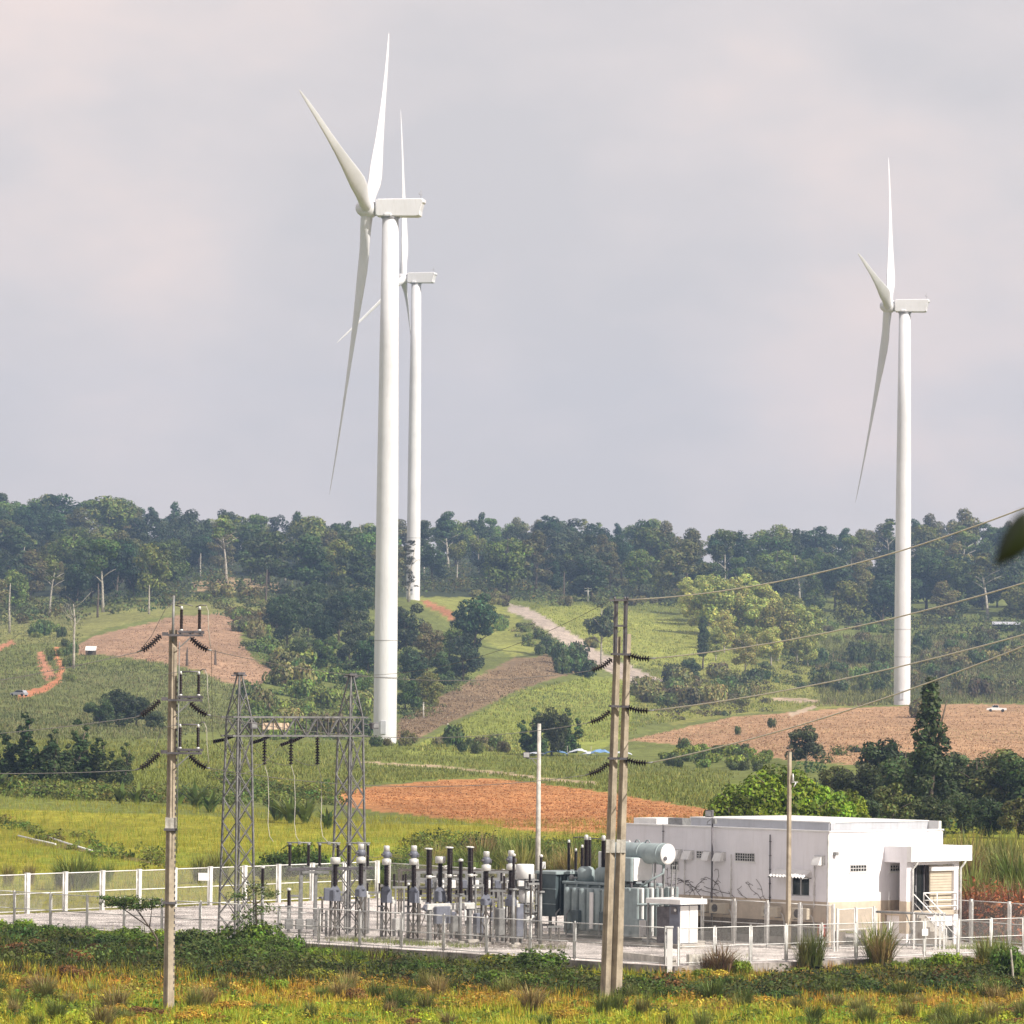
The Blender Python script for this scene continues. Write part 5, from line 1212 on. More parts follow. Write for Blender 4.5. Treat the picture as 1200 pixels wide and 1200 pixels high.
mb = MB(); hpole(mb, (0, 0, -0.3), (0, 0, h), 0.19, 0.14, R(35)); mb.build('shaft', MT['concrete'], th)
mb = MB(); z = P(926, 917, Yb).z; mb.box(0.1, 0.4, -0.12, -0.05, z, z+0.05); mb.tube((0.16, -0.1, z+0.06), (0.16, -0.1, z+0.42), 0.06, 0.03); mb.tube((0.2, -0.1, z-0.2), (0.3, -0.1, z), 0.03); mb.build('bracket', MT['cap'], th)
mb = MB(); mb.path([(0.0, 0, h-0.02), (-0.05, 0, h+0.2), (-0.22, 0, h+0.24), (-0.3, 0, h+0.2)], 0.012); mb.build('lightning_rod', MT['galv_dark'], th)

# ------------------------------------------------------------------ lattice gantry
G0 = PG(277, 1099); GD = 7.15
th = thing('lattice_gantry', 'grey steel lattice gantry of two towers joined by a beam', 'gantry', G0, YR)
def hw(z): return 0.60 - 0.19*min(z, 10.7)/10.7 if z <= 10.7 else 0.41*(12.85-z)/2.15 + 0.05
zb0 = (1099-863)/(F/G0.y); zb1 = (1099-841)/(F/G0.y); zap = (1099-791)/(F/G0.y)
def hw(z):
    return 0.62 - 0.20*z/zb1 if z <= zb1 else 0.42 + (0.07-0.42)*(z-zb1)/(zap-zb1)
for gx in (0.0, GD):
    cs = [(-1,-1),(1,-1),(1,1),(-1,1)]
    for a, c in cs:
        mb = MB(); zs_ = [0, zb1, zap]
        mb.bar((gx+a*hw(0), c*hw(0), 0), (gx+a*hw(zb1), c*hw(zb1), zb1), 0.085); mb.bar((gx+a*hw(zb1), c*hw(zb1), zb1), (gx+a*hw(zap), c*hw(zap), zap), 0.06)
        mb.build('leg', MT['gsteel'], th)
    lev = [0.0]
    while lev[-1] < zb0-0.9: lev.append(lev[-1]+1.12)
    lev[-1] = zb0; lev += [zb1, zb1+(zap-zb1)*0.55]
    for k in range(len(lev)-1):
        z0, z1 = lev[k], lev[k+1]
        for i in range(4):
            (a, c), (d, e_) = cs[i], cs[(i+1) % 4]
            for s in ((0, 1), (1, 0)) if k < len(lev)-2 else ((0, 1),):
                za, zc = (z0, z1) if s == (0, 1) else (z1, z0)
                mb = MB(); mb.bar((gx+a*hw(za)*1.03, c*hw(za)*1.03, za), (gx+d*hw(zc)*(1.03 if s == (0, 1) else 0.99), e_*hw(zc)*(1.03 if s == (0, 1) else 0.99), zc), 0.042, 0.03); mb.build('brace', MT['gsteel'], th)
            if k >= len(lev)-3:
                mb = MB(); mb.bar((gx+a*hw(z0), c*hw(z0), z0), (gx+d*hw(z0), e_*hw(z0), z0), 0.05, 0.04); mb.build('brace', MT['gsteel'], th)
    mb = MB(); mb.box(gx-.22, gx+.22, -.18, .18, zap-0.02, zap+0.1); mb.bar((gx-.5, 0, zap-.06), (gx+.45, 0, zap-.06), 0.06); mb.build('earth_wire_clamp', MT['galv_dark'], th)
for c in (-1, 1):
    for z in (zb0, zb1):
        mb = MB(); mb.bar((-0.75, c*0.43, z), (GD+0.75, c*0.43, z), 0.085); mb.build('chord', MT['gsteel'], th)
nb = 9
for i in range(nb):
    x0 = 0.42 + (GD-0.84)*i/nb; x1 = 0.42 + (GD-0.84)*(i+1)/nb
    for c in (-1, 1):
        up = (i % 2) ^ (c > 0); mb = MB(); mb.bar((x0, c*0.44, zb0 if up else zb1), (x1, c*0.44, zb1 if up else zb0), 0.05, 0.035); mb.build('brace', MT['gsteel'], th)
        mb = MB(); mb.bar((x1, c*0.42, zb0), (x1, c*0.42, zb1), 0.04, 0.03); mb.build('brace', MT['galv_dark'], th)
    mb = MB(); mb.bar((x0, -0.43, zb0), (x1, 0.43, zb0), 0.04, 0.03); mb.build('brace', MT['gsteel'], th)
    mb = MB(); mb.bar((x0, 0.43, zb1), (x1, -0.43, zb1), 0.04, 0.03); mb.build('brace', MT['gsteel'], th)
def gw(x, y, z): return G0 + (YM @ Vector((x, y, z)))
for x, lb in ((0.35, 'left'), (GD+1.0, 'right')):
    t2 = thing('spotlight', 'black spotlight fixed at the %s end of the gantry beam' % lb, 'spotlight', gw(x-0.1, -0.75, zb1-0.55), YR)
    mb = MB(); mb.bbox(-.22, .22, -.12, .12, 0, .30, .04); mb.build('housing', MT['galv_dark'], t2)
    mb = MB(); mb.box(-.16, .16, -.135, -.12, .05, .25); mb.build('lens', MT['galv'], t2)
    mb = MB(); mb.bar((-.1, .12, .2), (-.5 if lb == 'right' else .1, .32, .25), .05); mb.build('bracket', MT['galv_dark'], t2)
mb = MB(); mb.box(0, 1.7, 0, 0.04, 0, 0.32); o = mb.build('notice_board', mat('notice_board_cream', (0.62, 0.47, 0.34), 0.7)); o.location = gw(1.9, 0.5, zb0+0.30); o.rotation_euler = (0, 0, YR); tag(o, 'long cream board behind the middle of the gantry beam', 'sign')
o['label'] = 'long cream board behind the left half of the gantry beam'
# strain strings towards the single pole, suspension strings and droppers
susp = [2.05, 4.0, 5.8]; ss = []
for k, (u0, v0, u1, v1) in enumerate(((275, 862, 250, 869), (317, 862, 293, 871), (359, 861, 329, 873))):
    p = P(u0, v0, G0.y + 1.2 + k*1.9); q = P(u1, v1, G0.y + 1.0 + k*1.9 - 0.8)
    mb = MB(); string_ins(mb, [p, p.lerp(q, .5)+Vector((0, 0, -.05)), q], 0.09, 0.12)
    o = mb.build('insulator_string', MT['porcelain'], None, p); tag(o, ['left', 'middle', 'right'][k] + ' slanting insulator string under the gantry beam', 'insulator', 'slanting strings of the gantry')
    ss.append(q)
    wire('jumper_cable', 'bare cable from the single pole to the %s slanting string' % ['left', 'middle', 'right'][k], arc(tiers[min(k, 2)][1]+Vector((0, 0, -.03)), q, 0.7, 16), 0.010, MT['conductor_dark'])
sw = []
for k, (u, vt, vb) in enumerate(((310, 865, 896), (341, 865, 896), (372, 864, 896))):
    Y = G0.y + 1.9 + k*1.8; p = P(u, vt, Y); q = P(u, vb, Y)
    mb = MB(); string_ins(mb, [p, q], 0.115, 0.13); mb.tube(p+Vector((0, 0, .15)), p, 0.02)
    o = mb.build('insulator_string', MT['porcelain'], None, p); tag(o, ['left', 'middle', 'right'][k] + ' hanging insulator string under the gantry beam', 'insulator', 'hanging strings of the gantry')
    e_ = P([320, 350, 385][k], [986, 985, 988][k], Y-2)
    pts = [q, P(u+4, 910, Y), P(u+5, 940, Y-.4), P(u+4, 965, Y-1), P(u+6, 980, Y-1.6), e_]
    wire('dropper_cable', ['left', 'middle', 'right'][k] + ' pale cable dropping from the gantry to the switchgear', pts, 0.016, MT['cable'])
    wire('dropper_cable', ['left', 'middle', 'right'][k] + ' short link between slanting and hanging gantry strings', arc(ss[k], q, 0.35, 10), 0.014, MT['conductor_dark'])
    sw.append(e_)

# ------------------------------------------------------------------ switchgear
def loc_at(u, vb): p = PG(u, vb); return p, F/p.y
def stand(mb, h, w=0.34, foot=True):
    for a, c in ((-1,-1),(1,-1),(1,1),(-1,1)): mb.bar((a*w/2, c*w/2, 0), (a*w/2, c*w/2, h), 0.055)
    k = 0; z = 0.15
    while z < h-0.3:
        z1 = min(h, z+0.5)
        for i, ((a, c), (d, e_)) in enumerate((((-1,-1),(1,-1)), ((1,-1),(1,1)), ((1,1),(-1,1)), ((-1,1),(-1,-1)))):
            s = 1 if (k+i) % 2 else 0
            mb.bar((a*w/2, c*w/2, z if s else z1), (d*w/2, e_*w/2, z1 if s else z), 0.028)
        z = z1; k += 1
def base_pad(th, w=0.7):
    mb = MB(); mb.bbox(-w/2, w/2, -w/2, w/2, -0.05, 0.14, 0.03); mb.build('footing', MT['slab'], th)
def instrument(u, vb, vbb, vbt, vit, vt, label, cat='instrument transformer', head=True, dbl=True, group='instrument transformers'):
    p, s = loc_at(u, vb); z = lambda v: (vb-v)/s
    th = thing('instrument_transformer', label, cat, p, YR, group)
    base_pad(th)
    mb = MB(); stand(mb, z(vbb), 0.32); mb.build('stand', MT['steel'], th)
    mb = MB(); mb.bbox(-.23, .23, -.2, .2, z(vbb), z(vbt)-.12, .05); mb.lathe([(.31, 0), (.31, .04), (.16, .2), (.12, .24)], 4, (0, 0, z(vbt)-.15), smooth=False); bd = mb.build('tank', MT['equip'], th)
    mb = MB(); mb.lathe([(.05, 0), (.06, .02), (.06, .14), (.04, .16)], 10, (.32, -.1, z(vbb)+.1)); mb.bbox(.24, .44, -.2, 0, z(vbb)-.05, z(vbb)+.1, .02); mb.build('terminal_box', MT['cap'], bd)
    mb = MB(); post_ins(mb, (0, 0, z(vbt)+.02), (0, 0, z(vit)), 0.135, 0.095, 0.07, 14); mb.build('insulator', MT['porcelain'], th)
    zt_ = z(vit); mb = MB()
    if dbl:
        mb.lathe([(.18, 0), (.225, .02), (.225, .27), (.15, .30), (.11, .34), (.11, .40), (.17, .46), (.18, .58), (.13, .64), (.11, .66), (.145, .67), (.145, .90), (.12, .93)], 20, (0, 0, zt_))
        nk = MB(); nk.lathe([(.125, .33), (.19, .42), (.195, .60), (.14, .66)], 20, (0, 0, zt_))
    else:
        mb.lathe([(.18, 0), (.245, .02), (.245, .3), (.2, .33)], 20, (0, 0, zt_))
    hd = mb.build('head', MT['cap'], th)
    if dbl:
        nk.build('neck', MT['equip'], hd)
        mb = MB(); mb.tube((-.32, 0, zt_+.5), (.32, 0, zt_+.5), .05, n=8); mb.bbox(.2, .3, -.07, .07, zt_+.36, zt_+.5, .02); mb.build('terminal', MT['galv_dark'], hd)
    return th, p + Vector((0, 0, zt_+.5))
its = []
for args in ((392,1101,1056,1040,1013,1004,'first instrument transformer from the left, with a plain drum head',False),
             (422,1102,1051,1039,1012,995,'second from the left, slim instrument transformer with domed head',True),
             (452,1101,1058,1040,1014,995,'third from the left, domed instrument transformer beside a bare gap',True),
             (484,1103,1058,1041,1014,994,'fourth from the left, domed instrument transformer before the black columns',True),
             (515,1105,1057,1041,1012,1004,'drum-headed instrument transformer between the first two black columns',False),
             (569,1107,1061,1050,1021,1001,'domed instrument transformer right of the last black column',True),
             (598,1108,1062,1050,1020,1000,'domed instrument transformer beside the white cylinder rack',True)):
    u, vb, a, b_, c, d, lb, dbl = args
    its.append(instrument(u, vb, a, b_, c, d, lb, dbl=dbl)[1])
# surge arrester on slender post
def arrester(u, vb, vm, vt, label, r=0.1, cap=True, name='surge_arrester'):
    p, s = loc_at(u, vb); z = lambda v: (vb-v)/s
    th = thing(name, label, 'surge arrester', p, YR, 'surge arresters on posts')
    base_pad(th, 0.4)
    mb = MB(); mb.tube((0, 0, 0), (0, 0, z(vm)), .085, .075, n=12); mb.bbox(-.14, .14, -.14, .14, z(vm)-.05, z(vm)+.03, .01); mb.build('post', MT['galv'], th)
    mb = MB(); post_ins(mb, (0, 0, z(vm)+.03), (0, 0, z(vt)), r, r*.65, .06, 12); mb.build('insulator', MT['porcelain'], th)
    mb = MB(); mb.lathe([(r*.7, 0), (r*1.2, .02), (r*1.1, .1), (r*.4, .14)], 12, (0, 0, z(vt))); mb.build('cap', MT['cap'], th)
    return p+Vector((0, 0, z(vt)+.1))
ar = [arrester(338,1097,1062,1044,'stubby surge arrester at the left end of the disconnector',.1),
      arrester(539,1106,1048,1010,'slim surge arrester between the second and third black columns',.11),
      arrester(601,1110,1042,1004,'dark surge arrester on a post left of the white cylinders',.085),
      arrester(633,1110,1045,1005,'dark surge arrester on a post under the lamp pole',.085),
      arrester(447,1101,1062,1040,'small arrester beside the third instrument transformer',.07),
      arrester(478,1103,1062,1038,'small arrester beside the fourth instrument transformer',.07),
      arrester(307,1096,1040,1018,'dark arrester standing behind the left gantry tower',.1)]
# circuit breaker with three tall columns
p, s = loc_at(512, 1106); z = lambda v: (1106-v)/s
th = thing('circuit_breaker', 'circuit breaker with three tall black columns on a grey frame', 'circuit breaker', p, YR)
xs = []
for u, vt in ((502, 996), (526, 995), (550, 995)):
    x = (u-512)/(s*math.cos(YR)); xs.append(x); zb = z(1059); zt_ = z(vt); zm = (zb+zt_)/2
    mb = MB(); post_ins(mb, (x, 0, zb), (x, 0, zm-.08), .125, .095, .065, 14); mb.build('column', MT['porcelain'], th)
    mb = MB(); post_ins(mb, (x, 0, zm+.08), (x, 0, zt_), .15, .12, .065, 14); mb.build('interrupter', MT['porcelain'], th)
    mb = MB(); mb.lathe([(.1, -.08), (.15, -.06), (.15, .06), (.1, .08)], 14, (x, 0, zm)); mb.tube((x, 0, zm), (x+.35, -.1, zm), .035, n=8); mb.lathe([(.1, 0), (.17, .01), (.17, .06), (.1, .08)], 14, (x, 0, zt_)); mb.tube((x-.28, 0, zt_+.06), (x+.05, 0, zt_+.06), .03, n=8); mb.build('terminal', MT['cap'], th)
    mb = MB(); mb.bar((x-.25, 0, z(1066)), (x, 0, z(1059)), .2, .24); mb.build('crank_housing', MT['equip'], th)
x0, x1 = xs[0]-.2, xs[2]+.2
mb = MB(); mb.bbox(x0, x1, -.16, .16, z(1066), z(1059), .03); mb.build('frame_beam', MT['cap'], th)
mb = MB(); mb.bbox(x0+.35, x0+1.25, -.42, -.18, z(1082), z(1062), .03); mb.build('mechanism_box', MT['equip'], th)
for x in (x0+.25, x1-.25):
    mb = MB(); mb.bar((x, 0, 0), (x, 0, z(1066)), .2, .16); mb.build('leg', MT['galv'], th)
    mb = MB(); mb.bbox(x-.35, x+.35, -.35, .35, -.05, .16, .03); mb.build('footing', MT['slab'], th)
# disconnector
p, s = loc_at(362, 1097); z = lambda v: (1097-v)/s; k_ = s*math.cos(R(8))
th = thing('disconnector', 'three-phase disconnector on a steel frame right of the left gantry tower', 'disconnector', p, R(6))
for y in (-.35, .35):
    mb = MB(); mb.bar(((336-362)/s, y, z(1019)), ((436-362)/s, y, z(1017)), .16, .12); mb.build('beam', MT['galv_dark' if y < 0 else 'galv'], th)
for u in (352, 369, 425):
    for y in (-.3, .3):
        mb = MB(); x = (u-362)/s; mb.bar((x, y, 0), (x, y, z(1021)), .17, .14); mb.build('leg', MT['galv'], th)
mb = MB()
for u in (340, 355, 372, 390, 408, 430): x = (u-362)/s; mb.bar((x, -.45, z(1016)), (x, .45, z(1016)), .07)
mb.bar((-.4, -.4, z(1022)), (.9, -.4, z(1022)), .12); mb.build('cross_member', MT['galv'], th)
for j, (ua, ub) in enumerate(((338.5, 360.5), (373.5, 395), (408, 430))):
    for u in (ua, ub):
        x = (u-362)/s; mb = MB(); post_ins(mb, (x, 0, z(1015)), (x, 0, z(991)), .085, .06, .055, 12); mb.build('post_insulator', MT['porcelain'], th)
        mb = MB(); mb.lathe([(.06, 0), (.1, .01), (.08, .1)], 10, (x, 0, z(991))); mb.build('cap', MT['galv'], th)
    mb = MB(); xa, xb = (ua-362)/s, (ub-362)/s; mb.tube((xa-.15, 0, z(988)), (xb+.12, 0, z(988)), .035, n=8); mb.bbox((xa+xb)/2-.08, (xa+xb)/2+.08, -.07, .07, z(990), z(986.5), .02); mb.build('switch_blade', MT['galv'], th)
mb = MB(); mb.bbox((378-362)/s, (392-362)/s, -.6, -.4, z(1055), z(1040), .03); mb.build('drive_box', MT['equip'], th)
# pipework and small boxes at the foot of the disconnector
p, s = loc_at(358, 1100)
th = thing('pipe_rack', 'low rack of grey boxes and pipes at the foot of the disconnector', 'pipe rack', p, R(4))
for i in range(3):
    mb = MB(); x = -1.0+i*.5; mb.bbox(x, x+.4, -.2, .2, .45, .95, .04); mb.build('box', MT['galv'], th)
for zz in (.3, .62, .9, 1.25):
    mb = MB(); mb.tube((-1.3, .3, zz), (1.1, .3, zz-.05), .035, n=6); mb.build('pipe', MT['post'], th)
for x in (-1.25, -.3, 1.0):
    mb = MB(); mb.box(x-.06, x+.06, .26, .36, 0, 1.35); mb.build('leg', MT['galv'], th)
# medium-voltage rack in the background
p, s = loc_at(556, 1086); z = lambda v: (1086-v)/s
th = thing('busbar_rack', 'long low steel rack of busbars and white units behind the breakers', 'busbar rack', p, R(4))
W_ = 66/s
for i in range(8):
    x = -W_+2*W_*i/7
    for y in (-.6, .6):
        mb = MB(); mb.bar((x, y, 0), (x, y, z(1022)), .1); mb.build('leg', MT['galv'], th)
for v in (1023, 1031, 1041, 1050, 1066):
    for y in (-.6, .6):
        mb = MB(); mb.bar((-W_-.2, y, z(v)), (W_+.2, y, z(v)+.05), .09); mb.build('beam', MT['galv'], th)
rr_ = random.Random(5)
for i in range(9):
    x = -W_+.3+i*.56*1.05
    mb = MB(); mb.bbox(x, x+.36, -.95, -.6, z(1040), z(1031), .03); mb.build('unit', MT['white' if i % 3 else 'equip'], th)
for i in range(12):
    x = -W_+.1+i*.45
    mb = MB(); post_ins(mb, (x, -.5, z(1050)), (x, -.5, z(1043)), .07, .045, .05, 8); mb.build('small_insulator', MT['porcelain'], th)
for i in range(8):
    x = -W_+.3+i*.66; mb = MB(); mb.bbox(x, x+.3, -.8, -.5, z(1078), z(1062 + 3*(i % 3)), .03); mb.build('low_box', MT[('white', 'galv', 'equip')[i % 3]], th)
mb = MB()
for i in range(6): x = -W_+.5+i*.9; mb.path([(x, -.6, z(1040)), (x+.2, -.5, z(1032)), (x+.45, -.5, z(1025)), (x+.5, -.4, z(1022))], .02)
mb.build('link_cables', MT['conductor_dark'], th)
p, s = loc_at(560, 1072); z = lambda v: (1072-v)/s
th = thing('busbar_rack', 'farther dark steel rack with crossing beams behind the white units', 'busbar rack', p, R(-4))
for i in range(12):
    x = -4.2+.76*i
    for y in (-.5, .9): mb = MB(); mb.bar((x, y, 0), (x, y, z(1019+(i % 3)*3)), .09); mb.build('leg', MT['steel'], th)
for v in (1021, 1034, 1046, 1056):
    for y in (-.5, .9): mb = MB(); mb.bar((-4.3, y, z(v)), (4.3, y, z(v)+.04), .08); mb.build('beam', MT['steel' if v != 1034 else 'galv'], th)
for i in range(14):
    x = -4.0+.6*i; mb = MB(); post_ins(mb, (x, -.3, z(1034)), (x, -.3, z(1026)), .07, .045, .05, 8); mb.build('small_insulator', MT['porcelain'], th)
for i in range(7):
    x = -3.8+1.2*i; mb = MB(); mb.bar((x, -.5, z(1056)), (x+.75, -.5, z(1034)), .05); mb.build('brace', MT['galv'], th)
rq = random.Random(3)
for i, (u, vb, vt) in enumerate(((437,1090,1046),(468,1092,1040),(497,1094,1056),(508,1098,1070),(520,1090,1036),(533,1100,1050),(545,1092,1060),(561,1096,1038),(574,1090,1054),(583,1100,1044),(592,1094,1034),(608,1100,1040),(626,1104,1036),(640,1100,1084),(650,1104,1086),(345,1088,1050),(382,1092,1052),(400,1090,1046),(414,1092,1058),(427,1094,1050))):
    p, s = loc_at(u, vb); h = (vb-vt)/s
    th = thing('steel_support', ['plain', 'short', 'braced'][i % 3] + ' steel stand ' + near_zone(u).replace('below', 'behind').replace('at the', 'near the') + (', carrying small insulators' if i < 13 else ''), 'support', p, R(rq.uniform(-10, 45)), 'steel supports in the switchyard')
    for x in (-.22, .22):
        mb = MB(); mb.bar((x, 0, 0), (x, 0, h), .09, .07); mb.build('leg', MT[('steel', 'galv')[i % 2]], th)
    mb = MB(); mb.bar((-.4, 0, h), (.4, 0, h), .1, .1); mb.build('cross_member', MT['galv'], th)
    if i % 3 == 2: mb = MB(); mb.bar((-.22, 0, .2), (.22, 0, h-.2), .04); mb.build('brace', MT['steel'], th)
    if i < 13:
        for x in (-.3, .3): mb = MB(); post_ins(mb, (x, 0, h+.05), (x, 0, h+.05+.42+.2*(i % 2)), .07, .045, .055, 9); mb.build('small_insulator', MT['porcelain'], th)
# white cylinders stacked left of the transformer
p, s = loc_at(616, 1100); z = lambda v: (1100-v)/s
th = thing('reactor_rack', 'rack of three stacked white drums left of the transformer', 'reactor rack', p, YR)
for (u, v0, v1, w) in ((614, 1030, 1013, .44), (616, 1058, 1042, .36), (619, 1082, 1068, .34)):
    x = (u-616)/s; mb = MB(); mb.lathe([(w*.9, 0), (w, .03), (w, z(v1)-z(v0)-.03), (w*.9, z(v1)-z(v0))], 24, (x, 0, z(v0))); mb.build('drum', MT['white'], th)
for a in (-1, 1):
    for c in (-1, 1): mb = MB(); mb.bar((a*.35, c*.35, 0), (a*.35, c*.35, z(1031)), .07); mb.build('leg', MT['galv'], th)
for zz in (z(1031), z(1040), z(1059), z(1068)):
    mb = MB(); mb.bbox(-.5, .5, -.5, .5, zz-.04, zz, .01); mb.build('shelf', MT['galv'], th)
for a in (-.3, 0, .3):
    mb = MB(); post_ins(mb, (a, -.35, z(1040)), (a, -.35, z(1032)), .06, .04, .05, 8); mb.build('small_insulator', MT['porcelain'], th)
p, s = loc_at(577, 1092)
for i, (u, vb, h) in enumerate(((560, 1102, 1.3), (586, 1104, 1.6), (607, 1106, 1.9), (532, 1100, 1.1), (465, 1098, .9))):
    p, s = loc_at(u, vb); mb = MB(); mb.bbox(-.22, .22, -.16, .16, .35, h, .03)
    th = thing('control_box', ['grey control box on legs right of the third black column', 'grey box on legs before the white drums', 'tall grey box on legs left of the transformer', 'small grey box on legs under the breaker', 'small grey box between two instrument transformers'][i], 'control box', p, YR, 'control boxes'); mb.build('cabinet', MT[('equip', 'galv', 'equip', 'galv', 'cap')[i]], th)
    for a in (-.17, .17): mb = MB(); mb.box(a-.03, a+.03, -.1, .1, 0, .35); mb.build('leg', MT['galv'], th)
# cables linking the tops
for a, b_, lb in ((sw[2], its[1], 'right dropper end to the second instrument transformer'), (its[1], its[2], 'second to the third instrument transformer'), (its[2], its[3], 'third to the fourth instrument transformer'), (its[3], its[5], 'fourth instrument transformer over the breaker')):
    wire('link_cable', 'thin slack cable from the ' + lb, arc(a, b_, .18, 10), .013, MT['conductor_dark'])

# ------------------------------------------------------------------ transformer
p, s = loc_at(772, 1108); z = lambda v: (1108-v)/s
T0 = p; print('transformer', p, s)
th = thing('power_transformer', 'large grey-green power transformer with conservator drum and radiators', 'transformer', p, YR)
th['label'] = 'large grey-green power transformer half hidden by the twin pole'
def tb(name, m, f, parent=None):
    mb = MB(); f(mb); return mb.build(name, MT[m], parent or th)
tb('foundation', 'slab', lambda m: m.bbox(-1.3, 3.0, -.2, 8.6, -.1, .16, .04))
tk = tb('main_tank', 'tx', lambda m: m.bbox(0, 2.0, 2.0, 6.5, .3, z(1041), .06))
tb('lid', 'tx', lambda m: m.bbox(-.12, 2.12, 1.9, 6.6, z(1041), z(1038), .03), tk)
for i in range(6):
    y = 2.3+i*.8; tb('stiffener', 'tx', lambda m: m.bbox(-.13, 0.0, y, y+.14, .35, z(1041)-.02, .02), tk)
for k, y in enumerate((5.35, 4.15, 2.95)):          # high-voltage bushings on turrets
    tr_ = tb('turret', 'tx', lambda m: m.lathe([(.42, 0), (.42, .55), (.36, .62), (.34, .66), (.2, .72)], 20, (.5, y+.2, z(1038))))
    tb('bushing', 'porcelain', lambda m: post_ins(m, (.5, y+.2, z(1038)+.72), (.5, y+.2, z(989)), .13, .09, .06, 14), tr_)
    tb('bushing_cap', 'cap', lambda m: m.lathe([(.06, 0), (.1, .02), (.1, .22), (.05, .26)], 12, (.5, y+.2, z(989))), tr_)
for k, (y, x, v) in enumerate(((6.25, .9, 999), (6.45, 1.6, 990), (5.1, 1.7, 989), (4.5, 1.8, 990), (3.6, 1.5, 992), (2.6, 1.5, 994))):
    tb('small_bushing', 'porcelain', lambda m: post_ins(m, (x, y, z(1038)), (x, y, z(v)), .095, .065, .06, 12))
    tb('bushing_cap', 'cap', lambda m: m.lathe([(.05, 0), (.07, .02), (.05, .15)], 10, (x, y, z(v))))
tb('control_cabinet', 'white', lambda m: m.bbox(2.3, 2.8, 5.0, 6.6, z(1024), z(1004), .03))
for x, y in ((2.4, 5.2), (2.4, 6.4)): tb('cabinet_leg', 'galv', lambda m: m.box(x, x+.08, y, y+.08, .1, z(1024)))
tb('busbar', 'galv_dark', lambda m: (m.tube((.9, 4.4, z(988)), (1.6, 7.2, z(987)), .025), m.tube((1.6, 7.2, z(987)), (1.6, 7.6, z(988)), .025)))
for y in (7.0, 7.5): 
    tb('small_bushing', 'porcelain', lambda m: post_ins(m, (1.2, y, z(1027)), (1.2, y, z(994 if y > 7.2 else 1004)), .085, .06, .055, 12))
    tb('bushing_cap', 'cap', lambda m: m.lathe([(.05, 0), (.07, .02), (.05, .15)], 10, (1.2, y, z(994 if y > 7.2 else 1004))))
for y in (2.4, 3.3, 5.6, 6.3): tb('oil_pipe', 'galv', lambda m: m.path([(-.75, y, .3), (-.75, y, 1.3), (-.5, y, 1.5)], .04))
for y in (4.6, 2.7): tb('terminal_box', 'tx_dark', lambda m: m.bbox(-.95, -.68, y, y+.45, .9, 1.5, .03))
for y in (6.3, 2.3, 3.4):
    tb('valve', 'galv', lambda m: (m.lathe([(.14, 0), (.14, .2), (.05, .3)], 10, (.25, y, z(1038))), m.tube((.25, y, z(1038)+.15), (.25, y-.5, z(1038)+.15), .05)))
for i in range(9):                                # left radiator bank
    x = -.3+i*.24; tb('radiator_fin', 'tx_dark', lambda m: m.bbox(x, x+.14, 6.75, 8.0, z(1080), z(1030), .04))
tb('radiator_panel', 'tx_dark', lambda m: m.bbox(-.42, -.34, 6.7, 8.05, z(1081), z(1029), .02))
for v in (1048, 1066): tb('radiator_bar', 'tx', lambda m: m.box(-.45, -.42, 6.68, 8.07, z(v)-.02, z(v)+.02))
tb('radiator_header', 'tx', lambda m: m.bbox(-.5, 2.0, 6.6, 8.1, z(1030)-.02, z(1027), .03))
for x in (-.2, 1.6):
    tb('radiator_leg', 'galv', lambda m: m.box(x, x+.12, 7.3, 7.42, .1, z(1081)))
for i in range(8):                                # rounded front radiators, seen as vertical bands
    y = 2.15+i*.52; tb('radiator_fin', 'tx', lambda m: m.lathe([(.02, 0), (.2, .05), (.22, .15), (.22, z(1043)-.75), (.2, z(1043)-.6), (.02, z(1043)-.55)], 16, (-.42, y, .5)))
for yy in (2.0, 6.4): tb('radiator_pipe', 'tx', lambda m: m.tube((-.42, 2.1, .62 if yy == 2.0 else z(1046)), (-.42, 5.9, .62 if yy == 2.0 else z(1046)), .07, n=10))
tb('cable_duct', 'white', lambda m: m.bbox(-.78, -.70, 3.75, 3.98, z(1092), z(1049), .01))
for i in range(9):                                # right radiator bank
    x = -.9+i*.33; tb('radiator_fin', 'white' if i % 2 else 'tx', lambda m: m.bbox(x, x+.15, .55, 1.75, z(1098), z(1041), .05))
tb('radiator_header', 'tx', lambda m: (m.tube((-1.0, 1.1, z(1044)), (2.0, 1.1, z(1044)), .1), m.tube((-1.0, .52, z(1060)), (2.0, .52, z(1060)), .05), m.tube((-1.0, 1.1, z(1094)), (2.0, 1.1, z(1094)), .1)))
bx = tb('cable_box', 'tx', lambda m: m.bbox(-.75, .75, 1.15, 2.4, z(1034), z(1006), .05))
tb('sunlit_face_plate', 'white', lambda m: m.bbox(-.62, .62, 1.10, 1.15, z(1033), z(1007), .01), bx)  # white plate paints the sunlit side of the grey box
tb('support_frame', 'galv_dark', lambda m: [m.bar((x, y, z(1044)), (x, y, z(1034)), .1) for x in (-.6, .6) for y in (1.3, 2.3)] + [m.bar((-.6, 1.3, z(1034)), (.6, 2.3, z(1041)), .06)])
cz = z(1001.5)
cn = tb('conservator', 'tx', lambda m: m.lathe([(.40, 0), (.49, .05), (.50, .12), (.50, 3.4), (.49, 3.5), (.4, 3.55)], 32, (.35, -.22, cz), (0, 1, 0)))
tb('end_cap', 'white', lambda m: m.lathe([(.02, -.03), (.38, -.02), (.50, .01), (.50, .04)], 32, (.35, -.235, cz), (0, 1, 0)), cn)  # drum end coloured white for the sun falling on it
for y in (.1, 1.4, 2.6): tb('hoop', 'tx', lambda m: m.lathe([(.5, 0), (.53, .01), (.53, .06), (.5, .07)], 32, (.35, y, cz), (0, 1, 0)), cn)
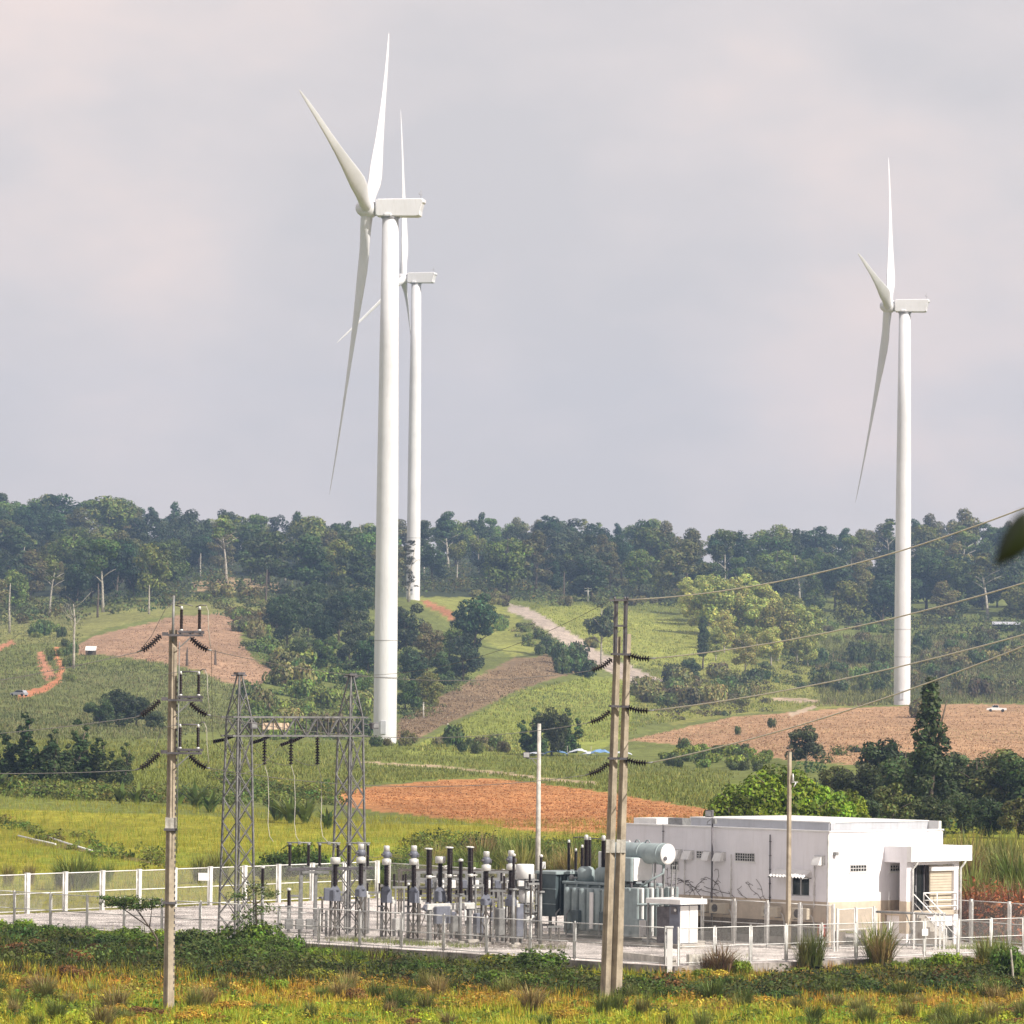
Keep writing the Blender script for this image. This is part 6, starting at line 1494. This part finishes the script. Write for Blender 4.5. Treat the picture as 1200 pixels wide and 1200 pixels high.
tb('lifting_lugs', 'tx', lambda m: [m.path([(.35, y, cz+.48), (.35, y+.1, cz+.62), (.35, y+.25, cz+.62), (.35, y+.35, cz+.48)], .03) for y in (1.0, 1.7)], cn)
for y in (.35, 2.9): tb('conservator_stand', 'galv', lambda m: [m.bar((x, y, z(1042)), (x, y, cz-.42), .08) for x in (0.05, .65)])
tb('pipe', 'tx', lambda m: m.path([(.35, .05, cz-.45), (.3, .05, cz-.9), (-.1, .3, z(1030)), (-.3, 1.0, z(1040))], .06, 8))
tb('gauge', 'galv_dark', lambda m: m.lathe([(.1, 0), (.1, .06)], 12, (.1, -.32, cz-.2), (0, 1, 0)))
tb('ladder', 'galv', lambda m: [m.bar((x, .2, .3), (x, .05, z(1014)), .05) for x in (.9, 1.2)] + [m.bar((.9, .15, .6+.35*k), (1.2, .15, .6+.35*k), .035) for k in range(10)])
cb = tb('marshalling_cabinet', 'tx', lambda m: m.bbox(-1.25, -.75, .1, .5, z(1098), z(1077), .03))
tb('cabinet_door', 'white', lambda m: m.bbox(-1.22, -.78, .06, .1, z(1097), z(1078), .01), cb)  # white front puts sunlight into the colour of this side
tb('hose', 'galv', lambda m: (m.path([(-1.0, .0, .5), (-.7, -.5, .3), (-.2, -.7, .35), (.2, -.4, .6), (.2, 0, 1.1)], .04), m.path([(-1.3, -.2, .3), (-1.0, -.8, .18), (.2, -1.4, .18), (.6, -1.4, .2)], .09)))
# white plinth wall at the near corner
wall_along('plinth_wall', PG(728, 1124), PG(788, 1131), -0.3, 0.32, 0.2, MT['concrete_pale'], -1, 'low stained white concrete wall at the near corner under the transformer', 'low wall')
wall_along('plinth_wall', lerp(Cc, Rc, 0.045), lerp(Cc, Rc, 0.16), -0.3, 0.5, 0.2, MT['concrete_pale'], -1, 'low white concrete wall right of the corner post, under the kiosk', 'low wall')
# ------------------------------------------------------------------ kiosk
p, s = loc_at(797, 1112); z = lambda v: (1112-v)/s
th = thing('kiosk', 'small white equipment kiosk with overhanging flat roof', 'kiosk', p, YR)
tb('base', 'slab', lambda m: m.bbox(-.1, 1.5, -.2, 2.0, -.1, .22, .03))
tb('body', 'equip', lambda m: m.bbox(.0, 1.2, 0.06, .75, .22, z(1061), .02))
for i in range(2): tb('door', 'white', lambda m: m.bbox(.04+i*.6, .6+i*.6, .03, .06, .26, z(1062), .01))  # white paints the sunlit face, the grey body the shaded one
tb('meter_panel', 'galv_dark', lambda m: m.bbox(-.04, 0.0, .2, .6, z(1072), z(1063), .01))
tb('gauge', 'cap', lambda m: m.lathe([(.07, 0), (.07, .03)], 12, (-.07, .3, z(1067)), (1, 0, 0)))
tb('rear_cabinet', 'galv_dark', lambda m: m.bbox(.1, 1.2, .8, 1.7, .22, z(1064), .02))
tb('roof', 'white', lambda m: m.bbox(-.35, 1.45, -.35, 2.0, z(1060), z(1054), .03))
for x, y in ((-.25, 1.9), (1.3, 1.9)): tb('roof_post', 'galv', lambda m: m.box(x-.04, x+.04, y-.04, y+.04, 0, z(1060)))

# ------------------------------------------------------------------ white building
B0 = PG(971, 1110); sB = F/B0.y; zB = lambda v: (1110-v)/sB
th = thing('control_building', 'single-storey white control building with tan plinth band and porch', 'building', B0, YR)
LX, LY = 8.0, 14.2; ZR = zB(976); ZT = zB(1057.5); ZU = zB(1082)
def wbox(name, m, *a, parent=None, ch=0.0):
    mb = MB(); (mb.bbox(*a, ch) if ch else mb.box(*a)); return mb.build(name, MT[m], parent or th)
# left wall is x=0 (shade), right wall is y=0 (sun)
wn_u = (928, 948.5); 
def yl(u):   # distance along the left wall for a pixel column
    lo, hi = 0, 16
    for _ in range(40):
        m_ = (lo+hi)/2; w_ = B0 + YM @ Vector((0, m_, 3)); uu, _v = proj([w_.x], [w_.y], [w_.z])
        if uu[0] > u: lo = m_
        else: hi = m_
    return lo
def zl(u, v):  # height on the left wall for a pixel
    w_ = B0 + YM @ Vector((0, yl(u), 0)); return P(u, v, w_.y).z
# walls with the window left open
wy0, wy1 = yl(948.5), yl(927.5); wz0, wz1 = zl(938, 1050), zl(938, 1027)
def wallx(name, m, y0, y1, z0, z1, x0=0.0, x1=0.2): return wbox(name, m, x0, x1, y0, y1, z0, z1)
wallx('wall', 'wall', 0.2, wy0, ZT, ZR); wallx('wall', 'wall', wy1, LY, ZT, ZR); wallx('wall', 'wall', wy0, wy1, ZT, wz0); wallx('wall', 'wall', wy0, wy1, wz1, ZR)
wallx('plinth_band', 'tan', 0.003, LY, ZU, ZT, -0.012, 0.2)
wbox('rear_wall', 'wall', LX-.2, LX, 0.2, LY, ZU, ZR-.1); wbox('back_wall', 'wall', 0.2, LX-.2, LY-.2, LY, ZU, ZR-.1)
wbox('floor_slab', 'under', 0.1, LX-.1, 0.1, LY-.1, ZU-.12, ZU)
wbox('roof_slab', 'fascia', 0.2, LX-.2, 0.2, LY-.2, ZR-.45, ZR-.3)
# right wall with porch opening (x 3.7..8)
wbox('wall', 'wall', 0.0, 3.75, 0, 0.2, ZT, ZR); wbox('plinth_band', 'tan', -0.012, 3.75, -0.012, 0.2, 0.75, ZT)
wbox('wall', 'wall', 3.75, LX, 0, 0.2, zB(1013), ZR-.05); wbox('porch_back_wall', 'wall', 3.75, 5.6, 0.0, 0.2, ZT, zB(1013)); wbox('plinth_band', 'tan', 3.75, 5.6, -0.01, 0.2, 1.0, ZT)
wbox('wall_end', 'wall', 7.62, LX, 0.0, 0.2, 1.0, zB(1013))
wbox('coping', 'white', -0.05, LX+.03, -0.05, 0.22, ZR, ZR+.07); wbox('coping', 'white', -0.05, 0.22, 0.22, LY, ZR, ZR+.07)
# raised parapet behind
wbox('parapet', 'fascia', 0.9, LX-.1, 0.9, 10.2, ZR-.35, ZR+.42); wbox('parapet_cap', 'white', 0.86, LX-.06, 0.86, 10.24, ZR+.42, ZR+.47)
wbox('parapet_wing', 'white', LX-.08, LX+.1, .2, 1.0, zB(997), ZR+.45)
wbox('roof_hatch', 'white', .5, 2.5, LY-2.0, LY-.4, ZR-.3, ZR+.34)
wbox('rooftop_unit', 'galv', .9, 1.5, LY-3.4, LY-2.4, ZR-.3, ZR+.38)
# piers and crawl space, the shade of the void put into dark colour
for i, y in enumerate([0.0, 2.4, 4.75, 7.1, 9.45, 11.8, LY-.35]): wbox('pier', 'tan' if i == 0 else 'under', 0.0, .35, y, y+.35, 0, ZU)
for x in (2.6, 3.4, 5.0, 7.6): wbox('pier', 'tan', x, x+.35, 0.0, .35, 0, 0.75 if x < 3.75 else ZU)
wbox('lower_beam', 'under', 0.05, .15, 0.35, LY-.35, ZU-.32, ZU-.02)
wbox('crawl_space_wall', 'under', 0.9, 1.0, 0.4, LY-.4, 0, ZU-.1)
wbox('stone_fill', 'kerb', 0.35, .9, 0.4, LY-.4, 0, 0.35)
# window
wf = wbox('window', 'alu', 0.04, .10, wy0, wy1, wz0, wz0+.05)
for a in ((wy0, wy0+.05, wz0, wz1), (wy1-.05, wy1, wz0, wz1), ((wy0+wy1)/2-.03, (wy0+wy1)/2+.03, wz0, wz1), (wy0, wy1, wz1-.05, wz1)): wbox('window_frame', 'alu', 0.03, .1, *a, parent=wf)
for a in ((wy0+.05, (wy0+wy1)/2-.03), ((wy0+wy1)/2+.03, wy1-.05)): wbox('pane', 'glass', 0.06, .07, a[0], a[1], wz0+.05, wz1-.05, parent=wf)
wbox('sill', 'wall', -0.06, .04, wy0-.06, wy1+.06, wz0-.07, wz0, parent=wf)
wbox('dark_room_sheet', 'black', .3, .34, wy0-.2, wy1+.2, wz0-.2, wz1+.2)  # black sheet standing for the unlit room behind the panes
# scalloped awning
ay0, ay1 = yl(951), yl(910); nsc = 11; aw = thing('awning', '', '', (0, 0, 0)); bpy.data.objects.remove(aw)
mb = MB(); az1 = zl(930, 1019.5); az0 = az1-.33
for i in range(nsc):
    y0 = ay0+(ay1-ay0)*i/nsc; y1 = ay0+(ay1-ay0)*(i+1)/nsc; r_ = (y1-y0)/2; ym = (y0+y1)/2
    prof = [(ym+r_*math.cos(t), r_*0.8*math.sin(t)) for t in [math.pi*k/6 for k in range(7)]]
    vs = []
    for (x, zc) in ((-.02, az1-.04), (-.55, az0+.02), (-.62, az0-.06)):
        vs += [(x, y, zc+h_) for y, h_ in prof]
    fs = [(k, k+1, 8+k, 7+k) for k in range(6)] + [(7+k, 8+k, 15+k, 14+k) for k in range(6)]
    mb.add(vs, fs, True)
aw = mb.build('awning', MT['white'], th)
wbox('awning_bracket', 'galv', -.6, 0, ay0, ay0+.03, az0-.05, az0+.0, parent=aw); wbox('awning_bracket', 'galv', -.6, 0, ay1-.03, ay1, az0-.05, az0+.0, parent=aw)
# ventilation grilles: blocks in a frame
def grille_left(u0, u1, v0, v1, nx, nz, dark=True):
    y1, y0 = yl(u0), yl(u1); z1, z0 = zl((u0+u1)/2, v0), zl((u0+u1)/2, v1)
    g = wbox('vent_grille', 'glass', -0.006, 0.0, y0, y1, z0, z1)
    mb = MB()
    for i in range(nx+1): y = y0+(y1-y0)*i/nx; mb.box(-.035, -.006, y-.018, y+.018, z0, z1)
    for k in range(nz+1): zz = z0+(z1-z0)*k/nz; mb.box(-.033, -.006, y0+.0, y1, zz-.015, zz+.015)
    mb.build('grille_bars', MT['alu'], g)
    wbox('grille_frame', 'white', -.03, -.001, y0-.08, y1+.08, z0-.09, z0-.02, parent=g)
grille_left(862, 884, 1000, 1009, 8, 3); grille_left(816.5, 825.5, 997.5, 1005.5, 3, 3); grille_left(786, 795, 1009, 1019, 2, 2)
def grille_right(x0, x1, z0, z1, y=0.0):
    g = wbox('vent_grille', 'glass', x0, x1, y-.006, y, z0, z1)
    mb = MB()
    for i in range(7): x = x0+(x1-x0)*i/6; mb.box(x-.02, x+.02, y-.035, y-.006, z0, z1)
    for k in range(3): zz = z0+(z1-z0)*k/2; mb.box(x0, x1, y-.033, y-.006, zz-.02, zz+.02)
    mb.build('grille_bars', MT['alu'], g)
    wbox('grille_frame', 'white', x0-.08, x1+.08, y-.04, y-.001, z0-.1, z0-.02, parent=g)
grille_right(1.45, 2.55, zB(1022.5), zB(1015)); grille_right(4.25, 5.3, zB(1023), zB(1016))
# exhaust hoods
for (u0, u1, v0) in ((788.5, 797.5, 996), (802.5, 811.5, 997), (826, 834, 998), (839.5, 848.5, 999), (955.5, 964.5, 1003.5)):
    y1, y0 = yl(u0), yl(u1); z1 = zl((u0+u1)/2, v0); h_ = .42
    mb = MB(); mb.prism([(-.02, z1-h_), (-.34, z1-h_), (-.30, z1-h_*.75), (-.16, z1-.02), (-.02, z1)], 'y', y0, y1); hd = mb.build('exhaust_hood', MT['white'], th)
    wbox('hood_frame', 'alu', -.05, -.001, y0-.12, y1+.04, z1-h_+.02, z1+.04, parent=hd)
# air-conditioner condensers on the tan band
for u0, u1, v0, v1 in ((822, 834, 1056, 1068), (838, 857, 1057, 1070), (899, 918, 1061, 1074), (935, 953, 1063, 1077)):
    y1, y0 = yl(u0), yl(u1); z1, z0 = zl((u0+u1)/2, v0+1), zl((u0+u1)/2, v1)
    ac = wbox('air_conditioner', 'shutter', -.42, -.08, y0, y1, z0, z1, ch=.03)
    mb = MB(); c_ = (y0+y1)/2+.14*(y1-y0); rr = (z1-z0)*.40; mb.lathe([(rr, 0), (rr, .015), (rr*.9, .02), (rr*.9, 0)], 20, (-.42, c_, (z0+z1)/2), (-1, 0, 0)); mb.lathe([(rr*.2, 0), (rr*.2, .03)], 10, (-.42, c_, (z0+z1)/2), (-1, 0, 0))
    for q in (.35, .5, .65, .8): mb.lathe([(rr*q, 0), (rr*q, .02), (rr*q*.9, .02), (rr*q*.9, 0)], 16, (-.42, c_, (z0+z1)/2), (-1, 0, 0), smooth=False)
    mb.build('fan_grille', MT['galv_dark'], ac); wbox('bracket', 'galv', -.40, -.0, y0+.1, y0+.15, z0-.05, z0, parent=ac); wbox('bracket', 'galv', -.40, -.0, y1-.15, y1-.1, z0-.05, z0, parent=ac)
    mb = MB(); mb.path([(-.2, y0-.02, z0+.2), (-.15, y0-.1, z0+.1), (-.05, y0-.12, z0-.2), (-.03, y0-.1, zB(1110)+.3)], .03); mb.build('hose', MT['pipe'], ac)
# downpipes and conduits on the left wall
for u, v0, v1, r_, m_ in ((777.5, 966, 1046, .02, 'galv_dark'), (857.5, 1001, 1060, .03, 'pipe'), (903, 978, 1060, .03, 'galv_dark'), (955, 1012, 1064, .03, 'pipe'), (803, 1006, 1050, .025, 'pipe')):
    y = yl(u); mb = MB(); mb.tube((-.06, y, zl(u, v1)), (-.06, y, zl(u, v0)), r_, n=8)
    for k in range(5): zz = zl(u, v1)+(zl(u, v0)-zl(u, v1))*(k+.5)/5; mb.box(-.09, 0, y-.04, y+.04, zz-.02, zz+.02)
    mb.build('conduit', MT[m_], th)
# dried vines on the wall
rv = random.Random(8)
for u, v in ((775, 1046), (790, 1047), (808, 1049), (822, 1050), (833, 1050), (848, 1052), (862, 1054), (876, 1056), (893, 1057), (787, 1047), (815, 1049), (842, 1051), (898, 1057)):
    y = yl(u); z0 = ZT-.05; mb = MB(); pts = [(-.02, y, z0)]; a = rv.uniform(-.6, .6)
    for k in range(rv.randint(4, 8)):
        a += rv.uniform(-.6, .6); l = rv.uniform(.12, .3); q = pts[-1]; nz_ = min(q[2]+abs(math.cos(a))*l, ZT+1.3); pts.append((-.02, q[1]+math.sin(a)*l*1.3, nz_))
        if rv.random() < .55: s_ = rv.choice((-1, 1)); mb.path([pts[-1], (-.02, pts[-1][1]+s_*.14, pts[-1][2]+.05), (-.02, pts[-1][1]+s_*.3, pts[-1][2]+rv.uniform(-.05, .2))], .009, 4)
    mb.path(pts, .011, 4); o = mb.build('dry_vine', MT['vine'], None); o.matrix_world = Matrix.Translation(B0) @ YM
    tag(o, 'bare dry vine climbing the shaded wall of the white building above the tan band', 'vine', 'dry vines on the shaded wall')
# wall lamp post with floodlight
y = yl(838); mb = MB(); ztop = zl(838, 958)
pst = thing('floodlight_post', 'black floodlight on a thin post against the shaded building wall', 'floodlight', B0 + YM @ Vector((-.22, y, 0)), YR)
mb.tube((0, 0, 0.0), (0, 0, ztop), .045, n=10); mb.build('post', MT['galv_dark'], pst)
mb = MB(); mb.bbox(-.1, .1, -.02, .42, ztop+.02, ztop+.36, .03); fl = mb.build('floodlight', MT['galv_dark'], pst)
mb = MB(); mb.box(-.115, -.1, .03, .37, ztop+.07, ztop+.31); mb.build('lens', MT['alu'], fl)
mb = MB(); mb.bbox(-.08, .08, -.25, -.05, ztop-.3, ztop-.06, .02); mb.path([(-.02, .1, ztop-.1), (-.02, .3, ztop-.2), (-.02, .35, ztop-.35), (-.02, .1, ztop-.33)], .02); mb.build('junction_box', MT['galv'], pst)
# lamp on the roof corner
rl = thing('roof_lamp', 'small lamp on a short pole on the roof above the bright wall corner', 'lamp', B0 + YM @ Vector((.15, .1, ZR)), YR)
mb = MB(); mb.tube((0, 0, -.1), (0, 0, .42), .03, n=8); mb.build('pole', MT['galv_dark'], rl)
mb = MB(); mb.bbox(-.05, .3, -.08, .08, .42, .52, .03); mb.build('lamp_head', MT['white'], rl)
# small fittings at the corner and the red box
wbox('corner_pipe', 'pipe', -.06, -.0, .02, .1, .3, ZR-.1)
wbox('red_cabinet', 'red', -.3, -.02, .15, .5, zB(1098), zB(1083), ch=.02)
wbox('camera_box', 'galv', .25, .45, -.2, 0, zB(1003), zB(999), ch=.01)
# porch: floor, pillars, canopy, door, shutter, rails and stairs
PX0, PX1, PY = 3.85, 7.57, -1.45; ZF = zB(1069)
wbox('porch_floor', 'tan', PX0, PX1, PY, 0.0, ZF-.22, ZF); wbox('porch_base', 'wall', PX0+.12, PX1-.05, PY+.1, -.05, .0, ZF-.22)
zc0, zc1 = zB(1012), zB(993)
wbox('canopy', 'wall', PX0-.02, PX1+.1, PY-.05, 0.0, zc0, zc1); wbox('canopy', 'white', PX0-.06, PX1+.55, PY-.35, PY-.05, zc0+.05, zc1+.02)
wbox('canopy_end', 'white', PX1+.1, PX1+.55, PY-.05, 0.0, zc0+.35, zc1)
wbox('pillar', 'wall', PX0, PX0+.5, PY, PY+.45, 0, zc0); wbox('pillar', 'wall', PX1-.35, PX1, PY, PY+.4, 0, zc0)
wbox('pillar_band', 'tan', PX0-.012, PX0+.51, PY-.012, PY+.46, .6, ZT)
wbox('door_lintel', 'wall', PX0+.5, PX1-.35, PY+.05, PY+.25, zc0-.12, zc0)
dr = wbox('door', 'glass', PX0+.52, PX0+1.72, PY+.45, PY+.5, ZF, zc0-.1)
for x in (PX0+.52, PX0+1.1, PX0+1.67): wbox('door_frame', 'galv_dark', x, x+.06, PY+.42, PY+.45, ZF, zc0-.1, parent=dr)
wbox('door_handle', 'alu', PX0+1.06, PX0+1.09, PY+.38, PY+.42, ZF+.9, ZF+1.2, parent=dr)
wbox('notice', 'galv_dark', PX0+.66, PX0+1.0, PY+.43, PY+.448, ZF+1.05, ZF+1.95, parent=dr)
sh0, sh1 = PX0+1.80, PX1-.36; nsl = 16; hz_ = (zc0-.16-ZF)
sht = wbox('roller_shutter', 'shutter', sh0, sh1, PY+.16, PY+.2, ZF, zc0-.15)
for i in range(nsl): 
    z0 = ZF+hz_*i/nsl; wbox('slat', 'shutter', sh0+.02, sh1-.02, PY+.13, PY+.16, z0+.012, z0+hz_/nsl-.012, parent=sht)
wbox('shutter_box', 'white', sh0-.02, sh1+.02, PY+.0, PY+.22, zc0-.42, zc0-.2, ch=.04)
for x in (PX0+.33, PX1+.02):
    mb = MB(); mb.path([(x+.12, PY-.3, zc0+.05), (x+.1, PY-.2, zc0-.12), (x, PY-.1, zc0-.3), (x, PY-.1, .1)], .055, 8); mb.build('downpipe', MT['pipe'], th)
mb = MB()
zr0 = ZF+.85
mb.path([(PX0+1.15, PY-.05, ZF), (PX0+1.15, PY-.05, zr0), (PX1-.2, PY-.05, zr0), (PX1-.2, PY-.05, ZF)], .035, 8)
mb.tube((PX0+1.15, PY-.05, ZF+.2), (PX1-.2, PY-.05, ZF+.2), .03, n=8); mb.tube((PX0+2.1, PY-.05, ZF), (PX0+2.1, PY-.05, zr0), .03, n=8); mb.tube((PX0+1.15, PY-.05, ZF+.5), (PX1-.2, PY-.05, ZF+.5), .02, n=8)
mb.build('railing', MT['white'], th)
for i in range(8): wbox('step', 'slab', PX0+.45, PX0+1.15, PY-.28*(i+1), PY-.28*i, 0, ZF-.2*(i+.6))
for x in (PX0+.42, PX0+1.18):
    mb = MB(); q0 = Vector((x, PY-.1, ZF+.8)); q1 = Vector((x, PY-2.2, .9)); mb.path([(x, PY-.1, ZF), q0, q1, (x, PY-2.2, 0)], .03, 8); mb.tube((x, PY-.1, ZF+.4), (x, PY-2.2, .5), .02, n=6); mb.build('stair_rail', MT['white'], th)
wbox('arch_shade', 'black', PX0+1.9, PX0+2.6, PY+.09, PY+.1, .05, .9); wbox('arch_shade', 'black', PX0+2.75, PX0+3.4, PY+.09, PY+.1, .05, .9)  # flat black sheets painting the shade of openings under the porch
# dark sheet below the bright wall, painting the shade inside an opening
wbox('opening_shade', 'under', .5, 1.15, -.02, -.012, .12, .72)

# ------------------------------------------------------------------ far things
def sheet_roof(u, v, w, d, h, label, m, posts=True, Y=None, rz=0.0, name='shed'):
    p = TY(u, Y) if Y else T(u, v); th = thing(name, label, 'shed', p, rz)
    mb = MB(); mb.add([(-w/2, -d/2, h), (w/2, -d/2, h), (w/2, d/2, h+.9), (-w/2, d/2, h+.9), (-w/2, -d/2, h-.08), (w/2, -d/2, h-.08), (w/2, d/2, h+.82), (-w/2, d/2, h+.82)], [(0,1,2,3),(7,6,5,4),(0,4,5,1),(1,5,6,2),(2,6,7,3),(3,7,4,0)]); mb.build('roof', MT[m], th)
    for x in (-w/2+.2, w/2-.2):
        for y in (-d/2+.2, d/2-.2): mb = MB(); mb.box(x-.1, x+.1, y-.1, y+.1, -.5, h+.1); mb.build('post', MT['bark'], th)
    mb = MB(); mb.box(-w/2+.4, w/2-.4, d/2-.5, d/2-.4, 0, h+.5); mb.build('back_wall', MT['bark'], th)
sheet_roof(1180, 741, 9.0, 5.0, 2.2, 'long grey-roofed shed on the ledge at the right frame edge', 'rust', rz=R(-6))
sheet_roof(108, 770, 2.4, 2.0, 1.1, 'tiny white-roofed hut below the pinkish field', 'white')
mb = MB()
tp = T(690, 886)
th = thing('tarpaulin_shelter', 'low shelter of blue and white sheets behind the twin pole', 'shelter', tp)
for i, (x, w, h, m) in enumerate(((-7.5, 3.6, .55, 'tarp_white'), (-4.6, 4.2, 1.0, 'tarp_blue'), (-1.2, 3.8, 1.3, 'tarp_white'), (2.2, 4.2, 1.15, 'tarp_blue'), (5.6, 3.6, .9, 'tarp_white'), (.5, 3.0, .7, 'tarp_white'))):
    rr = random.Random(i); mb = MB(); n = 6; vs = []
    for a in range(n+1):
        for c in range(4): vs.append((x+w*(a/n-.5), -1.4+.95*c + rr.uniform(-.15, .15), .05+h*math.sin(math.pi*min(1, max(0, a/n)))**.6*(1-.3*abs(c-1.5))*rr.uniform(.75, 1.1)))
    fs = [(a*4+c, (a+1)*4+c, (a+1)*4+c+1, a*4+c+1) for a in range(n) for c in range(3)]; mb.add(vs, fs); mb.build('sheet', MT[m], th)
for x in (-6, -2.8, .8, 4.2): mb = MB(); mb.tube((x, 0, 0), (x, 0, 1.5), .06, n=6); mb.build('stake', MT['bark_pale'], th)
def car(p, rz, m, label, scale=1.0, kind='pickup'):
    th = thing('parked_car', label, 'car', p, rz); th.scale = (scale,)*3
    if kind == 'pickup': body = [(-2.5,.45),(-2.5,1.0),(-.6,1.05),(-.45,1.1),(1.0,1.1),(2.3,.95),(2.5,.8),(2.5,.45)]; cab = [(-.6,1.08),(-.45,1.68),(.75,1.7),(1.35,1.1)]
    else: body = [(-2.2,.4),(-2.25,.95),(-1.9,1.05),(1.0,1.05),(2.1,.9),(2.2,.4)]; cab = [(-2.0,1.03),(-1.7,1.55),(.2,1.62),(1.1,1.04)]
    mb = MB(); mb.prism(body, 'y', -.88, .88); mb.build('body', MT[m], th)
    mb = MB(); mb.prism(cab, 'y', -.78, .78); cb_ = mb.build('cabin', MT[m], th)
    mb = MB(); wp = [(x*.88+(.04 if kind == 'pickup' else -.03), .12+z_*.9+.03) for x, z_ in cab]; mb.prism(wp, 'y', -.80, .80); mb.build('side_windows', MT['glass'], cb_)
    mb = MB(); x0, z0 = cab[3]; x1, z1 = cab[2]; mb.add([(x0-.02, -.7, z0+.04), (x0-.02, .7, z0+.04), (x1+.05, .66, z1-.04), (x1+.05, -.66, z1-.04), (x0-.1, -.7, z0+.04), (x0-.1, .7, z0+.04), (x1-.05, .66, z1-.04), (x1-.05, -.66, z1-.04)], [(0,1,2,3),(7,6,5,4),(0,4,5,1),(1,5,6,2),(2,6,7,3),(3,7,4,0)]); mb.build('windscreen', MT['glass'], cb_)
    for x in (-1.55, 1.55):
        for y in (-.85, .85): mb = MB(); mb.lathe([(.2, -.1), (.36, -.1), (.38, 0), (.36, .1), (.2, .1)], 16, (x, y, .38), (0, 1, 0)); mb.build('wheel', MT['rubber'], th)
    for y in (-.6, .6): mb = MB(); mb.bbox(2.2 if kind != 'pickup' else 2.48, 2.24 if kind != 'pickup' else 2.52, y-.16, y+.16, .62, .8, .01); mb.build('headlight', MT['alu'], th)
car(T(1170, 835), R(178), 'car_white', 'tiny white pickup at the top edge of the stubble field', 0.85)
car(T(25, 817), R(150), 'car_silver', 'tiny silver car at the end of the red track', 0.72, 'car')
car(T(763, 806), R(-75), 'car_dark', 'tiny dark vehicle at the foot of the dirt road', 0.75)
# white marker posts, small distribution poles far away
for u, v, h, lb in ((985, 812, 14, 'short white post in the grass left of the right tower'), (528, 872, 22, 'thin grey stick post right of the nearest tower'), (1006, 722, 26, 'far pale post in the right wood'), (499, 842, 18, 'grey post beside the gantry spotlight')):
    p = T(u, v); s = F/p.y; mb = MB(); mb.tube((0, 0, -.3), (0, 0, h/s), .16, .12, n=8); mb.tube((0, 0, h/s), (0, 0, h/s+.2), .2, .05, n=8); o = mb.build('marker_post', MT['concrete_pale']); o.location = p; tag(o, lb, 'post')
p = T(689, 706); th = thing('utility_pole', 'tiny distant pole with crossarms above the dirt road', 'utility pole', p)
mb = MB(); h = 17*p.y/F; mb.tube((0, 0, -.5), (0, 0, h), .22, .16, n=8); mb.build('shaft', MT['concrete_pale'], th)
for zz in (h*.75, h*.92): mb = MB(); mb.bar((-1.1, 0, zz), (1.1, 0, zz), .18); mb.build('crossarm', MT['concrete_pale'], th)
# white plastic pipes lying in the meadow
for (a, b_, lb) in (((28, 985), (72, 993), 'white pipe lying in the yellow meadow, left one'), ((60, 986), (116, 1001), 'white pipe lying in the yellow meadow, right one')):
    p = T(*a); q = T(*b_); o = MB().path([p+Vector((0, 0, .28)), p.lerp(q, .5)+Vector((0, 0, .22)), q+Vector((0, 0, .2))], .075, 6).build('pipe', MT['white'], None, p); tag(o, lb, 'pipe')
# leaning stake at the right edge
p = Vector(gz(1192, 224)); mb = MB(); mb.path([(0, 0, -.2), (-.06, 0, .9), (-.14, 0, 1.7)], [.06, .05, .04], 7); o = mb.build('stake', MT['bark_pale']); o.location = p; tag(o, 'weathered leaning wooden stake at the right frame edge', 'stake')
# the out-of-focus leaf hanging in from the right
lp = P(1203, 597, 14.0)
th = thing('hanging_twig', 'single dark out-of-focus leaf hanging in at the right frame edge', 'leaf', lp)
mb = MB(); mb.path([(.25, 0, .22), (.08, 0, .1), (0.01, 0, .02)], .006, 6); mb.build('twig', MT['bark'], th)
mb = MB(); n = 8; vs = []
ax_ = Vector((-.085, 0.01, -.155)); nx_ = Vector((.155, 0, -.085)).normalized()
for i in range(n+1):
    t = i/n; w = .040*math.sin(math.pi*min(1, t*1.02))**.7 if 0 < t < 1 else 0.002
    c = ax_*t + Vector((.02*math.sin(t*3), .015*t*t, 0)); vs += [c - nx_*w, c + Vector((0, -.008, 0)), c + nx_*w]
fs = []
for i in range(n): fs += [(3*i, 3*i+1, 3*i+4, 3*i+3), (3*i+1, 3*i+2, 3*i+5, 3*i+4)]
mb.add(vs, fs, True); lf = mb.build('leaf', mat('dark_green_leaf', (0.02, 0.03, 0.01), .4, nscale=30), th)
sm = lf.modifiers.new('thickness', 'SOLIDIFY'); sm.thickness = 0.0015

# ------------------------------------------------------------------ the hazy air
mb = MB(); mb.box(-3150, 3150, -430, 3050, -4, 190)
hz = mb.build('haze', None); hz['kind'] = 'stuff'; hz['label'] = 'thin pale haze in the air over the valley'
hm = bpy.data.materials.new('haze'); hm.use_nodes = True; t = hm.node_tree; t.nodes.remove(t.nodes['Principled BSDF'])
pv = N(t, 'ShaderNodeVolumePrincipled'); pv.inputs['Density'].default_value = 0.00013; pv.inputs['Color'].default_value = (0.46, 0.66, 1.0, 1); pv.inputs['Anisotropy'].default_value = 0.2
t.links.new(pv.outputs[0], t.nodes['Material Output'].inputs['Volume']); hz.data.materials.append(hm)
